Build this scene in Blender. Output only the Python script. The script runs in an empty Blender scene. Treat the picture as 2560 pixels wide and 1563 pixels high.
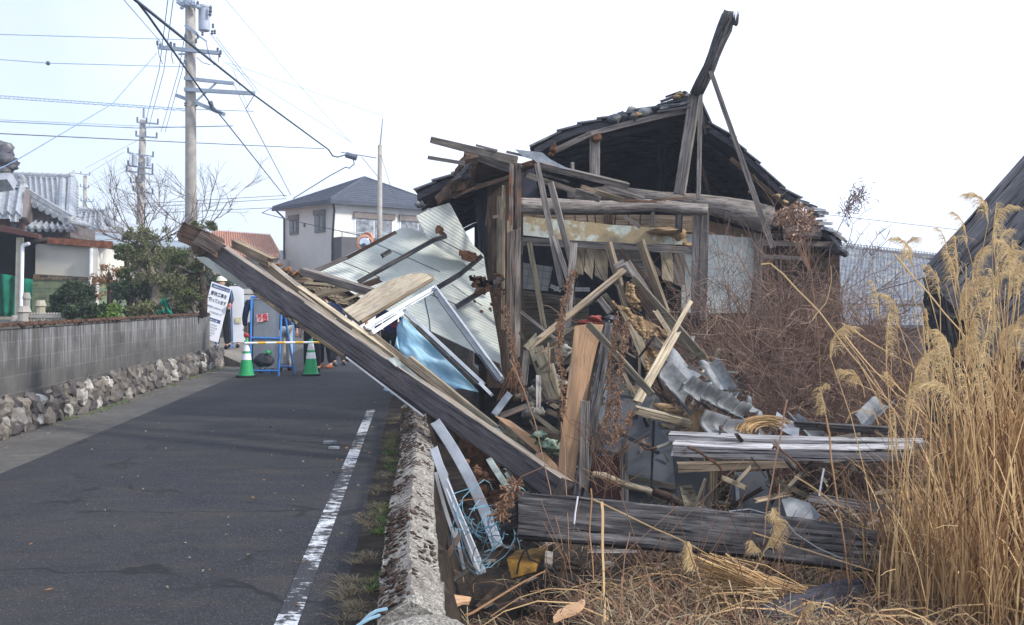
import bpy, bmesh, math, random
from mathutils import Vector, Matrix, noise
random.seed(7)
SC = bpy.context.scene
COL = SC.collection
R = math.radians
# ------------------------------------------------------------------ camera, sky, sun, exposure
cam = bpy.data.cameras.new("camera"); camo = bpy.data.objects.new("camera", cam); COL.objects.link(camo)
camo.location = (0, 0, 1.45); camo.rotation_euler = (R(90), 0, 0)
cam.lens = 35.81; cam.sensor_width = 36; cam.shift_y = -0.0105
cam.clip_start = 0.1; cam.clip_end = 2000
SC.camera = camo
SC.render.resolution_x = 1024; SC.render.resolution_y = 625
SC.view_settings.view_transform = 'Standard'; SC.view_settings.look = 'None'
SC.view_settings.exposure = 0.80; SC.view_settings.gamma = 1
SUN_AZ = 109.0     # clockwise from +Y (the view direction)
SUN_EL = 36.0
w = bpy.data.worlds.new("World"); SC.world = w; w.use_nodes = True
nt = w.node_tree; nt.nodes.clear()
wo = nt.nodes.new('ShaderNodeOutputWorld'); bg = nt.nodes.new('ShaderNodeBackground')
sky = nt.nodes.new('ShaderNodeTexSky'); sky.sky_type = 'NISHITA'; sky.sun_disc = False
sky.sun_elevation = R(SUN_EL); sky.sun_rotation = R(SUN_AZ); sky.air_density = 1.0; sky.dust_density = 2.0
# thin white cloud over the blue, thicker towards the sun side
tc = nt.nodes.new('ShaderNodeTexCoord'); cn = nt.nodes.new('ShaderNodeTexNoise'); cn.inputs['Scale'].default_value = 1.7
cn.inputs['Detail'].default_value = 6
mp = nt.nodes.new('ShaderNodeMapping'); mp.inputs['Scale'].default_value = (1, 1, 2.6)
sep = nt.nodes.new('ShaderNodeSeparateXYZ')
ma = nt.nodes.new('ShaderNodeMath'); ma.operation = 'MULTIPLY_ADD'; ma.inputs[1].default_value = 1.1; ma.inputs[2].default_value = 0.16
mb_ = nt.nodes.new('ShaderNodeMath'); mb_.operation = 'ADD'
rp = nt.nodes.new('ShaderNodeValToRGB'); rp.color_ramp.elements[0].position = .30; rp.color_ramp.elements[1].position = .78
rp.color_ramp.elements[0].color = (.55, .55, .55, 1)
mx = nt.nodes.new('ShaderNodeMixRGB'); mx.inputs[2].default_value = (10.8, 12.0, 14.6, 1)
L_ = nt.links.new
L_(tc.outputs['Generated'], mp.inputs['Vector']); L_(mp.outputs[0], cn.inputs['Vector']); L_(tc.outputs['Generated'], sep.inputs[0])
L_(sep.outputs['X'], ma.inputs[0]); L_(ma.outputs[0], mb_.inputs[0]); L_(cn.outputs['Fac'], mb_.inputs[1]); L_(mb_.outputs[0], rp.inputs[0])
L_(rp.outputs[0], mx.inputs[0]); L_(sky.outputs[0], mx.inputs[1]); L_(mx.outputs[0], bg.inputs['Color']); L_(bg.outputs[0], wo.inputs['Surface'])
bg.inputs['Strength'].default_value = 0.07
sl = bpy.data.lights.new("sun", 'SUN'); sl.energy = 2.3; sl.angle = R(7); sl.color = (1, .95, .87)
so = bpy.data.objects.new("sun", sl); COL.objects.link(so)
_az, _el = R(SUN_AZ), R(SUN_EL)
SD = Vector((math.sin(_az) * math.cos(_el), math.cos(_az) * math.cos(_el), math.sin(_el)))
so.rotation_euler = SD.to_track_quat('Z', 'Y').to_euler()
so.location = (8, -6, 14)

# ------------------------------------------------------------------ helpers
F, CX, CY, CH = 2546.5, 1280.0, 754.6, 1.45
def P(x, y, d): return Vector(((x - CX) / F * d, d, CH - (y - CY) / F * d))
class Fr:
    def __init__(s, x0, y0, k): s.x0, s.y0, s.k = x0, y0, k
    def __call__(s, x, y, d): return P(s.x0 + x * s.k, s.y0 + y * s.k, d)
fV = Fr(0, 0, 1.0394); fA = Fr(0, 0, 720/2461); fB = Fr(0, 360, 560/1914); fC = Fr(400, 400, 660/1773)
fG = Fr(1040, 300, 600/2149); fH = Fr(1500, 20, 640/1416); fI = Fr(1180, 560, 640/2188); fJ = Fr(940, 900, 640/1452)
fK = Fr(1380, 780, 620/1865); fL = Fr(1680, 400, 880/2206); fM = Fr(1600, 1000, 960/2464); fN = Fr(420, 540, 480/1719)
fQ = Fr(480, 640, 280/1620); fS = Fr(700, 640, 560/2464); fT = Fr(940, 1200, 400/1657)
def W(s, d, z=0): return Vector((s - .0962 * d, d, z))      # along the road: s metres beside the roadside kerb line

def link(o): COL.objects.link(o); return o
def T(o, label=None, cat=None, group=None, kind=None):
    if label: o['label'] = label
    if cat: o['category'] = cat
    if group: o['group'] = group
    if kind or label: o['kind'] = kind or 'thing'
    return o
def empty(name, loc, label=None, cat=None, group=None):
    o = link(bpy.data.objects.new(name, None)); o.location = loc; o.empty_display_size = .2
    return T(o, label, cat, group)
def wloc(o):
    v = Vector(o.location)
    return v if o.parent is None else v + wloc(o.parent)
def mk(name, verts, faces, mat, parent=None, axis=None, up=None, smooth=False, origin=None, vcol=None):
    """verts in world space; the object gets a local frame whose X runs along axis (for the grain)"""
    n = len(verts)
    o0 = Vector(origin) if origin is not None else sum((Vector(v) for v in verts), Vector()) / n
    rot = Matrix.Identity(3)
    root_rot = False
    if axis is not None:
        X = Vector(axis).normalized(); u = Vector(up) if up is not None else Vector((0, -1, 0))
        if abs(X.dot(u.normalized())) > .97: u = Vector((0, 0, 1))
        Y = u.cross(X).normalized(); Z = X.cross(Y)
        rot = Matrix((X, Y, Z)).transposed()
    inv = rot.transposed()
    me = bpy.data.meshes.new(name)
    me.from_pydata([inv @ (Vector(v) - o0) for v in verts], [], faces)
    me.validate(clean_customdata=False)
    bm = bmesh.new(); bm.from_mesh(me); bmesh.ops.recalc_face_normals(bm, faces=bm.faces)
    big = [f for f in bm.faces if len(f.verts) > 4]
    if big: bmesh.ops.triangulate(bm, faces=big)
    bm.to_mesh(me); bm.free()
    if smooth: me.polygons.foreach_set('use_smooth', [True] * len(me.polygons))
    if mat is not None: me.materials.append(mat)
    o = link(bpy.data.objects.new(name, me))
    if parent is not None:
        o.parent = parent; base = wloc(parent)
        pr = Vector((0, 0, 0))
        M = Matrix.Translation(o0 - base) @ rot.to_4x4()
        o.matrix_basis = inv_parent(parent) @ (Matrix.Translation(o0) @ rot.to_4x4())
    else:
        o.matrix_basis = Matrix.Translation(o0) @ rot.to_4x4()
    return o
def wmat(o): return o.matrix_basis if o.parent is None else wmat(o.parent) @ o.matrix_basis
def inv_parent(p): return wmat(p).inverted()

def nz(v, s=1.0, k=0): return noise.noise(Vector((v[0] * s + k, v[1] * s - k, v[2] * s + 3 * k)))

class MB:
    """a bag of shapes that becomes one mesh"""
    def __init__(s): s.v = []; s.f = []
    def add(s, vs, fs):
        b = len(s.v); s.v += [Vector(v) for v in vs]; s.f += [tuple(b + i for i in f) for f in fs]; return s
    def box(s, c, sx, sy, sz, rot=None):
        c = Vector(c); vs = []
        for dx in (-.5, .5):
            for dy in (-.5, .5):
                for dz in (-.5, .5):
                    v = Vector((dx * sx, dy * sy, dz * sz))
                    if rot is not None: v = rot @ v
                    vs.append(c + v)
        return s.add(vs, [(0,1,3,2),(4,6,7,5),(0,4,5,1),(2,3,7,6),(0,2,6,4),(1,5,7,3)])
    def obox(s, a, b, w, t, up=(0,0,1), rz=0):
        a = Vector(a); b = Vector(b); X = (b - a).normalized(); u = Vector(up)
        if abs(u.normalized().dot(X)) > .97: u = Vector((0, 1, 0))
        Y = u.cross(X).normalized(); Z = X.cross(Y)
        if rz: q = Matrix.Rotation(rz, 3, X); Y = q @ Y; Z = q @ Z
        vs = [p + Y * (sy * w / 2) + Z * (sz * t / 2) for p in (a, b) for sy, sz in ((-1,-1),(1,-1),(1,1),(-1,1))]
        return s.add(vs, [(0,1,2,3),(7,6,5,4),(0,4,5,1),(1,5,6,2),(2,6,7,3),(3,7,4,0)])
    def tube(s, pts, r, n=6, r2=None, cap=True):
        pts = [Vector(p) for p in pts]; m = len(pts); b = len(s.v); prev = None
        for i, p in enumerate(pts):
            t = (pts[min(i+1, m-1)] - pts[max(i-1, 0)])
            if t.length < 1e-9: t = Vector((0, 0, 1))
            t.normalize()
            if prev is None:
                u = t.orthogonal().normalized()
            else:
                u = prev - t * prev.dot(t)
                u = u.normalized() if u.length > 1e-6 else t.orthogonal().normalized()
            prev = u; q = t.cross(u)
            if callable(r): rr = r(i / max(m-1, 1))
            else: rr = r if r2 is None else r + (r2 - r) * i / max(m-1, 1)
            for k in range(n):
                a = 2 * math.pi * k / n
                s.v.append(p + u * (rr * math.cos(a)) + q * (rr * math.sin(a)))
        for i in range(m-1):
            for k in range(n):
                k2 = (k+1) % n
                s.f.append((b+i*n+k, b+i*n+k2, b+(i+1)*n+k2, b+(i+1)*n+k))
        if cap and n > 2:
            s.f.append(tuple(b+k for k in range(n))[::-1]); s.f.append(tuple(b+(m-1)*n+k for k in range(n)))
        return s
    def ribbon(s, pts, w, side=None):
        pts = [Vector(p) for p in pts]; m = len(pts); b = len(s.v)
        for i, p in enumerate(pts):
            t = (pts[min(i+1, m-1)] - pts[max(i-1, 0)]).normalized()
            sd = side if side is not None else t.cross(Vector((0, 1, 0)))
            if sd.length < 1e-6: sd = Vector((1, 0, 0))
            ww = w(i/(m-1)) if callable(w) else w
            sd = sd.normalized() * ww / 2
            s.v += [p - sd, p + sd]
        for i in range(m-1): s.f.append((b+2*i, b+2*i+1, b+2*i+3, b+2*i+2))
        return s
    def lathe(s, c, prof, n=16, axis=None):
        c = Vector(c); b = len(s.v); q = Matrix.Identity(3)
        if axis is not None: q = Vector(axis).to_track_quat('Z', 'Y').to_matrix()
        for r, z in prof:
            for k in range(n):
                a = 2 * math.pi * k / n
                s.v.append(c + q @ Vector((r * math.cos(a), r * math.sin(a), z)))
        for i in range(len(prof)-1):
            for k in range(n):
                k2 = (k+1) % n
                s.f.append((b+i*n+k, b+i*n+k2, b+(i+1)*n+k2, b+(i+1)*n+k))
        s.f.append(tuple(b+k for k in range(n))[::-1]); s.f.append(tuple(b+(len(prof)-1)*n+k for k in range(n)))
        return s
    def blob(s, c, rx, ry, rz, n=8, m=6, amp=.15, rot=None, k=0):
        c = Vector(c); b = len(s.v)
        for i in range(m+1):
            th = math.pi * i / m
            for j in range(n):
                a = 2*math.pi*j/n
                v = Vector((math.sin(th)*math.cos(a), math.sin(th)*math.sin(a), math.cos(th)))
                g = 1 + amp * 2 * nz(v + c * 3.1, 1.7, k)
                v = Vector((v.x*rx*g, v.y*ry*g, v.z*rz*g))
                if rot is not None: v = rot @ v
                s.v.append(c + v)
        for i in range(m):
            for j in range(n):
                j2 = (j+1) % n
                s.f.append((b+i*n+j, b+i*n+j2, b+(i+1)*n+j2, b+(i+1)*n+j))
        return s
    def prism(s, poly, off):
        n = len(poly); b = len(s.v); off = Vector(off)
        s.v += [Vector(p) for p in poly] + [Vector(p) + off for p in poly]
        s.f.append(tuple(b+i for i in range(n))); s.f.append(tuple(b+n+i for i in range(n))[::-1])
        for i in range(n):
            j = (i+1) % n; s.f.append((b+i, b+j, b+n+j, b+n+i))
        return s
    def patch(s, c, nu, nv, prof=None, thick=.01):
        """c: corners p00 p10 p11 p01; prof(u,v)->offset along the normal"""
        c = [Vector(p) for p in c]; N = (c[1]-c[0]).cross(c[3]-c[0]).normalized()
        if N.y > 0: N = -N
        b = len(s.v)
        for side in (0, 1):
            for i in range(nu+1):
                for j in range(nv+1):
                    u, v = i/nu, j/nv
                    p = (c[0]*(1-u)+c[1]*u)*(1-v) + (c[3]*(1-u)+c[2]*u)*v
                    o = prof(u, v) if prof else 0
                    s.v.append(p + N * (o - side * thick))
        q = (nu+1)*(nv+1)
        ix = lambda i, j, sd: b + sd*q + i*(nv+1) + j
        for i in range(nu):
            for j in range(nv):
                s.f.append((ix(i,j,0), ix(i+1,j,0), ix(i+1,j+1,0), ix(i,j+1,0)))
                s.f.append((ix(i,j,1), ix(i,j+1,1), ix(i+1,j+1,1), ix(i+1,j,1)))
        for i in range(nu):
            for j in (0, nv): s.f.append((ix(i,j,0), ix(i+1,j,0), ix(i+1,j,1), ix(i,j,1)))
        for j in range(nv):
            for i in (0, nu): s.f.append((ix(i,j,0), ix(i,j+1,0), ix(i,j+1,1), ix(i,j,1)))
        return s
    def build(s, name, mat, parent=None, axis=None, smooth=False, origin=None, up=None):
        return mk(name, s.v, s.f, mat, parent, axis, up, smooth, origin)

# ------------------------------------------------------------------ materials
MT = {}
def nm(name, rough=.8, spec=.3, metal=0):
    m = bpy.data.materials.new(name); m.use_nodes = True; t = m.node_tree
    b = t.nodes['Principled BSDF']; b.inputs['Roughness'].default_value = rough
    b.inputs['Specular IOR Level'].default_value = spec; b.inputs['Metallic'].default_value = metal
    MT[name] = m; return m, t, b
def N(t, typ, **kw):
    n = t.nodes.new(typ)
    for k, v in kw.items():
        if k in n.inputs.keys() if hasattr(n, 'inputs') else False: n.inputs[k].default_value = v
        else: setattr(n, k, v)
    return n
def tex(t, scale, detail=5, rough=.6, mapping=None, rnd=True, coord='Object', dist=0):
    tcn = t.nodes.new('ShaderNodeTexCoord'); v = tcn.outputs[coord]
    if rnd:
        oi = t.nodes.new('ShaderNodeObjectInfo'); m1 = t.nodes.new('ShaderNodeMath'); m1.operation = 'MULTIPLY'; m1.inputs[1].default_value = 37
        t.links.new(oi.outputs['Random'], m1.inputs[0]); va = t.nodes.new('ShaderNodeVectorMath'); va.operation = 'ADD'
        t.links.new(v, va.inputs[0]); t.links.new(m1.outputs[0], va.inputs[1]); v = va.outputs[0]
    if mapping:
        mpn = t.nodes.new('ShaderNodeMapping'); mpn.inputs['Scale'].default_value = mapping; t.links.new(v, mpn.inputs[0]); v = mpn.outputs[0]
    n = t.nodes.new('ShaderNodeTexNoise'); n.inputs['Scale'].default_value = scale; n.inputs['Detail'].default_value = detail
    n.inputs['Roughness'].default_value = rough; n.inputs['Distortion'].default_value = dist
    t.links.new(v, n.inputs['Vector']); return n.outputs['Fac']
def ramp(t, fac, stops):
    r = t.nodes.new('ShaderNodeValToRGB'); e = r.color_ramp.elements
    while len(e) < len(stops): e.new(.5)
    for el, (p, c) in zip(e, stops):
        el.position = p; el.color = (c[0], c[1], c[2], 1) if not isinstance(c, (int, float)) else (c, c, c, 1)
    t.links.new(fac, r.inputs[0]); return r.outputs[0]
def mix(t, fac, a, b, mode='MIX'):
    m = t.nodes.new('ShaderNodeMixRGB'); m.blend_type = mode
    for i, v in ((0, fac), (1, a), (2, b)):
        if isinstance(v, (int, float)): m.inputs[i].default_value = v
        elif isinstance(v, tuple): m.inputs[i].default_value = (v[0], v[1], v[2], 1)
        else: t.links.new(v, m.inputs[i])
    return m.outputs[0]
def bump(t, b, h, strength=.5, dist=.01):
    n = t.nodes.new('ShaderNodeBump'); n.inputs['Strength'].default_value = strength; n.inputs['Distance'].default_value = dist
    t.links.new(h, n.inputs['Height']); t.links.new(n.outputs[0], b.inputs['Normal'])
def rnd_val(t, col, lo, hi):
    oi = t.nodes.new('ShaderNodeObjectInfo'); mr = t.nodes.new('ShaderNodeMapRange')
    mr.inputs['To Min'].default_value = lo; mr.inputs['To Max'].default_value = hi
    t.links.new(oi.outputs['Random'], mr.inputs['Value']); hs = t.nodes.new('ShaderNodeHueSaturation')
    t.links.new(mr.outputs[0], hs.inputs['Value']); t.links.new(col, hs.inputs['Color']); return hs.outputs[0]
def wood(name, light, mid, dark, patch=None, pth=(.55, .68), crack=.75, fine=70):
    m, t, b = nm(name, .85, .2)
    g = tex(t, 3.0, 6, .65, (1.0, 11, 11), dist=.35)
    col = ramp(t, g, [(.3, dark), (.48, mid), (.68, light)])
    p = tex(t, 2.2, 4, .6, (1, 1.8, 1.8))
    col = mix(t, ramp(t, p, [(.35, 0), (.65, 1)]), col, mix(t, .55, col, dark))
    if patch:
        q = tex(t, 3.1, 6, .7, (.8, 2, 2))
        col = mix(t, ramp(t, q, [(pth[0], 0), (pth[1], 1)]), col, patch)
    c = tex(t, 1.0, 4, .7, (1.6, fine, fine), dist=.2)
    cr = ramp(t, c, [(.385, 0), (.465, 1)])
    col = mix(t, crack, col, mix(t, 1.0, col, cr, 'MULTIPLY'))
    col = rnd_val(t, col, .72, 1.2)
    t.links.new(col, b.inputs['Base Color']); bump(t, b, mix(t, .5, c, g), .9, .012)
    return m
def plain(name, c, rough=.6, spec=.3, var=.12, scale=6, metal=0, bmp=0, c2=None, th=(.4, .65), rnd=(1, 1)):
    m, t, b = nm(name, rough, spec, metal)
    g = tex(t, scale, 6, .6)
    c2 = c2 or tuple(x * (1 - var * 2.2) for x in c)
    col = ramp(t, g, [(th[0], c2), (th[1], c)])
    if rnd != (1, 1): col = rnd_val(t, col, *rnd)
    t.links.new(col, b.inputs['Base Color'])
    if bmp: bump(t, b, tex(t, scale * 5, 5, .6), bmp, .01)
    return m
wood('wood_grey', (.42, .375, .335), (.26, .225, .20), (.085, .075, .07))
wood('wood_dark', (.24, .225, .215), (.085, .08, .08), (.018, .016, .018), crack=1, fine=45)
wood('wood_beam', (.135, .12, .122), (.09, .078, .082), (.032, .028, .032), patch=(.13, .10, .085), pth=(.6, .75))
wood('wood_beam_lit', (.44, .38, .31), (.30, .255, .21), (.14, .115, .095))  # paler copy of the beam wood: sunlight on upper faces painted in
wood('wood_pale', (.68, .58, .42), (.50, .41, .28), (.20, .16, .115), patch=(.26, .235, .20))
wood('wood_tan', (.46, .36, .25), (.31, .235, .16), (.12, .09, .062), patch=(.20, .18, .165))
wood('wood_olive', (.27, .235, .17), (.19, .165, .12), (.09, .075, .055))
wood('wood_rotten', (.30, .23, .18), (.19, .15, .125), (.06, .045, .04), patch=(.26, .11, .05), pth=(.55, .64), crack=1, fine=40)
wood('wood_white', (.74, .73, .72), (.52, .50, .50), (.20, .18, .18), crack=1)
wood('wood_brown', (.13, .085, .06), (.085, .055, .04), (.03, .02, .016))
wood('wood_black', (.085, .083, .095), (.055, .054, .066), (.022, .022, .028))  # tone lifted towards blue: flare over the dark interior painted in
wood('wood_shed', (.36, .35, .36), (.23, .225, .235), (.08, .08, .09), crack=1, fine=30)
wood('plywood', (.62, .40, .24), (.55, .34, .20), (.42, .25, .14), crack=.25)
wood('board_pale', (.74, .66, .53), (.60, .51, .38), (.34, .28, .21), patch=(.34, .31, .27), pth=(.58, .72), crack=.4)
wood('plaster_mud_edge', (.42, .30, .17), (.32, .22, .12), (.16, .11, .07), crack=.3)
plain('mud', (.46, .32, .18), .95, .1, .25, 9, bmp=1, c2=(.29, .19, .105))
plain('dirt', (.06, .045, .034), .95, .1, .3, 4, bmp=.8, c2=(.026, .021, .018))
plain('rot_brown', (.20, .09, .045), .95, .1, .3, 14, bmp=1, c2=(.06, .035, .025))
plain('aluminium', (.40, .42, .45), .5, .5, .12, 3, metal=.2, c2=(.24, .25, .27))
plain('white_frame', (.74, .77, .80), .45, .4, .1, 3, c2=(.52, .54, .56))
plain('galvanised', (.38, .41, .44), .5, .5, .15, 5, metal=.3, c2=(.20, .22, .24))
plain('slate_panel', (.105, .115, .135), .6, .4, .2, 3, c2=(.06, .065, .075))
plain('black', (.018, .018, .02), .7, .3)
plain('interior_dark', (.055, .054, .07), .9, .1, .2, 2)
plain('pole_concrete', (.40, .37, .33), .8, .2, .1, 5, bmp=.1)
plain('steel_arm', (.30, .36, .44), .6, .4, .1, 6)
plain('cable', (.055, .075, .11), .7, .2)
plain('cable_thin', (.22, .34, .48), .7, .2)
plain('insulator', (.10, .12, .16), .5, .4)
plain('transformer', (.42, .46, .54), .5, .4, .08, 5)
plain('mud_thatch', (.33, .26, .15), .95, .1, .3, 12, bmp=1)
def leafmat(name, a, b2, scale=9, rough=.75):
    m, t, b = nm(name, rough, .2)
    ge = t.nodes.new('ShaderNodeNewGeometry')
    col = ramp(t, ge.outputs['Random Per Island'], [(0, b2), (1, a)])
    t.links.new(col, b.inputs['Base Color']); return m
leafmat('leaf_pine', (.13, .15, .045), (.045, .065, .025))
leafmat('leaf_dark', (.07, .10, .045), (.02, .035, .02))
leafmat('leaf_weed', (.16, .26, .05), (.08, .13, .03))
leafmat('leaf_olive', (.17, .17, .07), (.07, .08, .035))
leafmat('leaf_rust', (.36, .16, .05), (.16, .10, .05))
leafmat('straw', (.72, .50, .25), (.34, .20, .09))
leafmat('straw_dark', (.42, .235, .11), (.11, .06, .035))
leafmat('plume', (.76, .57, .31), (.48, .33, .15))
leafmat('twig_red', (.38, .255, .19), (.12, .075, .055))
leafmat('weed_dry', (.30, .17, .10), (.12, .07, .045))
leafmat('verge_dry', (.42, .34, .21), (.17, .13, .08))
plain('bark', (.11, .08, .06), .9, .1, .3, 14, bmp=.8)
plain('bark_pale', (.26, .22, .17), .9, .1, .2, 14, bmp=.5)
plain('twig_grey', (.20, .15, .13), .9, .1, .2, 6)

# asphalt with grit, cracks, wear
def asphalt():
    m, t, b = nm('asphalt', .88, .25)
    g = tex(t, 120, 3, .75, rnd=False); big = tex(t, .55, 5, .55, rnd=False); mid = tex(t, 5, 5, .7, rnd=False)
    col = ramp(t, g, [(.36, (.006, .006, .009)), (.52, (.017, .018, .024)), (.68, (.09, .09, .10))])
    col = mix(t, ramp(t, big, [(.42, 0), (.64, .45)]), col, (.05, .047, .046))
    col = mix(t, ramp(t, mid, [(.5, 0), (.75, .7)]), col, (.014, .014, .018))
    col = mix(t, ramp(t, tex(t, 1.6, 6, .7, (.7, 2.2, 1), rnd=False), [(.50, 0), (.68, .6)]), col, (.052, .044, .036))
    ng = tex(t, 95, 2, .5, rnd=False)
    col = mix(t, ramp(t, ng, [(.70, 0), (.73, .8)]), col, (.28, .26, .23))
    # cracks
    tcn = t.nodes.new('ShaderNodeTexCoord'); mp_ = t.nodes.new('ShaderNodeMapping'); mp_.inputs['Scale'].default_value = (.30, .62, 1)
    wn = t.nodes.new('ShaderNodeTexNoise'); wn.inputs['Scale'].default_value = 3; wn.inputs['Detail'].default_value = 6
    mxx = t.nodes.new('ShaderNodeMixRGB'); mxx.inputs[0].default_value = .16
    t.links.new(tcn.outputs['Object'], mp_.inputs[0]); t.links.new(mp_.outputs[0], mxx.inputs[1]); t.links.new(tcn.outputs['Object'], wn.inputs['Vector']); t.links.new(wn.outputs['Color'], mxx.inputs[2])
    vo = t.nodes.new('ShaderNodeTexVoronoi'); vo.feature = 'DISTANCE_TO_EDGE'; vo.inputs['Scale'].default_value = 1.25
    t.links.new(mxx.outputs[0], vo.inputs['Vector'])
    cr = ramp(t, vo.outputs['Distance'], [(.004, 1), (.016, 0)])
    cm = ramp(t, tex(t, 1.1, 3, .6, rnd=False), [(.44, 0), (.54, 1)])
    crk = mix(t, 1.0, cr, cm, 'MULTIPLY')
    col = mix(t, crk, col, (.012, .012, .014))
    t.links.new(col, b.inputs['Base Color']); bump(t, b, mix(t, crk, g, (0, 0, 0)), .55, .006)
asphalt()
def concrete(name, a, c, scale=7, streak=False):
    m, t, b = nm(name, .92, .2)
    col = ramp(t, tex(t, scale, 7, .7, rnd=False), [(.32, c), (.68, a)])
    col = mix(t, ramp(t, tex(t, scale*22, 2, .6, rnd=False), [(.55, 0), (.75, .5)]), col, tuple(min(1, x*2.1) for x in a))
    col = mix(t, ramp(t, tex(t, .7, 4, .6, rnd=False), [(.4, 0), (.65, .5)]), col, tuple(x*.6 for x in c))
    t.links.new(col, b.inputs['Base Color']); bump(t, b, tex(t, scale*14, 4, .7, rnd=False), .5, .008)
concrete('gutter_concrete', (.135, .128, .118), (.075, .07, .064))
concrete('gravel', (.26, .235, .20), (.15, .135, .115), 14)
concrete('paint_ref', (.6, .6, .6), (.5, .5, .5))
def line_paint():
    m, t, b = nm('line_paint', .8, .3)
    big = tex(t, .85, 3, .5, (1, 1, 1), rnd=False); st = tex(t, 1.0, 6, .75, (9, 15, 1), rnd=False)
    s = t.nodes.new('ShaderNodeMath'); s.operation = 'MULTIPLY_ADD'; s.inputs[1].default_value = .8
    t.links.new(big, s.inputs[0]); t.links.new(st, s.inputs[2])
    worn = ramp(t, s.outputs[0], [(.90, 1), (.96, 0)])
    asp = ramp(t, tex(t, 120, 3, .75, rnd=False), [(.36, (.010, .010, .013)), (.52, (.028, .029, .034)), (.68, (.12, .12, .13))])
    wht = ramp(t, tex(t, 40, 4, .7, rnd=False), [(.35, (.30, .31, .33)), (.6, (.62, .64, .67))])
    t.links.new(mix(t, worn, wht, asp), b.inputs['Base Color'])
line_paint()
def coping_mat():
    m, t, b = nm('coping_concrete', .95, .15)
    agg = tex(t, 75, 3, .75, rnd=False); mid = tex(t, 9, 6, .7, rnd=False)
    col = ramp(t, agg, [(.33, (.07, .064, .058)), (.48, (.27, .25, .22)), (.68, (.60, .56, .49))])
    col = mix(t, ramp(t, mid, [(.35, .7), (.55, 0)]), col, (.13, .115, .10))
    mo = tex(t, 3.4, 7, .72, (1, .8, 1), rnd=False); moss = ramp(t, mo, [(.50, 0), (.60, .9)])
    mc = ramp(t, tex(t, 40, 4, .7, rnd=False), [(.35, (.05, .04, .036)), (.65, (.14, .095, .07))])
    # moss keeps to the side away from the sun
    tcn = t.nodes.new('ShaderNodeTexCoord'); sp = t.nodes.new('ShaderNodeSeparateXYZ'); t.links.new(tcn.outputs['Object'], sp.inputs[0])
    side = ramp(t, sp.outputs['X'], [(0, 1), (.05, .35)])
    col = mix(t, mix(t, 1.0, moss, side, 'MULTIPLY'), col, mc)
    t.links.new(col, b.inputs['Base Color']); bump(t, b, mix(t, .4, agg, mo), .9, .02)
coping_mat()
def block_mat():
    m, t, b = nm('block_wall', .95, .15)
    tcn = t.nodes.new('ShaderNodeTexCoord'); br = t.nodes.new('ShaderNodeTexBrick')
    sp = t.nodes.new('ShaderNodeSeparateXYZ'); cb = t.nodes.new('ShaderNodeCombineXYZ')
    t.links.new(tcn.outputs['Object'], sp.inputs[0]); t.links.new(sp.outputs['X'], cb.inputs['X']); t.links.new(sp.outputs['Y'], cb.inputs['Y'])
    t.links.new(cb.outputs[0], br.inputs['Vector']); br.inputs['Scale'].default_value = 1; br.inputs['Brick Width'].default_value = .4
    br.inputs['Row Height'].default_value = .19; br.inputs['Mortar Size'].default_value = .009; br.inputs['Mortar Smooth'].default_value = .3
    br.inputs['Color1'].default_value = (.10, .098, .096, 1); br.inputs['Color2'].default_value = (.135, .13, .124, 1); br.inputs['Mortar'].default_value = (.17, .165, .16, 1); br.offset = 0
    col = mix(t, ramp(t, tex(t, 2.2, 6, .7, (1, 1, .9), rnd=False), [(.35, 0), (.7, .75)]), br.outputs['Color'], (.055, .05, .046))
    stx = tex(t, 1.0, 5, .7, (17, 1, 1.0), rnd=False); area = tex(t, 1.3, 3, .6, (1, 1, .5), rnd=False)
    zr = ramp(t, sp.outputs['Y'], [(.0, 0), (.75, 1)])
    f = mix(t, 1.0, ramp(t, stx, [(.44, 0), (.60, 1)]), mix(t, 1.0, ramp(t, area, [(.33, 0), (.52, 1)]), zr, 'MULTIPLY'), 'MULTIPLY')
    col = mix(t, mix(t, .6, (0, 0, 0), f), col, (.50, .51, .53))
    st2 = tex(t, 1.0, 4, .6, (9, 1, .8), rnd=False)
    col = mix(t, ramp(t, st2, [(.50, 0), (.7, .4)]), col, (.10, .09, .075))
    t.links.new(col, b.inputs['Base Color']); bump(t, b, br.outputs['Fac'], -.5, .01)
block_mat()
def brickish(name, c1, c2, mortar, bw, rh, ms=.006, extra=None, off=.5):
    m, t, b = nm(name, .6, .4)
    tcn = t.nodes.new('ShaderNodeTexCoord'); br = t.nodes.new('ShaderNodeTexBrick')
    sp = t.nodes.new('ShaderNodeSeparateXYZ'); cb = t.nodes.new('ShaderNodeCombineXYZ')
    t.links.new(tcn.outputs['Object'], sp.inputs[0]); t.links.new(sp.outputs['X'], cb.inputs['X']); t.links.new(sp.outputs['Y'], cb.inputs['Y'])
    t.links.new(cb.outputs[0], br.inputs['Vector']); br.inputs['Scale'].default_value = 1; br.inputs['Brick Width'].default_value = bw
    br.inputs['Row Height'].default_value = rh; br.inputs['Mortar Size'].default_value = ms; br.offset = off
    for k, c in (('Color1', c1), ('Color2', c2), ('Mortar', mortar)): br.inputs[k].default_value = (*c, 1)
    col = mix(t, ramp(t, tex(t, 5, 4, .6, rnd=False), [(.4, 0), (.7, .5)]), br.outputs['Color'], tuple(x*.5 for x in c1))
    t.links.new(col, b.inputs['Base Color']); bump(t, b, br.outputs['Fac'], -.3, .01)
brickish('green_brick', (.17, .25, .15), (.30, .36, .20), (.36, .35, .27), .21, .075)
brickish('brown_brick', (.10, .07, .045), (.33, .22, .13), (.36, .33, .26), .21, .075)
brickish('white_tiles', (.50, .50, .47), (.42, .43, .42), (.16, .16, .16), .10, .10, .004, off=0)
brickish('grey_blocks', (.16, .145, .125), (.20, .18, .155), (.09, .08, .07), .40, .2, .008)
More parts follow.
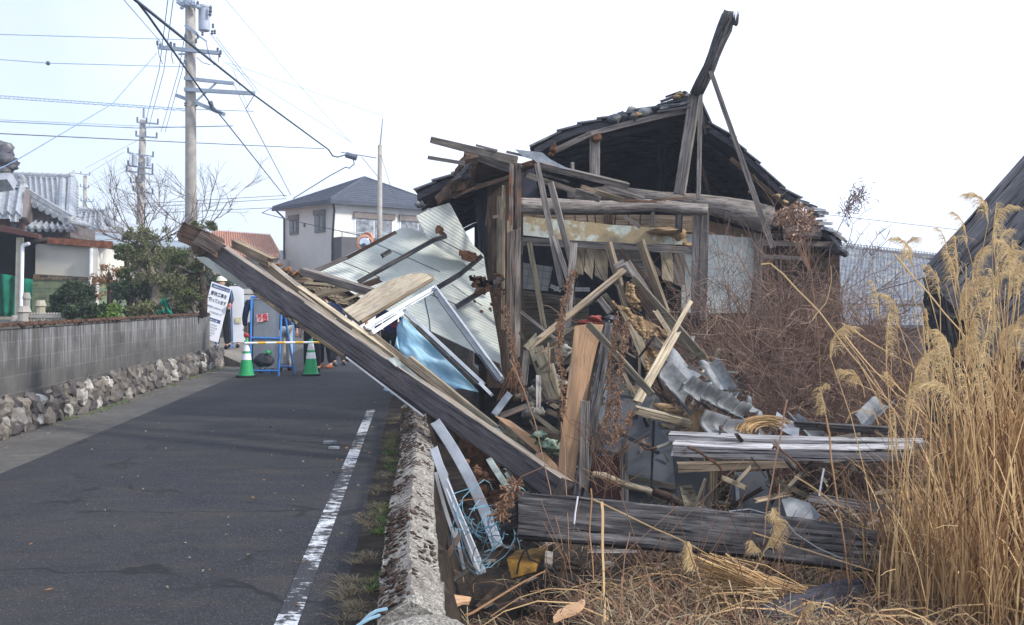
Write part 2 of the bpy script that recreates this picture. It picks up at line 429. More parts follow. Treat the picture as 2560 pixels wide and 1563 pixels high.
def stones_mat():
    m, t, b = nm('field_stone', .9, .2)
    ge = t.nodes.new('ShaderNodeNewGeometry')
    col = ramp(t, ge.outputs['Random Per Island'], [(0, (.07, .065, .07)), (.35, (.15, .135, .12)), (.65, (.25, .22, .185)), (.8, (.14, .13, .13)), (.92, (.42, .40, .36)), (1, (.56, .54, .50))])
    col = mix(t, ramp(t, tex(t, 11, 6, .7, rnd=False), [(.4, 0), (.7, .85)]), col, (.075, .06, .055))
    t.links.new(col, b.inputs['Base Color']); bump(t, b, tex(t, 24, 5, .7, rnd=False), .7, .015)
stones_mat()
def tile_mat(name, a, c, rough=.45):
    m, t, b = nm(name, rough, .5)
    ge = t.nodes.new('ShaderNodeNewGeometry')
    col = ramp(t, tex(t, 7, 6, .65), [(.32, c), (.68, a)])
    col = mix(t, ramp(t, tex(t, 3, 4, .6), [(.54, 0), (.66, .6)]), col, (.34, .33, .28))
    t.links.new(col, b.inputs['Base Color']); bump(t, b, tex(t, 60, 3, .6), .25, .004)
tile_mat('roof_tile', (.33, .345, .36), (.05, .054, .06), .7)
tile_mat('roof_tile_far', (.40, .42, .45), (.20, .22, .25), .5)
tile_mat('roof_tile_mid', (.19, .21, .24), (.09, .10, .12), .85)
tile_mat('roof_tile_dark', (.085, .085, .10), (.035, .035, .045), .6)
plain('slate_roof', (.075, .085, .115), .7, .3, .1, 3, c2=(.055, .065, .09))
plain('orange_tile', (.54, .28, .18), .8, .2, .15, 2.5, c2=(.42, .23, .17), bmp=.2)
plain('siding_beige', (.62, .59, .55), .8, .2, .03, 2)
plain('siding_lit_white', (.76, .74, .70), .8, .2, .03, 2)  # paler than the beige siding: sunlight on the right wall painted in
plain('balcony_grey', (.11, .105, .11), .8, .2, .06, 3)
plain('window_glass', (.06, .075, .10), .1, .6, .2, 1)
plain('curtain', (.34, .37, .41), .4, .5, .3, 4)
plain('brown_frame', (.16, .13, .12), .5, .4)
plain('cream_wall', (.78, .75, .66), .9, .1, .04, 2)
plain('grey_brown', (.24, .20, .18), .9, .1, .12, 2)  # plain grey brown tone for several walls and the shutter boxes
plain('steel_roof', (.30, .35, .39), .5, .4, .12, 1.5)
plain('fascia_brown', (.40, .15, .085), .8, .2, .25, 8)
plain('red_brown', (.11, .045, .038), .7, .3, .1, 5)
plain('net_green', (.015, .20, .13), .9, .1, .2, 3)
plain('post_cream', (.45, .42, .32), .8, .2, .1, 6)
plain('green_panel', (.62, .65, .60), .6, .3, .10, 2.2, c2=(.45, .47, .43))
plain('green_panel_old', (.50, .55, .50), .6, .35, .2, 4, c2=(.20, .22, .19))
def plaster(name, paint, mudc, th, grey=(.20, .20, .20)):
    m, t, b = nm(name, .9, .15)
    p = tex(t, 2.0, 7, .65); col = mix(t, ramp(t, p, [(th[0], 0), (th[1], 1)]), paint, mudc)
    col = mix(t, ramp(t, tex(t, 2.6, 5, .7), [(.54, 0), (.66, .8)]), col, grey)
    col = mix(t, ramp(t, tex(t, 22, 5, .7), [(.5, 0), (.75, .35)]), col, (.15, .12, .08))
    t.links.new(col, b.inputs['Base Color']); bump(t, b, tex(t, 20, 6, .7), .6, .01)
plaster('plaster_stained', (.62, .67, .59), (.46, .36, .21), (.47, .53))
plaster('plaster_green', (.70, .75, .71), (.48, .52, .47), (.5, .8), grey=(.44, .50, .47))
plaster('mud_wall', (.28, .19, .12), (.22, .15, .10), (.4, .6), grey=(.16, .12, .09))
def film():
    m, t, b = nm('blue_film', .3, .5)
    col = ramp(t, tex(t, 3.5, 4, .5, (1, 4, 4)), [(.3, (.17, .34, .46)), (.55, (.28, .48, .60)), (.75, (.52, .69, .76))])
    t.links.new(col, b.inputs['Base Color']); bump(t, b, tex(t, 4, 3, .5, (1, 4, 4)), .5, .03)
film()
plain('cone_green', (.02, .36, .12), .5, .4, .05)
plain('cone_white', (.80, .82, .84), .4, .4, .03)
plain('rubber', (.02, .02, .022), .8, .2)
plain('frame_blue', (.05, .22, .60), .5, .4, .08)
plain('sign_white', (.86, .87, .90), .45, .4, .02)
plain('sign_navy', (.07, .11, .26), .5, .4)
plain('ink', (.05, .07, .13), .6, .3)
plain('ink_pale', (.38, .43, .58), .6, .3)
plain('paper_yellow', (.80, .74, .42), .7, .2)
plain('plate_pink', (.80, .50, .50), .5, .3)
plain('red_ink', (.60, .02, .03), .5, .3)
plain('red_lamp', (.50, .02, .03), .3, .5)
plain('steel_plate', (.22, .235, .25), .35, .5, .1, 2, metal=.5)
plain('bar_white', (.80, .81, .82), .4, .4, .03)
plain('bar_yellow', (.80, .46, .03), .4, .4, .03)
plain('bag_black', (.035, .035, .045), .45, .5, .2, 8, bmp=.6)
plain('skin', (.52, .31, .23), .6, .3, .04)
plain('cloth_navy', (.022, .035, .10), .9, .1, .15, 5)
plain('cloth_black', (.018, .018, .026), .9, .1, .15, 5)
plain('cloth_dark', (.05, .05, .065), .9, .1, .15, 5)
plain('cloth_white', (.62, .64, .60), .9, .1, .1, 5)
plain('hair', (.02, .015, .012), .8, .3)
plain('helmet_cream', (.82, .78, .60), .35, .5, .03)
plain('helmet_green', (.45, .60, .52), .35, .5, .03)
plain('shoe_orange', (.35, .11, .04), .7, .3)
plain('shoe_grey', (.10, .10, .11), .7, .3)
plain('glove_red', (.55, .16, .12), .8, .2)
plain('yellow_plastic', (.78, .58, .03), .4, .4, .05)
plain('crate_yellow', (.34, .19, .03), .7, .2, .3, 14, c2=(.13, .07, .02))
plain('twine_blue', (.20, .42, .55), .7, .2, .2, 20, c2=(.14, .26, .33))
plain('hose_blue', (.20, .33, .42), .6, .3)
plain('wire_pale', (.30, .32, .34), .5, .4)
plain('rust', (.16, .07, .04), .8, .3, .3, 30)
plain('cloth_red', (.40, .10, .08), .9, .1, .3, 10, bmp=.6)
plain('cloth_greenwhite', (.42, .50, .40), .9, .1, .5, 18, bmp=.8, c2=(.08, .14, .08))
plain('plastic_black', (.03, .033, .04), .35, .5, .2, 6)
plain('orange_plastic', (.58, .26, .15), .4, .4)
plain('mirror', (.55, .60, .66), .05, .8, metal=.9)
plain('stucco_rail', (.55, .56, .55), .8, .2)
# ------------------------------------------------------------------ the setting
def structure(o): o['kind'] = 'structure'; return o
def strip(name, s0, s1, d0, d1, z, mat, n=60, m=2):
    b = MB(); g = lambda i: d0 + (d1 - d0) * (i / n) ** 1.6
    for i in range(n+1):
        for j in range(m+1):
            s = s0 + (s1 - s0) * j / m
            b.v.append(W(s, g(i), z))
    for i in range(n):
        for j in range(m):
            a = i*(m+1)+j; b.f.append((a, a+1, a+m+2, a+m+1))
    return structure(b.build(name, mat, origin=(0, 0, 0)))
# soil: one sheet to the horizon, slightly lumpy close by on the ruined lot
b = MB(); xs = [-1200, -300, -80, -30, -12, -6] + [-2.4 + .1*i for i in range(60)] + [3.6 + .2*i for i in range(36)] + [14, 22, 40, 120, 400, 1200]
ys = [-6, 0, 2] + [3 + .28*i for i in range(50)] + [20, 26, 40, 70, 150, 400, 1500]
for y in ys:
    for x in xs:
        z = -.03
        if x > .2 - .0962*y and 2 < y < 18 and x < 11:
            f = min(1, (x - .2 + .0962*y) / .1)
            z += f * (-.36 + .10 * nz((x, y, 0), .7) + .05 * nz((x, y, 3), 3))
            if y > 4.6 and x < .9 - .0962*y: z -= .22*f
            if y < 6.2: z += f * .14 * min(1, (6.2 - y)/1.5)
            if x > 8: z += f * .33 * min(1, (x-8)/3)
            if y > 15: z += f * .33 * (y-15)/3
        b.v.append(Vector((x, y, z)))
nx_ = len(xs)
for i in range(len(ys)-1):
    for j in range(nx_-1):
        a = i*nx_+j; b.f.append((a, a+1, a+nx_+1, a+nx_))
structure(b.build('ground', MT['dirt'], origin=(0, 0, 0)))
strip('road', -3.48, -.20, -3, 90, .004, MT['asphalt'])
strip('gutter_strip', -4.9, -3.44, -3, 90, .0, MT['gutter_concrete'])
strip('verge_strip', -.34, .0, -3, 30, .008, MT['dirt'], 40)
strip('edge_line', -.625, -.52, 2, 13.6, .009, MT['line_paint'], 40)
# raised gravel entrance beyond the end of the block wall
b = MB(); pts = [W(-3.75, 22.6, .0), W(-3.65, 31, .0), W(-14, 31, 0), W(-14, 23.2, 0), W(-4.5, 23.2, 0)]
hs = [.05, .35, .4, .36, .30]
top = [p + Vector((0, 0, h)) for p, h in zip(pts, hs)]
b.add(top + pts, [(0,1,2,3,4)] + [(i, (i+1) % 5, (i+1) % 5 + 5, i + 5) for i in range(5)])
structure(b.build('driveway', MT['gravel'], origin=(0, 0, 0)))
# garden soil raised behind the block wall
b = MB(); pts = [W(-4.62, -2), W(-4.62, 22.2), W(-30, 22.2), W(-30, -2)]
b.prism([p + Vector((0, 0, .62)) for p in pts], (0, 0, -.7)); structure(b.build('garden_soil', MT['dirt'], origin=(0, 0, 0)))

# ------------------------------------------------------------------ left block wall on field stones
wall = empty('block_wall', W(-4.5, 12), 'long dark concrete block wall streaked white, moss along its top, left of the road', 'wall')
ax = W(0, 1) - W(0, 0)
lo = W(-4.45, -3, .455); b = MB(); Nn = 40
def wl(s, d, z): return W(s, d, z)
def wprism(b, s0, s1, z0, z1, d0, d1):
    vs = [wl(s, d, z) for d in (d0, d1) for s, z in ((s0, z0), (s1, z0), (s1, z1), (s0, z1))]
    b.add(vs, [(0,1,2,3),(7,6,5,4),(0,4,5,1),(1,5,6,2),(2,6,7,3),(3,7,4,0)])
b = MB(); wprism(b, -4.60, -4.45, .43, 1.15, -3, 22.2)
mk('block_courses', b.v, b.f, MT['block_wall'], wall, axis=ax, up=(0, 0, 1) if False else (1, .0962, 0), origin=W(-4.45, 0.25, .435))
b = MB(); wprism(b, -4.63, -4.40, .375, .43, -3, 23.0); wprism(b, -4.62, -4.43, .30, .375, -3, 22.9)
b.build('footing', MT['gutter_concrete'], wall, origin=W(-4.5, 5, .4))
b = MB(); wprism(b, -4.61, -4.435, 1.15, 1.175, -3, 22.22); b.build('top_slab', MT['gutter_concrete'], wall, origin=W(-4.5, 5, 1.1))
plain('moss_brown', (.16, .085, .05), .95, .1, .4, 18, bmp=1, c2=(.05, .035, .03), rnd=(1, 1))
b = MB()
for i in range(900):
    d = 8.5 + 13.7 * random.random() ; s = random.uniform(-4.61, -4.43)
    r = random.uniform(.015, .045)
    b.blob(W(s, d, 1.175 + r*.3), r*1.1, r*1.3, r*.75, 6, 4, .3, k=i)
b.build('moss', MT['moss_brown'], wall, origin=W(-4.5, 12, 1.1), smooth=True)
sw = MB(); i = 0
for row, (z, hh) in enumerate(((.07, .19), (.19, .19), (.31, .18))):
    d = 7.6
    while d < 23.1:
        L = random.uniform(.15, .34); s = -4.35 - .02*row + random.uniform(-.03, .03)
        rot = Matrix.Rotation(math.atan(.0962) + random.uniform(-.35, .35), 3, 'Z') @ Matrix.Rotation(random.uniform(-.5, .5), 3, 'X')
        sw.blob(W(s, d, z + random.uniform(-.03, .03)), .075, L*.56, hh*random.uniform(.50, .66), 8, 6, .30, rot, k=i); i += 1
        d += L*.88
stw = sw.build('stone_wall', MT['field_stone'], origin=W(-4.35, 14, .1))
T(stw, 'low base of irregular pale and dark field stones below the block wall', 'wall')
b = MB(); wprism(b, -4.42, -4.36, -.02, .36, 7, 23.0); o = b.build('backing', MT['dirt'], stw, origin=W(-4.4, 14, .1))

# ------------------------------------------------------------------ near kerb wall with ridged coping
kw = empty('coping_wall', W(0, 8), 'low concrete wall with ridged mossy coping between road and ruined lot', 'wall')
b = MB(); d0, d1, nn = 3.9, 11.9, 340; prof = [(-.128, .06), (-.132, .225), (-.118, .235), (-.06, .272), (0, .305), (.06, .272), (.118, .235), (.132, .225), (.128, .06)]
for i in range(nn+1):
    d = d0 + (d1-d0)*i/nn
    jt = abs(((d - 4.66) / .70 + .5) % 1 - .5) * .70
    gap = .012 if jt < .014 else 0
    for k, (s, z) in enumerate(prof):
        p = W(s, d, z); q = nz(p, 9, k)*.010 + nz(p, 34, k)*.009 + nz(p, 3)*.008
        w2 = 1 - gap*2
        if z > .1: b.v.append(W(s*w2 + q + .02*math.sin(d*.9), d, z - gap + q + .012*nz((d, k, 0), 2.3)))
        else: b.v.append(W(s, d, z - (.6 if s > 0 else .1)))
m_ = len(prof)
for i in range(nn):
    for k in range(m_-1): b.f.append((i*m_+k, i*m_+k+1, (i+1)*m_+k+1, (i+1)*m_+k))
b.f.append(tuple(range(m_))); b.f.append(tuple(nn*m_+k for k in range(m_))[::-1])
b.v = [v for v in b.v]
co = mk('coping', b.v, b.f, MT['coping_concrete'], kw, axis=None, origin=W(0, 7, .2))
co.rotation_euler = (0, 0, 0)
# moss pads and pebbly crust standing on the coping
plain('moss_dark', (.15, .10, .075), .95, .1, .5, 30, bmp=1, c2=(.04, .03, .026))
b = MB()
for i in range(2200):
    d = random.uniform(3.95, 11.6); s = random.choice([random.uniform(-.13, -.02)]*3 + [random.uniform(-.03, .12)])
    if nz((d*1.0, s*3, 2), 1.5) < -.02 and random.random() < (.92 if d < 7 else .5): continue
    z = .305 - abs(s)*.58
    r = random.uniform(.003, .012)
    rot = Matrix.Rotation(random.uniform(-1.2, 1.2), 3, 'Z') @ Matrix.Rotation(.5 if s > 0 else -.5, 3, 'Y')
    b.blob(W(s + .02*math.sin(d*.9), d, z + .002), r*1.6, r*1.3, r*.45, 7, 4, .7, rot, k=i)
b.build('moss', MT['moss_dark'], kw, origin=W(0, 8, .3), smooth=True)
# pebble-dash lump where the coping ends at the near side
b = MB(); rings = 26; seg = 40
for i in range(rings+1):
    u = i/rings; th = u*math.pi*.5
    for j in range(seg):
        a = 2*math.pi*j/seg
        v = Vector((math.sin(th)*math.cos(a), math.sin(th)*math.sin(a), math.cos(th)))
        p = Vector((-.34 + v.x*.27, 3.66 + v.y*.36, -.05 + max(0, v.z)**.45*.335))
        p += v * (nz(p, 30)*.010 + nz(p, 6)*.03)
        b.v.append(p)
for i in range(rings):
    for j in range(seg):
        j2 = (j+1) % seg; b.f.append((i*seg+j, i*seg+j2, (i+1)*seg+j2, (i+1)*seg+j))
b.build('end_lump', MT['coping_concrete'], kw, origin=(-.3, 3.7, .1))

# ------------------------------------------------------------------ weeds and small litter
def tuft(b, c, n, h, spread, wd, droop=.6, lean=(0, 0)):
    for _ in range(n):
        a = random.uniform(0, 6.283); L = h*random.uniform(.5, 1.1); q = random.uniform(.1, 1)*spread
        dr = Vector((math.cos(a), math.sin(a), 0)); p0 = Vector(c) + dr*q*.25 + Vector((0, 0, 0))
        out = dr*q + Vector((lean[0], lean[1], 0))*L
        pts = [p0 + out*t + Vector((0, 0, L*(t - droop*t*t))) for t in (0, .35, .7, 1)]
        b.ribbon(pts, lambda t: wd*(1.05 - t*.9), side=Vector((random.uniform(-1, 1), .3, 0)))
b = MB()
for i in range(230):
    d = 3.7 + random.random()**1.3*9; s = random.uniform(-.30, -.15) - (.08 if d < 7 else 0)*random.random()
    if nz((d*2, 0, 5), .9) > .12: continue
    tuft(b, W(s, d, .0), 26, random.uniform(.05, .14), .10, .0028, .75, (-.35, 0))
T(b.build('dry_grass', MT['verge_dry']), 'low dry grass hugging the road side of the mossy coping', 'grass', kind='stuff')
b = MB()
for (da, db, n) in ((8.6, 11, 44), (6.3, 7.3, 34), (5.0, 5.4, 8)):
    for i in range(n):
        d = random.uniform(da, db); tuft(b, W(random.uniform(-.27, -.14), d, 0), 16, .07, .09, .005, .6)
T(b.build('green_weeds', MT['leaf_weed']), 'small green weeds at the foot of the coping wall', 'weeds', kind='stuff')
b = MB()
for i in range(150):
    d = random.uniform(8.5, 23); s = random.uniform(-4.32, -4.12)
    if nz((d, 1, 5), .9) > .08: continue
    tuft(b, W(s, d, .0), 12, .06, .09, .006, .6)
for d, n in ((8.9, 10), (9.3, 5)):
    for i in range(n): tuft(b, W(-4.2 + random.uniform(-.1, .1), d + random.uniform(-.15, .15), 0), 14, .11, .1, .02, .6)
T(b.build('green_weeds', MT['leaf_weed']), 'scattered green and yellow weeds along the foot of the stone base', 'weeds', kind='stuff')
b = MB()
for i in range(240):
    d = random.uniform(8.5, 23); s = random.uniform(-4.30, -4.02)
    tuft(b, W(s, d, .0), 5, .03, .12, .006, .8)
T(b.build('dry_litter', MT['verge_dry']), 'dry leaf litter in the gutter beside the stone base', 'litter', kind='stuff')
b = MB()
for i in range(90):
    d = 4.5 + random.random()**.9*12; s = random.uniform(-3.2, -.3) if random.random() < .4 else random.uniform(-1.6, -.2)
    r = random.uniform(.005, .014); b.blob(W(s, d, .008), r, r, r*.6, 5, 3, .3, k=i)
plain('chip', (.38, .33, .27), .9, .2, .4, 60)
T(b.build('road_grit', MT['chip']), 'scattered pale crumbs and chips on the asphalt', 'grit', kind='stuff')
b = MB()
for i in range(70):
    d = 4.5 + random.random()*9; s = random.uniform(-2.6, -.25) if i % 3 else random.uniform(-.75, -.25); c = W(s, d, .012); a = random.uniform(0, 6.28); r = random.uniform(.008, .026); u = Vector((math.cos(a), math.sin(a), .1))*r; v = Vector((-math.sin(a), math.cos(a), random.uniform(0, .5)))*r*.5
    k = len(b.v); b.v += [c-u, c-v, c+u, c+v]; b.f.append((k, k+1, k+2, k+3))
T(b.build('fallen_leaves', MT['leaf_rust']), 'small fallen orange brown leaves scattered on the asphalt', 'leaves', kind='stuff')
for i, (x, y, r, lab) in enumerate(((793, 1068, .045, 'grey tile fragment on the asphalt, the rear one of the pair near the white line'), (803, 1080, .036, 'smaller grey tile fragment on the asphalt, nearer one of the pair near the white line'))):
    sx, sy = x*1.0394, y*1.0394; d = F*CH/(sy-CY); p = P(sx, sy, d)
    q = MB(); q.prism([p + Vector(v) for v in ((-r*1.4, -r*.6, .004), (r, -r*.8, .004), (r*1.5, r*.3, .004), (.2*r, r*.9, .004), (-r*1.2, r*.6, .004))], (0, 0, r*.55))
    T(q.build('tile_fragment', MT['galvanised']), lab, 'debris', 'tile fragments on the road')

# ------------------------------------------------------------------ traffic cones, bar, lamp
def cone(px, py, lab):
    d = F*CH/(py-CY); c = P(px, py, d); c.z = .005
    e = empty('traffic_cone', c, lab, 'cone', 'green cones carrying the bar')
    q = MB(); q.lathe(c, [(.185, 0), (.195, .012), (.19, .03), (.155, .04)], 24)
    q.v = [Vector((c.x + (v.x-c.x)*1.0, v.y, v.z)) for v in q.v]
    q.build('base', MT['rubber'], e)
    R_ = lambda z: .145 - (z-.04)*.165
    def band(z0, z1, mat, nme, off=0):
        b2 = MB(); b2.lathe(c, [(R_(z0)+off, z0), (R_(z1)+off, z1)], 24); b2.build(nme, MT[mat], e, smooth=False)
    q = MB(); q.lathe(c, [(.155, .036), (.150, .05), (R_(.06), .06), (R_(.70), .70), (.018, .71)], 24); q.build('body', MT['cone_green'], e)
    band(.335, .455, 'cone_white', 'reflective_band', .003); band(.50, .64, 'cone_white', 'reflective_band', .003)
    return c
c1 = cone(591.5*1.0394+1, 908*1.0394, 'green and white cone with the red lamp on top, in front of the stepladder frame')
c2 = cone(748*1.0394, 904*1.0394, 'green and white cone under the middle of the long beam, no lamp on top')
z = .66; a_ = c1 + Vector((-.02, -.06, .655)); e_ = c2 + Vector((1.55, .3, .655)); L_bar = (e_-a_)
bar = empty('barrier_bar', (a_+e_)/2, 'thin yellow and white striped bar laid across the two green cones', 'bar')
q = MB(); q.tube([a_, e_], .022, 10); q.build('pole', MT['bar_white'], bar, axis=L_bar)
for k in range(8):
    u = .085 + k*.125
    if u > .95: break
    q = MB(); q.tube([a_ + L_bar*u, a_ + L_bar*(u+.055)], .0235, 10); q.build('yellow_stripe', MT['bar_yellow'], bar, axis=L_bar)
lp = empty('warning_lamp', c1 + Vector((0, 0, .71)), 'small round red lamp on the tip of the cone', 'lamp')
q = MB(); q.lathe(c1 + Vector((0, 0, .705)), [(.02, 0), (.022, .05), (.03, .055)], 12); q.build('socket', MT['cone_green'], lp)
q = MB(); q.blob(c1 + Vector((0, 0, .80)), .052, .035, .052, 16, 12, 0); q.build('lens', MT['red_lamp'], lp, smooth=True)

# ------------------------------------------------------------------ signs
FONT = None
def text(body, parent, origin, xdir, ydir, size, mat, name='lettering', thick=.002, width=None, bold=0.0):
    cu = bpy.data.curves.new(name, 'FONT'); cu.body = body; cu.size = size; cu.extrude = thick; cu.align_x = 'LEFT'; cu.offset = bold
    to = bpy.data.objects.new(name, cu); COL.objects.link(to); bpy.context.view_layer.update()
    dg = bpy.context.evaluated_depsgraph_get(); me = bpy.data.meshes.new_from_object(to.evaluated_get(dg)); bpy.data.objects.remove(to)
    X = Vector(xdir).normalized(); Yv = Vector(ydir).normalized(); Z = X.cross(Yv).normalized()
    k = 1.0
    if width and len(me.vertices):
        xs_ = [v.co.x for v in me.vertices]; k = width / max(1e-6, max(xs_) - min(xs_))
    Mx = Matrix((X*k, Yv, Z)).transposed().to_4x4(); Mx.translation = Vector(origin) + Z*.001
    me.transform(inv_parent(parent) @ Mx if parent else Mx); me.materials.clear(); me.materials.append(MT[mat]); me.name = name
    o = link(bpy.data.objects.new(name, me)); o.parent = parent; return o
D1 = 24.0
TL, TR, BR = fQ(285, 370, D1+.12), fQ(568, 465, D1+.12), fQ(375, 1255, D1-.12); BL = BR + (TL-TR)
sg = empty('sign_board', (BL+BR)/2, 'leaning white sign board with navy header and lettering, held by the helmeted worker', 'sign')
ux = (TR-TL); uy = (TL-BL); nrm = ux.cross(uy).normalized()
if nrm.y > 0: nrm = -nrm
q = MB(); q.prism([TL, TR, BR, BL], -nrm*.02); q.build('board', MT['sign_white'], sg)
def onb(u, v, o=.003): return BL + ux*u + uy*v + nrm*o
def plate(u0, v0, u1, v1, mat, name, o=.003):
    q = MB(); q.prism([onb(u0, v0, o), onb(u1, v0, o), onb(u1, v1, o), onb(u0, v1, o)], -nrm*.0015); return q.build(name, MT[mat], sg)
plate(.05, .905, .97, .975, 'sign_navy', 'header_panel')
text('ご迷惑をおかけします', sg, onb(.09, .920, .005), ux, uy, .05, 'sign_white', width=ux.length*.84)
text('解体工事を', sg, onb(.10, .785, .004), ux, uy, .105, 'ink', width=ux.length*.80, bold=.002)
text('行っています', sg, onb(.08, .665, .004), ux, uy, .105, 'ink', width=ux.length*.86, bold=.002)
text('時間 8:00から', sg, onb(.08, .555, .004), ux, uy, .06, 'ink_pale', width=ux.length*.80)
text('17:00まで', sg, onb(.22, .465, .004), ux, uy, .06, 'ink_pale', width=ux.length*.62)
plate(.16, .325, .88, .385, 'sign_navy', 'company_panel')
text('解体工事', sg, onb(.24, .335, .005), ux, uy, .045, 'sign_white', width=ux.length*.5)
for k, wv in enumerate((.52, .56, .48, .50, .40)):
    text('発注者 施工者 連絡先'[:8+k%2], sg, onb(.24, .265 - k*.048, .004), ux, uy, .032, 'ink_pale', width=ux.length*wv)
q = MB()
q.tube([BR + Vector((-.03, .0, .02)), BR + (BR-TR)*.11], .017, 6); q.build('leg', MT['frame_blue'], sg)
q = MB(); q.tube([BL + Vector((.03, 0, .02)), BL + (BR-TR)*.11], .017, 6); q.build('leg', MT['frame_blue'], sg)
q = MB(); q.tube([TR + Vector((-.02, .05, -.05)), fQ(590, 1330, D1+.5)], .018, 6); q.build('leg', MT['frame_blue'], sg)
# second, blank looking sign beside it
D2 = 24.6
a, b_, c_, d_ = fQ(540, 435, D2), fQ(742, 472, D2), fQ(795, 1245, D2-.15), fQ(577, 1250, D2-.15)
s2 = empty('notice_board', (c_+d_)/2, 'tall blank white board with a small yellow notice, right of the lettered sign', 'sign')
q = MB(); q.prism([a, a*.35 + b_*.65 + Vector((0, 0, .035)), b_, (b_+c_)/2 + Vector((-.02, 0, 0)), c_, d_], (0, .02, 0)); q.build('board', MT['sign_white'], s2)
q = MB(); q.prism([fQ(620, 890, D2-.10), fQ(712, 892, D2-.10), fQ(708, 975, D2-.12), fQ(628, 972, D2-.12)], (0, .004, 0)); q.build('notice', MT['paper_yellow'], s2)
q = MB(); q.tube([fQ(600, 1245, D2-.1), fQ(565, 1335, D2-.2)], .017, 6); q.build('leg', MT['frame_blue'], s2)
q = MB(); q.tube([fQ(760, 1240, D2-.1), fQ(780, 1330, D2-.1)], .017, 6); q.build('leg', MT['frame_blue'], s2)
# blue framed A-stand with metal plate
D3 = 19.8
st = empty('a_frame_stand', fN(880, 1440, D3), 'blue tubular A-frame stand with a dull metal plate lettered in red', 'stand')
def pipe(p, q2, r=.022, nme='frame_bar', mat='frame_blue', root=None):
    q = MB(); q.tube([p, q2], r, 8); return q.build(nme, MT[mat], root or st)
tl, tr = fN(748, 725, D3+.30), fN(1022, 735, D3+.30); bl, br = fN(735, 1345, D3), fN(992, 1440, D3)
bl = Vector((P(420+735*.2792, 0, D3).x, D3, .0)); br = Vector((P(420+990*.2792, 0, D3-.02).x, D3-.02, .0))
pipe(tl, bl, nme='leg'); pipe(tr, br, nme='leg'); pipe(tl, tr, nme='top_bar')
for (u) in (.52, .93): pipe(tl + (bl-tl)*u, tr + (br-tr)*u)
bl2 = Vector((bl.x + .22, D3+.60, .0)); br2 = Vector((br.x + .17, D3+.62, .0))
pipe(tl, bl2, nme='leg'); pipe(tr, br2, nme='leg'); pipe(tl + (bl2-tl)*.9, tr + (br2-tr)*.9)
q = MB(); g = lambda u, v: (tl*(1-u) + tr*u)*(1-v) + (bl*(1-u) + br*u)*v + Vector((0, .03, 0))
q.prism([g(.07, .02), g(.93, .02), g(.93, .90), g(.07, .90)], (0, .006, 0)); q.build('plate', MT['steel_plate'], st)
q = MB(); q.prism([v + Vector((0, -.04, 0)) for v in (g(.18, .225), g(.56, .20), g(.58, .295), g(.20, .325))], (0, .004, 0)); lt = q.build('label_plate', MT['plate_pink'], st)
dx = (g(.58, .2) - g(.18, .227)); dy = (g(.18, .22) - g(.20, .32))
text('予告', st, g(.215, .308) + Vector((0, -.048, .0)), dx, dy, .16, 'red_ink', width=dx.length*.86, bold=.004)
sb = empty('sandbag', fN(860, 1350, D3+.2), 'black sandbag tied with green cord resting on the lower bar of the A-frame', 'sandbag')
q = MB(); q.blob(fN(860, 1292, D3+.10), .20, .12, .125, 18, 14, .16); q.build('sack', MT['bag_black'], sb, smooth=True)
q = MB(); q.blob(fN(895, 1222, D3+.06), .05, .05, .035, 10, 8, .5); q.build('knot', MT['cone_green'], sb, smooth=True)
# second blue stand further back
s4 = empty('a_frame_stand', fN(1115, 1220, 23.5), 'blue steel stand seen edge-on behind the man in the navy jacket', 'stand')
pipe(fN(1118, 960, 23.3), fN(1115, 1222, 23.3), .045, 'leg', root=s4); pipe(fN(1105, 960, 23.4), fN(1100, 1200, 23.9), .03, 'leg', root=s4); pipe(fN(1080, 1010, 23.4), fN(1150, 1010, 23.3), .03, root=s4)
# ------------------------------------------------------------------ people
def skin_mesh(name, verts, edges, radii, mat, parent, root=0, sub=1):
    me = bpy.data.meshes.new(name); me.from_pydata([Vector(v) for v in verts], edges, [])
    o = bpy.data.objects.new(name, me); COL.objects.link(o)
    sk = o.modifiers.new('s', 'SKIN'); sk.use_smooth_shade = True
    for i, r in enumerate(radii):
        sv = me.skin_vertices[0].data[i]; sv.radius = (r, r) if isinstance(r, (int, float)) else r; sv.use_root = (i == root)
    ss = o.modifiers.new('b', 'SUBSURF'); ss.levels = sub; ss.render_levels = sub
    bpy.context.view_layer.update(); dg = bpy.context.evaluated_depsgraph_get()
    m2 = bpy.data.meshes.new_from_object(o.evaluated_get(dg)); m2.name = name; bpy.data.objects.remove(o)
    m2.materials.clear(); m2.materials.append(MT[mat]); m2.polygons.foreach_set('use_smooth', [True]*len(m2.polygons))
    r = link(bpy.data.objects.new(name, m2))
    if parent: m2.transform(inv_parent(parent)); r.parent = parent
    return r
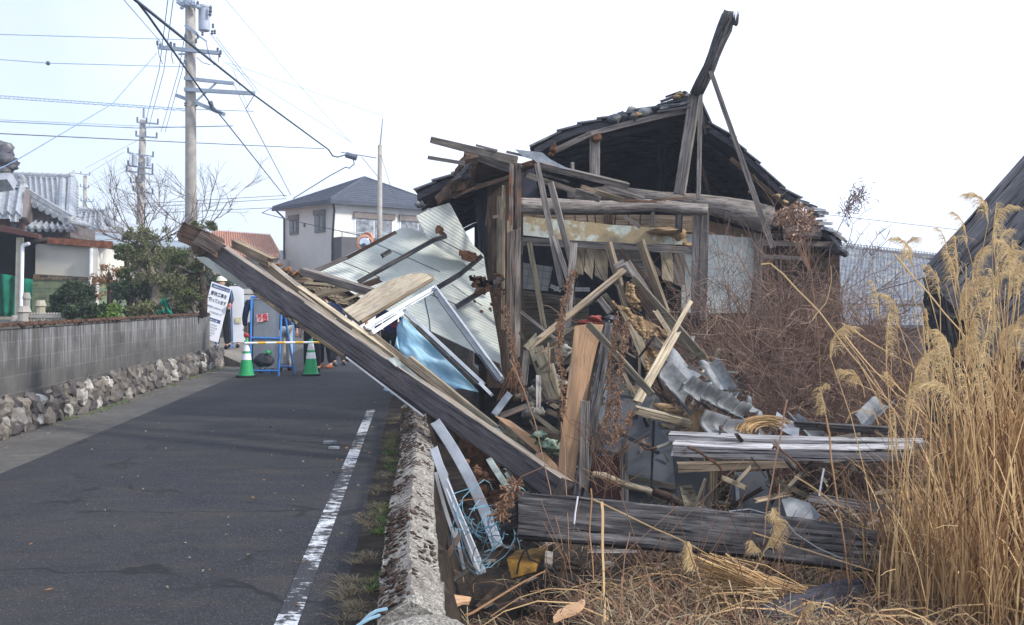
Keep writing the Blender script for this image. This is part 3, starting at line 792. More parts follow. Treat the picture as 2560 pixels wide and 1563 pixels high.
def person(foot, h, lab, face=180, top='cloth_navy', legs='cloth_dark', shoes='cloth_black', hair='hair', helmet=None,
           handL=None, handR=None, stride=.10, lean=0, gloves=None, skirt=0):
    """foot: ground point between the feet; face: heading in degrees (180 looks at the camera); hand targets in world space"""
    foot = Vector(foot); k = h/1.70
    e = empty('person', foot, lab, 'person')
    rz = Matrix.Rotation(R(face), 3, 'Z')
    def L(x, y, z): return foot + rz @ Vector((x*k, y*k + lean*z*k*.1, z*k))
    pel = L(0, 0, .92); ch = L(0, .01, 1.22); nk = L(0, .01, 1.43); hd0 = L(0, .02, 1.50)
    V = [pel, L(0, 0, 1.06), ch, L(0, 0, 1.36), nk, hd0, L(0, .025, 1.56), L(0, .02, 1.63)]
    E = [(0,1),(1,2),(2,3),(3,4),(4,5),(5,6),(6,7)]; Rd = [(.135*k, .11*k), (.12*k, .095*k), (.145*k, .10*k), (.11*k, .08*k), .055*k, .062*k, (.078*k, .092*k), (.070*k, .085*k)]
    segs = {}
    for sgn, hand in ((-1, handL), (1, handR)):
        sh = L(.185*sgn, 0, 1.37)
        hand = Vector(hand) if hand is not None else L(.25*sgn, .06, .80)
        v = hand - sh; Lm = .52*k
        if v.length > Lm: hand = sh + v.normalized()*Lm; v = hand - sh
        mid = (sh+hand)/2; bend = math.sqrt(max(0, (.27*k)**2 - (v.length/2)**2))
        el = mid + (rz @ Vector((.5*sgn, -.45, -.75))).normalized()*bend
        i = len(V); V += [sh, el, hand]; E += [(3, i), (i, i+1), (i+1, i+2)]; Rd += [.058*k, .043*k, .027*k]
        dr = (hand-el).normalized(); sd = dr.cross(rz @ Vector((0, 1, 0)))
        sd = sd.normalized() if sd.length > .1 else rz @ Vector((1, 0, 0))
        nn = dr.cross(sd).normalized(); pl = hand + dr*.055*k
        V.append(pl); E.append((i+2, i+3)); Rd.append((.034*k, .018*k))
        for f_, (o_, Lf) in enumerate(((-.028, .060), (-.010, .070), (.009, .066), (.027, .052))):
            a = pl + sd*(o_*k) + dr*.03*k; b2 = a + dr*Lf*.5*k + nn*.012*k; c3 = b2 + dr*Lf*.35*k + nn*.03*k
            j = len(V); V += [a, b2, c3]; E += [(i+3, j), (j, j+1), (j+1, j+2)]; Rd += [.009*k, .0085*k, .007*k]
        j = len(V); V += [hand + dr*.03*k - sd*.034*k, hand + dr*.065*k - sd*.052*k + nn*.02*k]; E += [(i+2, j), (j, j+1)]; Rd += [.011*k, .009*k]
        segs[sgn] = (sh, el, hand)
        hp = L(.09*sgn, 0, .88); kn = L(.10*sgn, .02 + stride*.5*sgn, .48); an = L(.11*sgn, -.02 + stride*sgn, .085); toe = L(.12*sgn, .13 + stride*sgn, .035)
        j = len(V); V += [hp, kn, an, toe]; E += [(0, j), (j, j+1), (j+1, j+2), (j+2, j+3)]; Rd += [.085*k, .056*k, .038*k, .033*k]
        segs[('l', sgn)] = (hp, kn, an, toe)
    # face: nose, chin and ears grown from the head
    for q, rr in ((L(0, .125, 1.565), .012*k), (L(0, .085, 1.49), .028*k), (L(.088, .01, 1.565), .013*k), (L(-.088, .01, 1.565), .013*k)):
        V.append(q); E.append((6, len(V)-1)); Rd.append(rr)
    skin_mesh('body', V, E, Rd, 'skin', e, 0, 1)
    # clothes
    JV = [L(0, 0, .86), L(0, 0, 1.06), ch, L(0, 0, 1.36), L(0, .01, 1.45)]; JE = [(0,1),(1,2),(2,3),(3,4)]; JR = [(.165*k, .13*k), (.15*k, .125*k), (.17*k, .13*k), (.145*k, .10*k), .068*k]
    for sgn in (-1, 1):
        sh, el, hand = segs[sgn]; i = len(JV); JV += [sh, el, el + (hand-el)*.86]; JE += [(3, i), (i, i+1), (i+1, i+2)]; JR += [.078*k, .062*k, .05*k]
    skin_mesh('jacket', JV, JE, JR, top, e, 1, 1)
    TV = [L(0, 0, .93)]; TE = []; TR_ = [(.15*k, .125*k)]
    for sgn in (-1, 1):
        hp, kn, an, toe = segs[('l', sgn)]; i = len(TV); TV += [hp, kn, an + Vector((0, 0, .02))]; TE += [(0, i), (i, i+1), (i+1, i+2)]; TR_ += [.100*k, .078*k, .066*k]
    skin_mesh('trousers', TV, TE, TR_, legs, e, 0, 1)
    for sgn in (-1, 1):
        hp, kn, an, toe = segs[('l', sgn)]; q = MB(); dr = (toe-an); dr.z = 0; c = an + dr*.45; c.z = foot.z + .045*k
        rr = Matrix.Rotation(math.atan2(dr.y, dr.x), 3, 'Z'); q.blob(c, .14*k, .05*k, .05*k, 12, 8, .06, rr); q.build('shoe', MT[shoes], e, smooth=True)
    hc = L(0, .0, 1.605)
    if hair:
        q = MB(); b0 = len(q.v)
        for i in range(8):
            th = math.pi*.56*i/7
            for j in range(16):
                a = 2*math.pi*j/16; v = Vector((math.sin(th)*math.cos(a)*.093, math.sin(th)*math.sin(a)*.108 - .008, math.cos(th)*.098))
                if v.y > .05 and v.z < .03: v.y *= .6; v.z = .03
                q.v.append(hc + rz @ (v*k))
        for i in range(7):
            for j in range(16): q.f.append((i*16+j, i*16+(j+1) % 16, (i+1)*16+(j+1) % 16, (i+1)*16+j))
        q.build('hair', MT[hair], e, smooth=True)
    for sgn in (-1, 1):
        q = MB(); q.blob(L(.032*sgn, .098, 1.585), .011*k, .008*k, .007*k, 8, 6, 0); q.build('eye', MT['black'], e, smooth=True)
    q = MB(); q.blob(L(0, .104, 1.512), .024*k, .008*k, .006*k, 8, 6, 0, rz); q.build('mouth', MT['glove_red'], e, smooth=True)
    if helmet:
        q = MB(); q.lathe(hc + Vector((0, 0, -.0)), [(.135*k, .012*k), (.13*k, .02*k), (.118*k, .03*k), (.112*k, .06*k), (.095*k, .095*k), (.06*k, .12*k), (.02*k, .13*k)], 20); q.build('helmet', MT[helmet], e, smooth=True)
    if gloves:
        for sgn in (-1, 1):
            q = MB(); hand = segs[sgn][2]; dr = (hand - segs[sgn][1]).normalized(); q.blob(hand + dr*.05*k, .05*k, .05*k, .055*k, 10, 8, .15); q.build('glove', MT[gloves], e, smooth=True)
    return e
# man in a cream helmet behind the lettered sign
g0 = P(480+430*.1728, 0, 24.45); g0.z = .315
person(g0, 1.72, 'worker in cream helmet holding up the lettered sign board', 180, 'cloth_dark', 'cloth_black', helmet='helmet_cream', handL=fQ(545, 735, 24.02), handR=fQ(190, 700, 24.02), gloves='glove_red', stride=.03)
g0 = P(480+600*.1728, 0, 25.1); g0.z = .32
person(g0, 1.62, 'worker in pale green helmet standing behind the blank white board', 180, 'cloth_navy', 'cloth_dark', helmet='helmet_green', stride=.03)
g0 = P(420+800*.2792, 0, 21.2); g0.z = .03
person(g0, 1.74, 'person in navy jacket standing behind the left leg of the A-frame stand', 10, 'cloth_navy', 'cloth_dark', stride=.05)
g0 = P(420+1045*.2792, 0, 21.4); g0.z = .0
person(g0, 1.68, 'person in navy jacket and pale trousers behind the right leg of the A-frame stand', 200, 'cloth_navy', 'cloth_white', stride=.08)
g0 = P(420+890*.2792, 0, 20.9); g0.z = .0
person(g0, 1.64, 'person in black clothes whose feet show under the metal plate', 180, 'cloth_black', 'cloth_black', stride=.04)
g0 = P(700+355*.2273, 0, 21.0); g0.z = .0
person(g0, 1.70, 'person in navy coat and black trousers directly behind the lampless cone', 185, 'cloth_navy', 'cloth_black', stride=.05)
g0 = P(700+500*.2273, 0, 22.2); g0.z = .0
person(g0, 1.68, 'person in black trousers and orange brown shoes behind the long beam', 150, 'cloth_navy', 'cloth_black', 'shoe_orange', stride=.03)
g0 = P(700+650*.2273, 0, 23.2); g0.z = .0
person(g0, 1.70, 'person with grey shoes standing behind the others near the beam', 200, 'cloth_navy', 'cloth_dark', 'shoe_grey', stride=.07)
# the two seen through the tilted window frame
g0 = P(700+1520*.2273, 0, 17.6); g0.z = -.06
pp = person(g0, 1.60, 'worker in navy jacket with white name patch seen inside the tilted window frame', 190, 'cloth_navy', 'cloth_black', handL=fS(1640, 735, 17.3), handR=fS(1330, 760, 17.4), gloves='glove_red', stride=.05)
q = MB(); q.box(fS(1462, 635, 17.39), .11, .012, .075, Matrix.Rotation(.1, 3, 'Y')); q.build('name_patch', MT['sign_white'], pp)
g0 = P(700+1215*.2273, 0, 19.0); g0.z = -.02
pp = person(g0, 1.66, 'worker in dark navy vest with red chest lettering beside the blue film', 180, 'cloth_navy', 'cloth_black', stride=.05)
text('HD', pp, fS(1228, 800, 18.80), (1, 0, .25), (-.25, 0, 1), .13, 'red_ink')
yp = MB(); yp.tube([fS(1640, 462, 18.4), fS(1668, 470, 18.4), fS(1712, 672, 18.2)], .055, 10); T(yp.build('yellow_pole', MT['yellow_plastic'], smooth=True), 'thick yellow pipe leaning behind the worker in the window frame', 'pipe')
# ------------------------------------------------------------------ left side buildings
def slab(name, pts, off, mat, parent=None, axis=None, **k):
    q = MB(); q.prism(pts, off); return q.build(name, mat, parent, axis=axis, **k)
def roof_rows(name, c, rows, courses, mat, parent, amp=.05, th=.08):
    """tiled slope; c = eave-left, eave-right, ridge-right, ridge-left; raised round rows plus stepped courses"""
    q = MB(); nu = rows*6; nv = courses*2
    def pr(u, v):
        x = (u*rows) % 1; h = amp*max(0, math.cos((x-.5)*2*math.pi*.9))**.7 if abs(x-.5) < .27 else 0
        s = (v*courses) % 1
        return h + .03*(1 - s)
    q.patch(c, nu, nv, pr, th); return q.build(name, mat, parent)
def ridge(name, a, b2, r, mat, parent, knobs=0, layers=2):
    q = MB(); a = Vector(a); b2 = Vector(b2)
    for l in range(layers): q.obox(a + Vector((0, 0, -r*.9 + l*r*.55)), b2 + Vector((0, 0, -r*.9 + l*r*.55)), r*(2.4 - .35*l), r*.42)
    q.tube([a, b2], r*.8, 8)
    for i in range(knobs):
        p = a.lerp(b2, (i+.5)/knobs); q.blob(p + Vector((0, 0, r*.55)), r*.35, r*.35, r*.4, 6, 5, 0)
    return q.build(name, mat, parent)
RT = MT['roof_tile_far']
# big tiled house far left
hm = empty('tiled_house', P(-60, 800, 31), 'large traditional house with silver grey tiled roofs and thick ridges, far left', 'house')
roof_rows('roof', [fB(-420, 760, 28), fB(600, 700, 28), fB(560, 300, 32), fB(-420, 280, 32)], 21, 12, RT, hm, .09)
ridge('ridge', fB(-420, 245, 32), fB(605, 285, 32), .13, RT, hm, 19, 3)
ridge('descending_ridge', fB(540, 315, 31.6), fB(525, 640, 28), .13, RT, hm, 0)
ridge('descending_ridge', fB(612, 290, 32), fB(592, 650, 28), .15, RT, hm, 0)
q = MB()
for i in range(14):
    y = 350 + i*26; q.tube([fB(628, y, 31.5-.2*i), fB(668, y+12, 31.5-.2*i)], .035, 6)
q.build('gable_tiles', RT, hm)
q = MB(); q.blob(fB(612, 280, 31.8), .11, .11, .16, 8, 6, .2); q.blob(fB(615, 325, 31.8), .17, .14, .14, 8, 6, .2); q.build('ridge_end_tile', RT, hm)
slab('wall', [fB(-420, 690, 28.6), fB(640, 690, 28.6), fB(640, 1500, 28.6), fB(-420, 1500, 28.6)], (0, 4, 0), MT['grey_brown'], hm)
slab('gable_wall', [fB(600, 330, 32.3), fB(660, 660, 32.3), fB(560, 660, 32.3)], (0, .3, 0), RT, hm)
# lower entrance roof, gable to the right
hp_ = empty('porch_roof', P(20, 800, 24), 'lower tiled porch roof with dark brown gable and white ended edge tiles, on the left', 'roof')
roof_rows('roof', [fB(-260, 620, 23.2), fB(180, 612, 23.2), fB(222, 385, 25), fB(-260, 372, 25)], 6, 8, RT, hp_, .10)
ridge('ridge', fB(-260, 318, 25), fB(190, 335, 25), .12, RT, hp_, 6, 3)
q = MB(); q.blob(fB(180, 305, 25), .10, .1, .13, 8, 6, .2); q.blob(fB(188, 370, 25), .14, .1, .12, 8, 6, .2); q.build('ridge_end_tile', RT, hp_)
slab('barge_face', [fB(215, 385, 24.6), fB(228, 440, 24.6), fB(225, 720, 24.2), fB(205, 690, 24.2), fB(172, 622, 23.3)], (.05, .2, 0), MT['brown_frame'], hp_)
q = MB()
q.obox(fB(235, 425, 24.6), fB(590, 640, 24.6), .22, .10, up=(0, 1, 0))
for i in range(7): p = fB(240 + i*56, 495 + i*28, 24.5); q.tube([p, p + Vector((.05, .9, .0))], .075, 10)
for i in range(16): p = fB(245 + i*23, 445 + i*13.5, 24.55); q.tube([p, p + Vector((.03, .25, .08))], .045, 6)
q.build('verge_tiles', RT, hp_)
q = MB(); q.lathe(fB(575, 655, 24.4), [(.11, 0), (.11, .08), (.06, .09), (.06, .06)], 14, axis=(0, -1, 0)); q.build('end_disc', RT, hp_)
slab('gable_panel', [fB(232, 520, 24.75), fB(300, 545, 24.75), fB(560, 680, 24.75), fB(235, 660, 24.75)], (0, .15, 0), MT['brown_frame'], hp_)
roof_rows('lower_roof', [fB(90, 730, 24.0), fB(640, 738, 24.0), fB(600, 690, 24.9), fB(240, 655, 24.9)], 9, 3, RT, hp_, .08)
slab('support_wall', [fB(-200, 640, 25), fB(600, 700, 25), fB(600, 800, 25), fB(-200, 780, 25)], (0, 1.5, 0), MT['brown_frame'], hp_)
for x in (20, 60, 185): q = MB(); q.obox(fB(x, 640, 23.8), fB(x+5, 730, 23.8), .09, .09); q.build('red_strut', MT['red_brown'], hp_)
# carport in the dark
cp_ = empty('carport', P(0, 900, 21), 'dark open carport with maroon fascia, cream post and green netting', 'carport')
slab('fascia', [fB(-300, 660, 21), fB(0, 690, 21), (fB(330, 775, 21)), fB(330, 808, 21), fB(0, 745, 21), fB(-300, 720, 21)], (0, .15, 0), MT['red_brown'], cp_)
slab('roof', [fB(-300, 655, 21.2), fB(330, 770, 21.2), fB(330, 785, 24.6), fB(-300, 690, 24.6)], (0, 0, -.05), MT['steel_roof'], cp_)
slab('back_wall', [fB(-300, 700, 24.9), fB(300, 780, 24.9), fB(300, 1450, 24.9), fB(-300, 1450, 24.9)], (0, .15, 0), MT['interior_dark'], cp_)
slab('side_wall', [fB(-420, 640, 21.2), fB(-420, 690, 24.9), fB(-420, 1500, 24.9), fB(-420, 1500, 21.2)], (.1, 0, 0), MT['interior_dark'], cp_)
q = MB(); q.obox(fB(172, 800, 21.2), fB(158, 1500, 21.2), .11, .11); q.build('post', MT['post_cream'], cp_)
q = MB(); q.tube([fB(192, 868, 21.15), fB(180, 1470, 21.15)], .04, 8); q.tube([fB(192, 868, 21.15), fB(250, 850, 21.3)], .04, 8); q.build('downpipe', MT['sign_white'], cp_)
q = MB(); q.patch([fB(-150, 1490, 22.4), fB(275, 1490, 22.4), fB(272, 1158, 22.4), fB(-150, 1075, 22.4)], 24, 6, lambda u, v: .06*math.sin(u*31) + .04*math.sin(u*13+v*3), .02); q.build('netting', MT['net_green'], cp_, smooth=True)
slab('ground_sill', [fB(-200, 1478, 22), fB(180, 1478, 22), fB(180, 1500, 22), fB(-200, 1500, 22)], (0, .3, 0), MT['post_cream'], cp_)
# cream outbuilding with green tiles
ob = empty('outbuilding', P(160, 850, 24), 'cream walled outbuilding with green and brown brick tiles below and orange fascia', 'building')
q = MB(); q.v = []; 
slab('wall', [fB(305, 855, 24), fB(832, 885, 24), fB(832, 1160, 24), fB(300, 1125, 24)], (0, 4, 0), MT['cream_wall'], ob)
o = slab('brown_tile_band', [fB(285, 1110, 23.92), fB(772, 1140, 23.92), fB(772, 1170, 23.92), fB(280, 1160, 23.92)], (0, .1, 0), MT['brown_brick'], ob, axis=(1, 0, 0))
o = slab('green_tile_wall', [fB(276, 1160, 23.94), fB(772, 1170, 23.94), fB(772, 1500, 23.94), fB(262, 1500, 23.94)], (0, 3.9, 0), MT['green_brick'], ob, axis=(1, 0, 0))
slab('fascia', [fB(400, 798, 23.82), fB(948, 832, 23.82), fB(955, 880, 23.82), fB(940, 893, 23.82), fB(400, 848, 23.82)], (0, .12, 0), MT['fascia_brown'], ob)
slab('roof', [fB(258, 818, 23.95), fB(400, 795, 23.92), fB(950, 832, 23.92), fB(950, 842, 28), fB(258, 815, 28)], (0, 0, -.08), MT['brown_frame'], ob)
q = MB(); q.obox(fB(818, 885, 23.9), fB(806, 1385, 23.9), .16, .12); q.build('corner_post', MT['cream_wall'], ob)
o = slab('post_tiles', [fB(790, 1145, 23.80), fB(816, 1145, 23.80), fB(806, 1340, 23.80), fB(782, 1340, 23.80)], (0, .03, 0), MT['brown_brick'], ob, axis=(1, 0, 0))
q = MB(); q.tube([fB(779, 893, 23.8), fB(766, 1385, 23.8)], .045, 8); q.build('downpipe', MT['sign_white'], ob)
q = MB(); q.tube([fB(833, 1160, 23.8), fB(820, 1375, 23.8)], .025, 6); q.build('conduit', MT['sign_white'], ob)
# long low building behind with a metal roof
lb = empty('long_shed', P(330, 800, 27), 'long low building with pale blue grey metal roof and grey brown wall behind the garden trees', 'building')
slab('roof', [fB(430, 815, 26), fB(960, 850, 26), fB(1640, 893, 26), fB(1600, 835, 28.5), (fB(1000, 765, 30)), fB(440, 722, 30)], (0, 0, -.06), MT['steel_roof'], lb)
slab('wall', [fB(560, 850, 26.5), fB(1660, 895, 26.5), fB(1660, 1500, 26.5), fB(560, 1500, 26.5)], (0, 3, 0), MT['grey_brown'], lb)
q = MB(); q.prism([fB(848, 985, 26.42), fB(1064, 1000, 26.42), fB(1058, 1310, 26.42), fB(842, 1300, 26.42)], (0, .06, 0)); wnd = q.build('window', MT['brown_frame'], lb)
q = MB(); q.prism([fB(860, 1000, 26.38), fB(1052, 1012, 26.38), fB(1046, 1295, 26.38), fB(855, 1285, 26.38)], (0, .03, 0)); q.build('pane', MT['slate_panel'], wnd)
slab('parapet', [fB(832, 1292, 25.5), fB(1010, 1300, 25.5), fB(1010, 1500, 25.5), fB(832, 1500, 25.5)], (0, .15, 0), MT['balcony_grey'], lb)
slab('parapet_cap', [fB(832, 1284, 25.45), fB(1012, 1293, 25.45), fB(1012, 1303, 25.45), fB(832, 1296, 25.45)], (0, .25, 0), MT['cream_wall'], lb)
# second tiled roof further right
h2 = empty('tiled_house', P(230, 800, 36), 'smaller silver grey tiled roof behind the metal roofed shed, stepping down to the right', 'house')
roof_rows('roof', [fB(560, 770, 34), fB(880, 770, 34), fB(880, 605, 37), fB(640, 600, 37)], 6, 7, RT, h2, .10)
ridge('ridge', fB(600, 560, 37), fB(915, 585, 37), .13, RT, h2, 7, 3)
ridge('descending_ridge', fB(862, 610, 36.8), fB(870, 760, 34), .15, RT, h2)
q = MB(); q.blob(fB(928, 575, 36.8), .17, .15, .2, 8, 6, .2); q.tube([fB(928, 600, 36.8), fB(930, 700, 36)], .2, 8); q.tube([fB(900, 745, 35), fB(1000, 762, 35)], .17, 8); q.tube([fB(940, 650, 36), fB(1010, 750, 35)], .2, 8); q.build('ridge_end_tile', RT, h2)
slab('gable', [fB(935, 640, 36.9), fB(1030, 770, 36.9), fB(700, 770, 36.9), fB(700, 620, 36.9)], (0, 3, 0), RT, h2)
ridge('lower_ridge', fB(600, 665, 30), fB(790, 735, 29), .14, RT, h2, 5, 1)
# dark ornate ridge end at the left edge
on = empty('ridge_ornament', P(0, 400, 22), 'dark curled ridge end ornament of a nearer roof cut by the left edge', 'ornament')
q = MB()
for (x, y, r) in ((-30, 60, .35), (25, 55, .16), (45, 75, .10), (0, 110, .32), (60, 105, .15), (85, 100, .06), (30, 150, .28), (75, 160, .13), (60, 195, .20), (110, 200, .08), (140, 210, .05), (0, 200, .35), (20, 30, .12)):
    q.blob(fB(x, y, 22 + .1*math.sin(x)), r, r*.8, r*.62, 10, 8, .35, k=x)
q.build('scroll', MT['roof_tile_dark'], on, smooth=True)
ridge('ridge_base', fB(-900, 215, 22), fB(95, 225, 22), .10, RT, on, 0, 3)
slab('roof_slope', [fB(-900, 225, 22), fB(90, 235, 22), fB(60, 300, 21), fB(-900, 420, 20)], (0, .3, -.2), RT, on)
slab('roof_wall', [fB(-900, 240, 22.3), fB(60, 240, 22.3), fB(60, 1500, 22.3), fB(-900, 1500, 22.3)], (0, .3, 0), MT['grey_brown'], on) if 0 else None
# little fence and stone posts of the garden
gf = MB()
for i in range(12): gf.lathe(fB(245 + i*24, 1520, 17), [(.018, 0), (.018, .12 + .012*(i % 3)), (.024, .13), (.02, .15), (.0, .155)], 8)
gf.obox(fB(225, 1470, 17), fB(530, 1475, 17), .06, .05); T(gf.build('garden_fence', MT['pole_concrete']), 'tiny pale stone picket fence behind the block wall', 'fence')
for i, (x, y0, wd, lab) in enumerate(((205, 1385, .12, 'thick weathered garden post with a rounded top beside the tiny picket fence'), (228, 1270, .07, 'thin pale marker stake standing behind the thick garden post'), (345, 1335, .10, 'cream coloured short post in front of the green brick tiles'), (125, 1465, .07, 'stubby pale peg at the foot of the carport post'))):
    q = MB(); a = fB(x, y0, 17 + i*.2); q.lathe(Vector((a.x, a.y, .5)), [(wd*.8, 0), (wd*.8, a.z-.62), (wd*1.0, a.z-.6), (wd*.7, a.z-.5)], 10); T(q.build('garden_post', MT['post_cream'] if i == 2 else MT['pole_concrete']), lab, 'post')

# ------------------------------------------------------------------ far houses
# orange roofed house
hh = empty('orange_roof_house', P(620, 650, 50), 'low house with orange pantiled roof behind the beam and left of the beige house', 'house')
roof_rows('roof', [fC(350, 655, 44), fC(800, 655, 44), fC(742, 508, 48), fC(350, 478, 48)], 26, 10, MT['orange_tile'], hh, .07)
slab('side_slope', [fC(744, 508, 48), fC(802, 655, 44), fC(800, 600, 52)], (0, .1, -.1), MT['orange_tile'], hh)
slab('wall', [fC(300, 640, 44.6), fC(795, 660, 44.6), fC(795, 900, 44.6), fC(300, 900, 44.6)], (0, 7, 0), MT['siding_beige'], hh)
# beige two storey house
bh = empty('two_storey_house', P(850, 760, 46), 'beige two storey house with dark hipped slate roof, shuttered windows and balcony', 'house')
Ze = 5.80; Nc = Vector((-7.75, 43.3, Ze)); Dl = Vector((-.66, .755, 0)).normalized(); Dr = Vector((.755, .66, 0)).normalized()
LE, RE = 5.03, 6.6
Lc = Nc + Dl*LE; Rc = Nc + Dr*RE; Bc = Lc + Dr*RE; Ap = Vector((-6.85, 47.3, 7.22))
q = MB()
for a, b2 in ((Nc, Lc), (Rc, Nc), (Bc, Rc), (Lc, Bc)):
    n = 14
    for i in range(n):
        u0, u1 = i/n, (i+1)/n; lift = Vector((0, 0, .035))
        A, B_ = a.lerp(Ap, u0), b2.lerp(Ap, u0); C_, D_ = b2.lerp(Ap, u1), a.lerp(Ap, u1)
        q.add([A + lift, B_ + lift, C_, D_, A, B_], [(0, 1, 2, 3), (4, 5, 1, 0)])
q.build('roof', MT['slate_roof'], bh)
q = MB(); q.tube([Nc, Ap], .07, 6); q.tube([Lc, Ap], .07, 6); q.tube([Rc, Ap], .07, 6); q.build('hip_ridge', MT['slate_roof'], bh)
q = MB()
for a, b2 in ((Nc, Lc), (Nc, Rc)): q.obox(a + Vector((0, 0, -.08)), b2 + Vector((0, 0, -.08)), .12, .16)
q.build('gutter', MT['slate_roof'], bh)
q = MB(); q.prism([Nc + Vector((0, .05, -.02)), Lc + Vector((0, 0, -.02)), Bc, Rc + Vector((0, 0, -.02))], (0, 0, -.12)); q.build('soffit', MT['siding_lit_white'], bh)
i_ = .42; w0 = Nc + (Dl+Dr)*i_; wlft = Lc + (Dr-Dl)*i_; wr = Rc + (Dl-Dr)*i_; wb = Bc - (Dl+Dr)*i_
q = MB(); q.prism([Vector((p.x, p.y, Ze-.14)) for p in (w0, wlft, wb, wr)], (0, 0, -6)); body = q.build('wall', MT['siding_beige'], bh)
nl = Vector((-Dr.x, -Dr.y, 0)); nr = Vector((-Dl.x, -Dl.y, 0))    # outward normals
def wfeat(side, u0, u1, z0, z1, mat, name, off=.03, parent=None, dep=.06):
    a = w0; D_ = Dl if side == 'l' else Dr; n_ = nl if side == 'l' else nr
    q = MB(); q.prism([Vector(((a + D_*u).x, (a + D_*u).y, z)) + n_*off for u, z in ((u0, z0), (u1, z0), (u1, z1), (u0, z1))], -n_*dep); return q.build(name, MT[mat], parent or bh)
wfeat('r', .02, 5.7, -.2, Ze-.16, 'siding_lit_white', 'sunlit_siding', .012, dep=.01)  # paler overlay paints sunlight onto the right wall
def zat(y, dd): return CH - (y - CY)/F*dd
for (u0, u1, y0, y1) in ((.62, 1.48, 524, 580), (2.95, 3.72, 537, 586)):
    z0, z1 = zat(y1, 44 + u0*.75), zat(y0, 44 + u0*.75)
    f = wfeat('l', u0, u1, z0, z1, 'brown_frame', 'window', .06); wfeat('l', u0+.10, u1-.10, z0+.10, z1-.28, 'window_glass', 'pane', .08, f); wfeat('l', (u0+u1)/2-.03, (u0+u1)/2+.03, z0+.1, z1-.28, 'brown_frame', 'mullion', .10, f)
    wfeat('l', u0-.03, u1+.03, z1-.22, z1, 'grey_brown', 'shutter_box', .11, f)
for (u0, u1) in ((1.05, 3.1), (3.45, 5.5)):
    f = wfeat('r', u0, u1, 3.4, 5.3, 'sign_white', 'balcony_door', .04); wfeat('r', u0-.05, u1+.05, 5.12, 5.40, 'grey_brown', 'shutter_box', .12, f)
    wfeat('r', u0+.08, (u0+u1)/2-.03, 3.5, 5.10, 'curtain', 'pane', .06, f); wfeat('r', (u0+u1)/2+.03, u1-.08, 3.5, 5.10, 'curtain', 'pane', .06, f)
bal = wfeat('r', -.02, 5.7, 3.1, 4.22, 'balcony_grey', 'balcony', .72, dep=.7)
wfeat('r', -.02, 5.7, 4.42, 4.46, 'stucco_rail', 'rail', .70, bal, .05)
for k in range(6): wfeat('r', .02+k*.9, .06+k*.9, 4.22, 4.42, 'stucco_rail', 'baluster', .69, bal, .04)
q = MB(); a = w0 + nl*.05 + nr*.02
q.tube([Nc + Vector((.1, .3, -.1)), w0 + nr*.10 + Vector((0, 0, Ze-.4-Ze)), Vector((a.x, a.y, 4)), Vector((a.x, a.y, 0))], .05, 6); q.build('downpipe', MT['black'], bh)
q = MB(); a = wlft + nl*.06; q.tube([Lc + Vector((.1, .2, -.1)), Vector((a.x, a.y, Ze-.5)), Vector((a.x, a.y, 0))], .05, 6); q.build('downpipe', MT['black'], bh)
wfeat('l', 2.35, 2.45, 4.8, 4.98, 'brown_frame', 'vent', .06); wfeat('l', 2.3, 2.55, 1.3, 1.55, 'balcony_grey', 'vent_hood', .12)
wfeat('l', 2.2, 2.9, .2, .9, 'brown_frame', 'vent_grille', .06)
# orange traffic mirror and sheds behind the debris
tm = empty('traffic_mirror', fC(1365, 600, 33), 'round convex traffic mirror with orange rim above the green panels', 'mirror')
q = MB(); q.lathe(fC(1372, 560, 33), [(.26, 0), (.28, .05), (.26, .10), (.21, .11), (.21, .05)], 26, axis=(.35, -1, 0)); q.build('rim', MT['orange_plastic'], tm)
q = MB(); q.blob(fC(1374, 560, 32.93), .21, .05, .21, 20, 12, 0, Matrix.Rotation(.34, 3, 'Z')); q.build('glass', MT['mirror'], tm, smooth=True)
q = MB(); q.lathe(fC(1400, 532, 33.4), [(.22, 0), (.24, .05), (.22, .12)], 26, axis=(-.5, -1, 0)); q.build('rim', MT['orange_plastic'], tm)
q = MB(); q.tube([Vector((fC(1385, 0, 33.4).x, 33.45, 0)), fC(1385, 540, 33.45)], .05, 8); q.build('post', MT['orange_plastic'], tm)
kb = empty('rear_block_wall', P(1120, 950, 16.6), 'low wall of plain grey blocks behind the tilted window frame, dry straw on top', 'wall')
o = slab('blocks', [fS(1640, 835, 16.6), fS(2080, 830, 16.6), fS(2100, 1500, 16.6), fS(1640, 1500, 16.6)], (0, .15, 0), MT['grey_blocks'], kb, axis=(1, 0, 0), origin=fS(1640, 980, 16.6))
b = MB()
for i in range(260):
    x = random.uniform(1660, 2040); y = 830 - random.random()**1.2*(150 if x < 1850 else 90)
    p = fS(x, y, 17.0 + random.uniform(-.1, .6)); a = random.uniform(0, 6.28); dv = Vector((math.cos(a)*.15, math.sin(a)*.12, random.uniform(-.06, .05)))
    b.ribbon([p - dv, p + Vector((0, 0, .02)), p + dv], .012)
b.blob(fS(1800, 860, 17.4), .55, .4, .42, 14, 10, .3)
T(b.build('straw_heap', MT['verge_dry']), 'heap of dry yellowish straw lying behind the grey block wall', 'straw', kind='stuff')
sdg = empty('plank_fence', P(1200, 900, 15.8), 'brown vertical board wall with a small barred vent panel under the green siding', 'wall')
slab('boards', [fS(2080, 690, 15.8), fS(2120, 690, 15.8), fS(2440, 880, 15.8), fS(2460, 1408, 15.8), fS(2080, 1408, 15.8)], (0, .1, 0), MT['wood_tan'], sdg, axis=(0, 0, 1))
for (x, y0, y1) in ((2145, 720, 1000), (2190, 760, 1000), (2225, 780, 1000)): q = MB(); q.obox(fS(x, y0, 15.75), fS(x, y1, 15.75), .05, .03); q.build('batten', MT['wood_dark'], sdg)
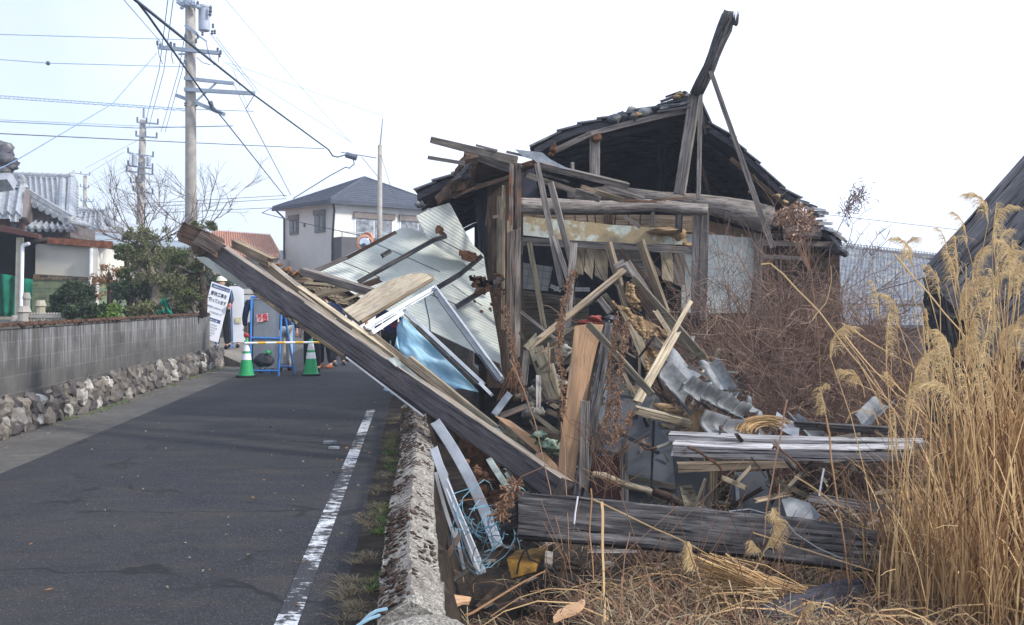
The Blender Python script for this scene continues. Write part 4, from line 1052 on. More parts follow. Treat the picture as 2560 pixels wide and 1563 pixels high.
slab('vent_panel', [fS(2130, 1040, 15.75), fS(2235, 1110, 15.75), fS(2235, 1320, 15.75), fS(2130, 1200, 15.75)], (0, .04, 0), MT['sign_white'], sdg)
for k in range(4): q = MB(); q.obox(fS(2148+k*22, 1070+k*14, 15.70), fS(2152+k*22, 1190+k*12, 15.70), .035, .03); q.build('vent_bar', MT['black'], sdg)
# low roofs and walls closing the horizon far behind
fr = empty('tiled_house', P(2130, 760, 34), 'grey tiled roof with openwork ridge beyond the red brush on the right', 'house')
q = MB()
cc = [fL(940, 1060, 27), fL(1800, 1060, 27), fL(1700, 640, 36), fL(1040, 545, 36)]
q.patch(cc, 30*5, 17*3, lambda u, v: .022*abs(math.sin(u*30*math.pi)) + .10*(1 - (v*17) % 1), .08); q.build('roof', MT['roof_tile_mid'], fr)
ridge('ridge', fL(1000, 560, 36), fL(1760, 632, 36), .20, MT['roof_tile_dark'], fr, 0, 2)
q = MB()
for i in range(38): p = fL(1050 + i*18, 530 + i*2.0, 36); q.tube([p + Vector((-.09, 0, -.08)), p + Vector((-.05, 0, .06)), p + Vector((.05, 0, .07)), p + Vector((.09, 0, -.06))], .022, 5)
q.build('ridge_tracery', MT['stucco_rail'], fr)
slab('wall', [fL(900, 900, 29), fL(1900, 900, 29), fL(1900, 1300, 29), fL(900, 1300, 29)], (0, 6, 0), MT['grey_brown'], fr)
for i, (x0, x1, y0, dd, m_, lab) in enumerate(((420, 760, 640, 70, 'siding_beige', 'pale distant house wall just left of the beige house'), (100, 470, 700, 75, 'grey_brown', 'distant brownish house behind the garden trees'), (1050, 1240, 700, 60, 'siding_beige', 'distant pale house glimpsed behind the green siding'), (1250, 2600, 800, 60, 'grey_brown', 'long low distant building behind the ruin'))):
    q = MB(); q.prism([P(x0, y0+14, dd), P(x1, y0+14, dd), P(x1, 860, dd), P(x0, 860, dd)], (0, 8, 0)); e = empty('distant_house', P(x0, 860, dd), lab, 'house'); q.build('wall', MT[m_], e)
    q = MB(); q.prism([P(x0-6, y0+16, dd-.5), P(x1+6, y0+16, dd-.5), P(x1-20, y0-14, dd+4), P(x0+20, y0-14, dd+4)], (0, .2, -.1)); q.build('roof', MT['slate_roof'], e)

# ------------------------------------------------------------------ poles and wires
pl = empty('utility_pole', P(478, 0, 28).xy.to_3d(), 'tall near concrete utility pole with transformer and steel cross arms', 'utility pole', 'utility poles')
dP = 28; xb = P(477, 0, dP).x
q = MB(); q.tube([Vector((xb, dP, 0)), Vector((xb, dP, 6)), Vector((xb-.02, dP, 11.6))], lambda t: .165 - .035*t, 18); q.build('pole', MT['pole_concrete'], pl, smooth=True)
def arm(a, b2, r=.04, d=dP, root=pl, fr_=fA, mat='steel_arm', nme='cross_arm'):
    q = MB(); q.obox(fr_(a[0], a[1], d), fr_(b2[0], b2[1], d), r*2, r*2); return q.build(nme, MT[mat], root)
arm((1360, 405), (1880, 455), .05, dP-.2); arm((1575, 668), (2000, 715), .045, dP-.2); arm((1575, 765), (2175, 800), .05, dP-.2)
arm((1500, 812), (1600, 850), .045, dP-.1); arm((1680, 880), (1920, 980), .05, dP-.25); arm((1585, 215), (1680, 290), .045, dP-.2); arm((1700, 310), (1765, 355), .02, dP-.2)
arm((1845, 712), (1665, 875), .022, dP-.2, nme='brace'); arm((1525, 465), (1600, 460), .02, dP-.2, nme='brace')
tf = MB(); tc_ = fA(1745, 265, dP+.1); tf.lathe(tc_, [(.14, 0), (.155, .02), (.155, .62), (.17, .63), (.17, .68), (.12, .72)], 20); tfo = tf.build('transformer', MT['transformer'], pl)
for (x, y) in ((1795, 140), (1800, 110), (1690, 70)): q = MB(); q.lathe(fA(x, y, dP-.05), [(.03, 0), (.05, .05), (.03, .09), (.045, .14), (.02, .2)], 8); q.build('bushing', MT['insulator'], tfo)
for (x, y) in ((1345, 375), (1460, 385), (1490, 395), (1370, 400), (1860, 435), (1885, 455), (1875, 480), (1820, 230), (1812, 285), (1835, 282), (1690, 320), (1730, 295), (1675, 358), (1585, 320), (1585, 540), (1585, 900), (1680, 900)):
    q = MB(); q.lathe(fA(x, y+12, dP-.22), [(.02, 0), (.04, .03), (.025, .06), (.04, .09), (.02, .13)], 8); q.build('insulator', MT['insulator'], pl)
q = MB(); q.tube([fA(1795, 870, dP-.3), fA(1815, 920, dP-.3), fA(1850, 950, dP-.3), fA(1900, 965, dP-.3)], lambda t: .07 - .045*t, 8); q.build('cable_joint', MT['insulator'], pl)
for (a, b2) in (((1470, 400), (1480, 545)), ((1345, 380), (1390, 550)), ((1880, 460), (1865, 530)), ((1760, 360), (1830, 560)), ((1680, 490), (1800, 555))):
    q = MB(); q.tube([fA(*a, dP-.25), fA((a[0]+b2[0])/2-8, (a[1]+b2[1])/2+14, dP-.25), fA(*b2, dP-.25)], .010, 5); q.build('jumper', MT['cable'], pl)
# clutter at the top: cut-out switches
q = MB()
for (x, y, r) in ((1540, 25, .10), (1570, 45, .09), (1555, 70, .06), (1620, 20, .14), (1645, 45, .10), (1690, 60, .07)): q.blob(fA(x, y, dP-.25), r, r*.6, r*.7, 8, 6, .3, k=x)
q.build('switch_gear', MT['steel_arm'], pl)
q = MB(); q.obox(fA(1500, -10, dP-.2), fA(1720, 60, dP-.2), .07, .07); q.build('cross_arm', MT['steel_arm'], pl)
def farpole(px, ytop, d, r, lean, lab, arms, tfs=()):
    x0 = P(px, 0, d).x; e = empty('utility_pole', Vector((x0, d, 0)), lab, 'utility pole', 'utility poles'); top = P(px + lean, ytop, d)
    q = MB(); q.tube([Vector((x0, d, 0)), top], r, 10, r*.72); q.build('pole', MT['pole_concrete'], e, smooth=True)
    for (f_, a, b2) in arms:
        q = MB(); q.obox(f_(*a, d-.2), f_(*b2, d-.2), .08, .08); q.build('cross_arm', MT['steel_arm'], e)
        for u in (.02, .45, .97):
            p = f_(a[0] + (b2[0]-a[0])*u, a[1] + (b2[1]-a[1])*u, d-.2); q = MB(); q.tube([p, p + Vector((0, 0, .28))], .05, 6); q.build('insulator', MT['insulator'], e)
    for (f_, x, y0, y1, r2) in tfs:
        a = f_(x, y1, d-.3); q = MB(); q.lathe(a, [(r2*.9, 0), (r2, .05), (r2, f_(x, y0, d).z - a.z), (r2*.6, f_(x, y0, d).z - a.z + .08)], 12); q.build('transformer', MT['transformer'], e)
    return e
p3 = farpole(342, 300, 55, .24, 16, 'distant leaning utility pole with two small transformers, left of the tall near pole',
        [(fA, (1170, 1045), (1355, 1060)), (fA, (1160, 1162), (1345, 1178)), (fB, (1090, 75), (1315, 110)), (fB, (1090, 185), (1310, 212)), (fB, (1078, 230), (1310, 262)), (fB, (1115, 330), (1220, 318)), (fB, (1135, 400), (1310, 425))],
        [(fB, 1148, 100, 190, .14), (fB, 1270, 125, 190, .12)])
q = MB(); q.tube([fA(1228, 1010, 55), fA(1230, 925, 55)], .07, 6); q.build('lightning_rod', MT['steel_arm'], p3)
farpole(208, 440, 100, .24, 5, 'most distant small utility pole above the tiled roofs', [(fB, (628, 248), (770, 268)), (fB, (685, 365), (760, 375)), (fB, (690, 485), (800, 495))])
p2 = farpole(948, 363, 40, .12, 2, 'slim concrete utility pole with a thin rod standing in front of the beige house', [])
q = MB(); q.tube([P(949, 368, 40), P(957, 296, 40)], .022, 6); q.tube([P(951, 368, 40), P(957, 296, 40)], .02, 6); q.build('rod', MT['steel_arm'], p2)
q = MB(); q.tube([fV(832, 372, 38), fV(845, 376, 38), fV(858, 380, 38)], .11, 8); q.tube([fV(820, 366, 38), fV(905, 380, 40)], .02, 5); q.build('cable_closure', MT['insulator'], p2)
def cable(lab, pts, r=.012, mat='cable_thin', sag=0, name='overhead_wire', grp='overhead wires'):
    """pts: (frame, x, y, depth)"""
    w_ = [f_(x, y, d) for f_, x, y, d in pts]; out = []
    for i in range(len(w_)-1):
        for k in range(12):
            t = k/12; p = w_[i].lerp(w_[i+1], t); p.z -= 4*sag*t*(1-t)*(1/len(w_)); out.append(p)
    out.append(w_[-1]); q = MB(); q.tube(out, r, 5)
    return T(q.build(name, MT[mat]), lab, 'wire', grp)
cable('thick dark cable from the top left past the near pole to the splice box', [(fV, 300, -20, 14), (fV, 610, 228, 27), (fV, 790, 360, 36), (fV, 800, 375, 36.5), (fV, 812, 378, 37), (fV, 833, 372, 38)], .026, 'cable')
cable('dark cable crossing the pole steeply down towards its lowest arm', [(fV, 312, -20, 14), (fV, 358, 40, 17), (fV, 510, 255, 27.7)], .022, 'cable')
cable('dark cable going from the lowest arm down to the right behind the roof', [(fV, 510, 255, 27.7), (fV, 540, 290, 28.5), (fV, 685, 473, 43)], .018, 'cable')
cable('black wire continuing from the second arm down to the far eaves', [(fA, 2180, 800, 27.8), (fA, 2100, 930, 29), (fV, 700, 470, 43)], .012, 'cable')
cable('thin wire linking the upper arm to the wire under the second arm', [(fA, 2000, 725, 27.8), (fA, 2100, 930, 29)], .009)
cable('straight dark wire crossing the whole sky from the left edge to the splice box', [(fV, -30, 320, 24), (fV, 345, 338, 30), (fV, 780, 358, 37)], .013, 'cable', grp='overhead wires')
cable('double wire just above the far pole top at mid height on the left', [(fV, -30, 291, 24), (fV, 330, 308, 29), (fV, 560, 303, 28)], .013, 'cable_thin')
cable('faint wire just above the double wire on the left', [(fV, -30, 287, 24), (fV, 330, 303, 29), (fV, 450, 307, 28)], .007)
cable('upper strand of the spiral telephone wire on the left', [(fV, -30, 228, 24), (fV, 450, 262, 28), (fV, 610, 268, 28)], .009)
cable('lower strand of the spiral telephone wire on the left', [(fV, -30, 234, 24), (fV, 450, 266, 28)], .009)
pts = []
for i in range(260): x = -30 + i*1.85; pts.append(fV(x, 230.5 + i*.135 + 3.2*math.sin(i*.55), 24 + i*.0155))
q = MB(); q.tube(pts, .006, 4); T(q.build('overhead_wire', MT['cable_thin']), 'wavy spiral binding wire between the two telephone strands', 'wire', 'overhead wires')
cable('topmost horizontal wire from the left edge to the near pole', [(fV, -30, 82, 24), (fV, 450, 96, 28)], .010)
cable('horizontal wire with a small round joint near the left edge', [(fV, -30, 141, 24), (fV, 115, 152, 25), (fV, 450, 161, 28)], .010)
q = MB(); q.blob(fV(115, 152, 25), .06, .05, .05, 8, 6, .2); T(q.build('wire_joint', MT['insulator']), 'small dark joint on the second wire at the left edge', 'joint')
cable('long thin wire sloping from the cross arm down to the left roof', [(fA, 1340, 455, 27.8), (fV, 270, 250, 24), (fV, 35, 388, 18), (fV, -30, 420, 16)], .010)
cable('thin wire from the top left to the upper cross arm', [(fV, 285, -15, 18), (fV, 392, 108, 27.8)], .009)
for i, (xt, xb_, yb) in enumerate(((405, 355, 305), (418, 365, 308), (458, 395, 318), (466, 405, 318))):
    cable(['leftmost', 'second', 'third', 'fourth'][i] + ' of the steep thin wires running to the distant leaning pole', [(fV, xt, -10 if i < 2 else 10, 28), (fV, (xt*.55+xb_*.45), 170, 38), (fV, xb_-8, yb, 55)], .013)
for i, (x0, y0, x1, y1) in enumerate(((520, 90, 625, 225), (505, 80, 615, 222), (545, 150, 925, 280), (540, 150, 850, 345), (535, -10, 675, 155), (675, 155, 840, 340), (560, 165, 600, 268))):
    cable(['upper of the two thin wires dropping from the transformer to the second arm', 'lower of the two thin wires dropping from the transformer to the second arm', 'faint wire with spacers descending gently right of the near pole', 'faintest wire descending right of the near pole towards the house', 'faint wire entering from the top edge right of the transformer', 'faint wire continuing down from the small joint towards the splice box', 'short thin wire hanging from the cross arm end towards the lower wire'][i], [(fV, x0, y0, 28), (fV, x1, y1, 30 + i)], .007 if i > 1 else .009)
for i, (x0, y0, x1, y1) in enumerate(((230, 400, 345, 330), (225, 420, 300, 365), (235, 445, 355, 372), (260, 480, 345, 400))):
    cable(['first', 'second', 'third', 'fourth'][i] + ' thin wire from the top between the two distant poles', [(fV, x0-25, y0+5, 95), (fV, x1, y1, 60)], .012)
for i, (pts) in enumerate(((480, 488, 690, 470, 'upper'), (480, 497, 688, 478, 'middle'), (480, 512, 655, 500, 'lower'))):
    cable(f'{pts[4]} of three wires behind the near pole running right to the slate roof', [(fV, pts[0]-140, pts[1]+2, 40), (fV, pts[2], pts[3], 44)], .012, 'cable')
cable('dark wire looping from the splice box down to the slate roof ridge', [(fV, 850, 385, 38), (fV, 852, 395, 38), (fV, 840, 405, 38.5), (fV, 832, 402, 39), (fV, 790, 425, 40), (fV, 705, 478, 43)], .02, 'cable')
cable('dark wire from the eaves corner crossing the beige wall down to the right', [(fV, 655, 500, 42), (fV, 630, 512, 41), (fV, 660, 520, 41), (fV, 700, 530, 41), (fV, 900, 574, 36)], .016, 'cable')
cable('short dark wire from the splice box down to the slim pole', [(fV, 870, 378, 38), (fV, 913, 430, 39.7)], .012, 'cable')
cable('pair wire falling right from the slim pole behind the roof', [(fV, 915, 370, 40), (fV, 940, 450, 38), (fV, 985, 560, 34)], .010, 'cable')
cable('long faint wire crossing the sky right of the ruin', [(fV, 1960, 513, 34), (fV, 2330, 556, 34), (fV, 2480, 572, 34)], .010, 'cable')
# ------------------------------------------------------------------ trees and shrubs
def leaf_cloud(b, c, rx, ry, rz, n, size, flat=.5, holes=.0, rnd=random):
    c = Vector(c)
    for _ in range(n):
        v = Vector((rnd.gauss(0, 1), rnd.gauss(0, 1), rnd.gauss(0, 1)))
        if v.length < 1e-3: continue
        v = v.normalized() * rnd.random()**.4
        p = c + Vector((v.x*rx, v.y*ry, v.z*rz))
        if holes and nz(p, 4.5) < -holes*.5: continue
        a = Vector((rnd.uniform(-1, 1), rnd.uniform(-1, 1), rnd.uniform(-1, 1)*flat)).normalized(); s = size*rnd.uniform(.6, 1.3)
        t = a.orthogonal().normalized(); t = Matrix.Rotation(rnd.uniform(0, 6.28), 3, a) @ t
        q = a.cross(t); k = len(b.v)
        b.v += [p - t*s, p + q*s*.32, p + t*s, p - q*s*.32]; b.f.append((k, k+1, k+2, k+3))
def branch(b, p, d, L, r, depth, spread=.6, up=.15, n=3, kids=(2, 4), minr=.003, jit=.18):
    pts = [Vector(p)]; d = Vector(d).normalized(); seg = n
    for i in range(seg):
        d = (d + Vector((random.gauss(0, jit), random.gauss(0, jit), random.gauss(0, jit) + up*.25))).normalized(); pts.append(pts[-1] + d*L/seg)
    b.tube(pts, max(r, minr), 4 if r < .015 else 6, max(r*.6, minr*.7), cap=False)
    if depth <= 0: return [pts[-1]]
    tips = []
    for k in range(random.randint(*kids)):
        t = random.uniform(.35, 1.0); i = min(seg-1, int(t*seg)); q = pts[i].lerp(pts[i+1], t*seg - i if t < 1 else 1)
        nd = (d + Vector((random.gauss(0, spread), random.gauss(0, spread), random.gauss(0, spread)))).normalized()
        tips += branch(b, q, nd, L*random.uniform(.55, .8), r*.62, depth-1, spread, up, n, kids, minr, jit)
    return tips
def cloud_tree(name, lab, cat, base, trunk_pts, pads, leaf, bark='bark', size=.045, dens=1.0, grp=None):
    e = empty(name, base, lab, cat, grp); q = MB(); q.tube(trunk_pts, .085, 8, .04)
    for (c, rx, rz) in pads:
        c = Vector(c); near = min(trunk_pts, key=lambda t: (Vector(t)-c).length); m_ = (Vector(near)+c)/2 + Vector((0, 0, -.08)); q.tube([near, m_, c], .035, 6, .015)
    q.build('trunk', MT[bark], e, smooth=True)
    q = MB()
    for (c, rx, rz) in pads:
        leaf_cloud(q, c, rx, rx*.8, rz, int(300*dens*rx/.4), size, 1, .12)
        for _ in range(7):
            a = random.uniform(0, 6.28); leaf_cloud(q, Vector(c) + Vector((math.cos(a)*rx*.8, math.sin(a)*rx*.6, random.uniform(-.6, .6)*rz)), rx*.33, rx*.3, rz*.6, int(90*dens), size, 1)
    q.build('crown', MT[leaf], e); return e
dT = 20
B_ = lambda x, y, d=dT: fB(x, y, d)
cloud_tree('garden_tree', 'tall clipped broadleaf tree with pale trunk in the middle of the garden', 'tree', B_(1310, 1450), [B_(1310, 1480), B_(1310, 1320), B_(1350, 1180), B_(1290, 1080), B_(1270, 950), B_(1250, 860)],
    [(B_(1210, 770), .38, .20), (B_(1330, 780), .32, .16), (B_(1170, 790), .25, .15), (B_(1220, 900), .34, .15), (B_(1340, 920), .36, .18), (B_(1150, 970), .26, .15), (B_(1260, 1010), .38, .17), (B_(1400, 1160), .42, .2), (B_(1280, 1150), .36, .18), (B_(1180, 1030), .25, .13)], 'leaf_olive', 'bark_pale', .04, .55)
cloud_tree('pine_tree', 'spreading garden pine with flat olive pads right of the clipped tree', 'tree', B_(1740, 1450), [B_(1735, 1480, 21), B_(1745, 1300, 21), B_(1720, 1100, 21), B_(1690, 950, 21), B_(1650, 880, 21)],
    [(B_(1560, 930, 21), .50, .14), (B_(1470, 985, 21), .42, .13), (B_(1640, 1010, 21), .45, .14), (B_(1600, 1150, 21), .42, .13), (B_(1560, 1300, 21), .55, .15), (B_(1650, 1310, 21), .3, .13), (B_(1540, 1060, 21), .38, .12), (B_(1780, 1040, 21), .34, .13), (B_(1740, 690, 21), .26, .12), (B_(1620, 1390, 21), .35, .12)], 'leaf_pine', 'bark', .036, .95)
cloud_tree('pine_tree', 'small pine branches with olive needles left of the tall clipped tree', 'tree', B_(1060, 1450, 22), [B_(1120, 1480, 22), B_(1100, 1200, 22), B_(1080, 1000, 22), B_(1060, 900, 22)],
    [(B_(1050, 900, 22), .30, .13), (B_(1110, 960, 22), .30, .12), (B_(1130, 1110, 22), .3, .14), (B_(1060, 1200, 22), .34, .14)], 'leaf_pine', 'bark', .04)
cloud_tree('camellia', 'dark rounded camellia shrub against the grey house wall in the garden centre', 'shrub', B_(1100, 1450), [B_(1110, 1480), B_(1110, 1380), B_(1100, 1280)],
    [(B_(1110, 1230), .34, .16), (B_(1060, 1290), .26, .13), (B_(1170, 1300), .28, .15), (B_(1130, 1410), .42, .18), (B_(1190, 1230), .24, .14)], 'leaf_dark', 'bark', .045, .8)
cloud_tree('cloud_pruned_shrub', 'dark layered cloud pruned shrub in front of the green tiled wall', 'shrub', B_(600, 1480, 18), [B_(600, 1500, 18), B_(580, 1400, 18), B_(640, 1300, 18)],
    [(B_(660, 1235, 18), .30, .13), (B_(630, 1290, 18), .34, .14), (B_(550, 1320, 18), .26, .11), (B_(700, 1300, 18), .22, .1), (B_(510, 1410, 18), .24, .14), (B_(590, 1430, 18), .28, .14)], 'leaf_dark', 'bark', .035, 1.5)
cloud_tree('azalea_bush', 'low round dark bush just behind the block wall, below the outbuilding post', 'shrub', B_(750, 1480, 17), [B_(750, 1500, 17), B_(750, 1440, 17)],
    [(B_(740, 1420, 17), .34, .17), (B_(800, 1440, 17), .26, .14), (B_(690, 1440, 17), .26, .13)], 'leaf_dark', 'bark', .035, 1.5)
cloud_tree('yellow_flower_bush', 'small pale leafed bush with yellow blooms on top of the block wall line', 'shrub', B_(900, 1480, 17), [B_(900, 1500, 17), B_(900, 1440, 17)],
    [(B_(880, 1420, 17), .24, .12), (B_(930, 1440, 17), .22, .1)], 'leaf_weed', 'bark', .03, .8)
cloud_tree('maple_bush', 'rusty orange leafed shrub in front of the grey window', 'shrub', B_(940, 1400, 23), [B_(940, 1480, 23), B_(940, 1250, 23), B_(930, 1100, 23)],
    [(B_(930, 1080, 23), .30, .14), (B_(900, 1160, 23), .34, .2), (B_(990, 1170, 23), .34, .2), (B_(940, 1270, 23), .42, .2)], 'leaf_rust', 'bark', .04, .45)
cloud_tree('hedge_bush', 'mid green bush between the pale trunk and the utility pole', 'shrub', B_(1400, 1450, 21.5), [B_(1400, 1480, 21.5), B_(1400, 1350, 21.5)],
    [(B_(1240, 1410, 19), .32, .15), (B_(1500, 1420, 21.5), .4, .16), (B_(1600, 1230, 22), .36, .18), (B_(1440, 1240, 22), .25, .14)], 'leaf_olive', 'bark', .05, 1.1)
cloud_tree('hedge_bush', 'dark evergreen foliage right of the pine, under the fallen sheet', 'shrub', B_(1850, 1450, 26), [B_(1840, 1480, 26), B_(1830, 1200, 26)],
    [(B_(1800, 1150, 25), .5, .35), (B_(1850, 1250, 25), .5, .4)], 'leaf_dark', 'bark', .06, 1.1)
q = MB(); q.patch([B_(1340, 1460, 19), B_(1475, 1455, 19), B_(1425, 1310, 19.2), B_(1375, 1320, 19.2)], 14, 10, lambda u, v: .05*math.sin(u*17+v*5) + .04*math.sin(v*11), .015); T(q.build('green_netting', MT['net_green'], smooth=True), 'crumpled bright green netting over a garden plant beside the pale trunk', 'netting')
bt = empty('bare_tree', B_(1210, 1450, 24), 'large leafless tree with fine branches rising behind the metal roof', 'tree'); q = MB()
random.seed(21); base = B_(1200, 900, 24)
q.tube([B_(1215, 1480, 24), B_(1210, 1100, 24), base], .07, 8, .04)
for dx, dz, L in ((-.8, .9, 1.7), (-.35, 1, 2.0), (.1, 1, 2.0), (.5, 1, 2.0), (.95, .8, 2.1), (-.9, .55, 1.5), (.3, .7, 1.6), (1.3, .7, 1.9)):
    branch(q, base, (dx*1.5, random.uniform(-.4, .4), dz), L*.56, .016, 3, .38, .2, 4, (3, 4), .004, .14)
q.build('branches', MT['twig_grey'], bt)
q = MB(); random.seed(5); bt2 = empty('bare_tree', B_(1700, 1450, 31), 'leafless branches spreading behind the top of the long beam', 'tree')
for dx in (-.5, .1, .6, 1.1): branch(q, B_(1660, 800, 31), (dx, 0, .8), 1.5, .02, 3, .42, .15, 4, (3, 4), .005, .14)
q.tube([B_(1660, 1480, 31), B_(1660, 800, 31)], .1, 6); q.build('branches', MT['twig_grey'], bt2)
random.seed(11)
# ------------------------------------------------------------------ timber builder
def beam(name, fr, a, b2, w_, mat, lab=None, t=None, roll=0, rag=.02, bow=0, taper=1.0, parent=None, cat='plank', grp=None,
         rnd=False, spl=0.0, twist=0, mat_top=None):
    A = fr(*a); B = fr(*b2); dm = (a[2]+b2[2])/2; wm = w_*fr.k*dm/F; tm = t if t is not None else wm*.45
    X = (B-A).normalized(); mid = (A+B)/2; view = (mid - Vector((0, 0, CH))).normalized()
    Y = view.cross(X).normalized(); Z = X.cross(Y).normalized()     # Z points along the view or back
    if Z.dot(view) > 0: Z = -Z; Y = -Y
    q0 = Matrix.Rotation(R(roll), 3, X); Y = q0 @ Y; Z = q0 @ Z
    L = (B-A).length; n = max(3, min(60, int(L/.07)))
    if rnd: prof = [(math.cos(k*math.pi/7), math.sin(k*math.pi/7)) for k in range(14)]
    else:
        c = .10; c2 = min(.3, c*wm/tm)
        prof = [(-1, -1+c2), (-1+c, -1), (1-c, -1), (1, -1+c2), (1, 1-c2), (1-c, 1), (-1+c, 1), (-1, 1-c2)]
    m_ = len(prof); vs = []; seed = random.random()*50
    for i in range(n+1):
        u = i/n; sc = (1 + (taper-1)*u)
        ctr = A.lerp(B, u) + Y*(bow*4*u*(1-u)*L)
        for k, (py, pz) in enumerate(prof):
            j = 1 + (nz((u*L*2.2, k*.8, seed), 1.0) * rag*6 if rag else 0)*.5
            nn_ = nz((u*L*5, py*1.2 + seed, pz*1.2), 1.0)*rag
            yy = py*wm/2*sc*j + nn_*wm; zz = pz*tm/2*sc*j + nn_*tm
            ex = 0
            if i in (0, n) and (spl or rag): ex = (random.uniform(-1, .6)*spl*wm + random.uniform(-.1, .1)*wm)
            p = ctr + Y*yy + Z*zz + X*(ex if i == n else (-ex if i == 0 else 0))
            vs.append(p)
    fs = []
    for i in range(n):
        for k in range(m_): k2 = (k+1) % m_; fs.append((i*m_+k, i*m_+k2, (i+1)*m_+k2, (i+1)*m_+k))
    for i0, rev in ((0, 1), (n, 0)):     # centre vertex fans so that broken ends stay uneven
        c_ = sum((vs[i0*m_+k] for k in range(m_)), Vector())/m_ + X*(spl*wm*random.uniform(-.5, .5)); vs.append(c_); ci = len(vs)-1
        for k in range(m_): fs.append((i0*m_+k, i0*m_+(k+1) % m_, ci))
    o = mk(name, vs, fs, MT[mat], parent, axis=X, up=Z, smooth=rnd, origin=mid)
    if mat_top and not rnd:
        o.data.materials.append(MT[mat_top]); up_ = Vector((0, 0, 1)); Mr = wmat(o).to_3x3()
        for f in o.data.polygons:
            if (Mr @ f.normal).z > .62: f.material_index = 1  # upward faces take the paler tone, as painted sunlight
    if lab: T(o, lab, cat, grp)
    return o
def poly(name, fr, pts, thick, mat, lab=None, parent=None, axis=None, jag=0, cat='debris', grp=None, nd=3, warp=0):
    """outline polygon (x, y, depth) turned into a real slab of the given thickness"""
    out = []
    n = len(pts)
    for i in range(n):
        a = fr(*pts[i]); b2 = fr(*pts[(i+1) % n])
        for k in range(nd if jag else 1):
            t = k/(nd if jag else 1); p = a.lerp(b2, t)
            if jag and k: p += Vector((random.uniform(-jag, jag), 0, random.uniform(-jag, jag)))
            out.append(p)
    c = sum(out, Vector())/len(out); nn_ = Vector()
    for i in range(len(out)): nn_ += (out[i]-c).cross(out[(i+1) % len(out)]-c)
    nn_.normalize()
    if nn_.dot(c - Vector((0, 0, CH))) < 0: nn_ = -nn_
    ax_ = None
    if axis: ax_ = fr(*axis[1]) - fr(*axis[0])
    q = MB(); q.prism(out, nn_*thick); o = q.build(name, MT[mat], parent, axis=ax_, up=nn_)
    if lab: T(o, lab, cat, grp)
    return o
def plane_pt(fr, x, y, A, n_):
    d1 = fr(x, y, 1.0) - Vector((0, 0, CH)); t = (A - Vector((0, 0, CH))).dot(n_)/d1.dot(n_); return Vector((0, 0, CH)) + d1*t
def rib_sheet(name, fr, pts, ref, rdir, pitch, amp, mat, parent=None, lab=None, thick=.004, sub=6, bend=None, cat='panel', grp=None, step=None):
    """ribbed sheet: polygon outline pts (x,y) on the plane through the three ref points; ribs run along rdir"""
    r3 = [fr(*p) for p in ref]; n_ = (r3[1]-r3[0]).cross(r3[2]-r3[0]).normalized()
    if n_.dot(r3[0] - Vector((0, 0, CH))) > 0: n_ = -n_          # towards the viewer
    Pp = [plane_pt(fr, x, y, r3[0], n_) for x, y in pts]
    U = (plane_pt(fr, *rdir[1], r3[0], n_) - plane_pt(fr, *rdir[0], r3[0], n_)).normalized(); Vv = n_.cross(U); O = Pp[0]
    uv = [((p-O).dot(U), (p-O).dot(Vv)) for p in Pp]
    vmin = min(v for u, v in uv); vmax = max(v for u, v in uv); dv = pitch/sub; rows = []
    k = math.ceil(vmin/dv)
    while k*dv < vmax:
        v = k*dv; xs_ = []
        for i in range(len(uv)):
            (u0, v0), (u1, v1) = uv[i], uv[(i+1) % len(uv)]
            if (v0-v)*(v1-v) < 0: xs_.append(u0 + (u1-u0)*(v-v0)/(v1-v0))
        if len(xs_) >= 2:
            a, b2 = min(xs_), max(xs_); row = []; nn_ = 16
            ph = (k % sub)/sub; h = amp*(1 if ph < .3 else (-.3 if ph > .5 else .2))
            if step: h += .006 if int(v/step) % 2 else 0
            for j in range(nn_+1):
                u = a + (b2-a)*j/nn_; p = O + U*u + Vv*v; bb = bend(p) if bend else 0
                row.append(p + n_*(h + bb))
            rows.append(row)
        k += 1
    q = MB(); m_ = 17; R_ = len(rows)
    for side in (0, 1):
        for row in rows: q.v += [p - n_*(thick*side) for p in row]
    for i in range(R_-1):
        for j in range(m_-1):
            a = i*m_+j; q.f.append((a, a+1, a+m_+1, a+m_)); a += R_*m_; q.f.append((a, a+m_, a+m_+1, a+1))
    for i in range(R_-1):
        for j in (0, m_-1): a = i*m_+j; q.f.append((a, a+m_, a+m_+R_*m_, a+R_*m_))
    for j in range(m_-1):
        for i in (0, R_-1): a = i*m_+j; q.f.append((a, a+1, a+1+R_*m_, a+R_*m_))
    o = q.build(name, MT[mat], parent, axis=U, up=n_)
    if lab: T(o, lab, cat, grp)
    return o
def tile(lab, fr, c, mat='roof_tile', grp='curved grey roof tiles slumped over the debris', amp=.028, ph=0, parent=None, thick=.018):
    pts = [fr(*p) for p in c]
    q = MB(); q.patch(pts, 14, 14, (lambda u, v: -amp*math.sin((v*.95+ph)*2*math.pi)) if amp < 0 else (lambda u, v: amp*math.sin((u+ph)*2*math.pi)), thick)
    o = q.build('roof_tile', MT[mat], parent, smooth=False)
    o.data.polygons.foreach_set('use_smooth', [True]*len(o.data.polygons))
    md = o.modifiers.new('e', 'EDGE_SPLIT'); md.split_angle = R(40)
    if lab: T(o, lab, 'roof tile', grp)
    return o

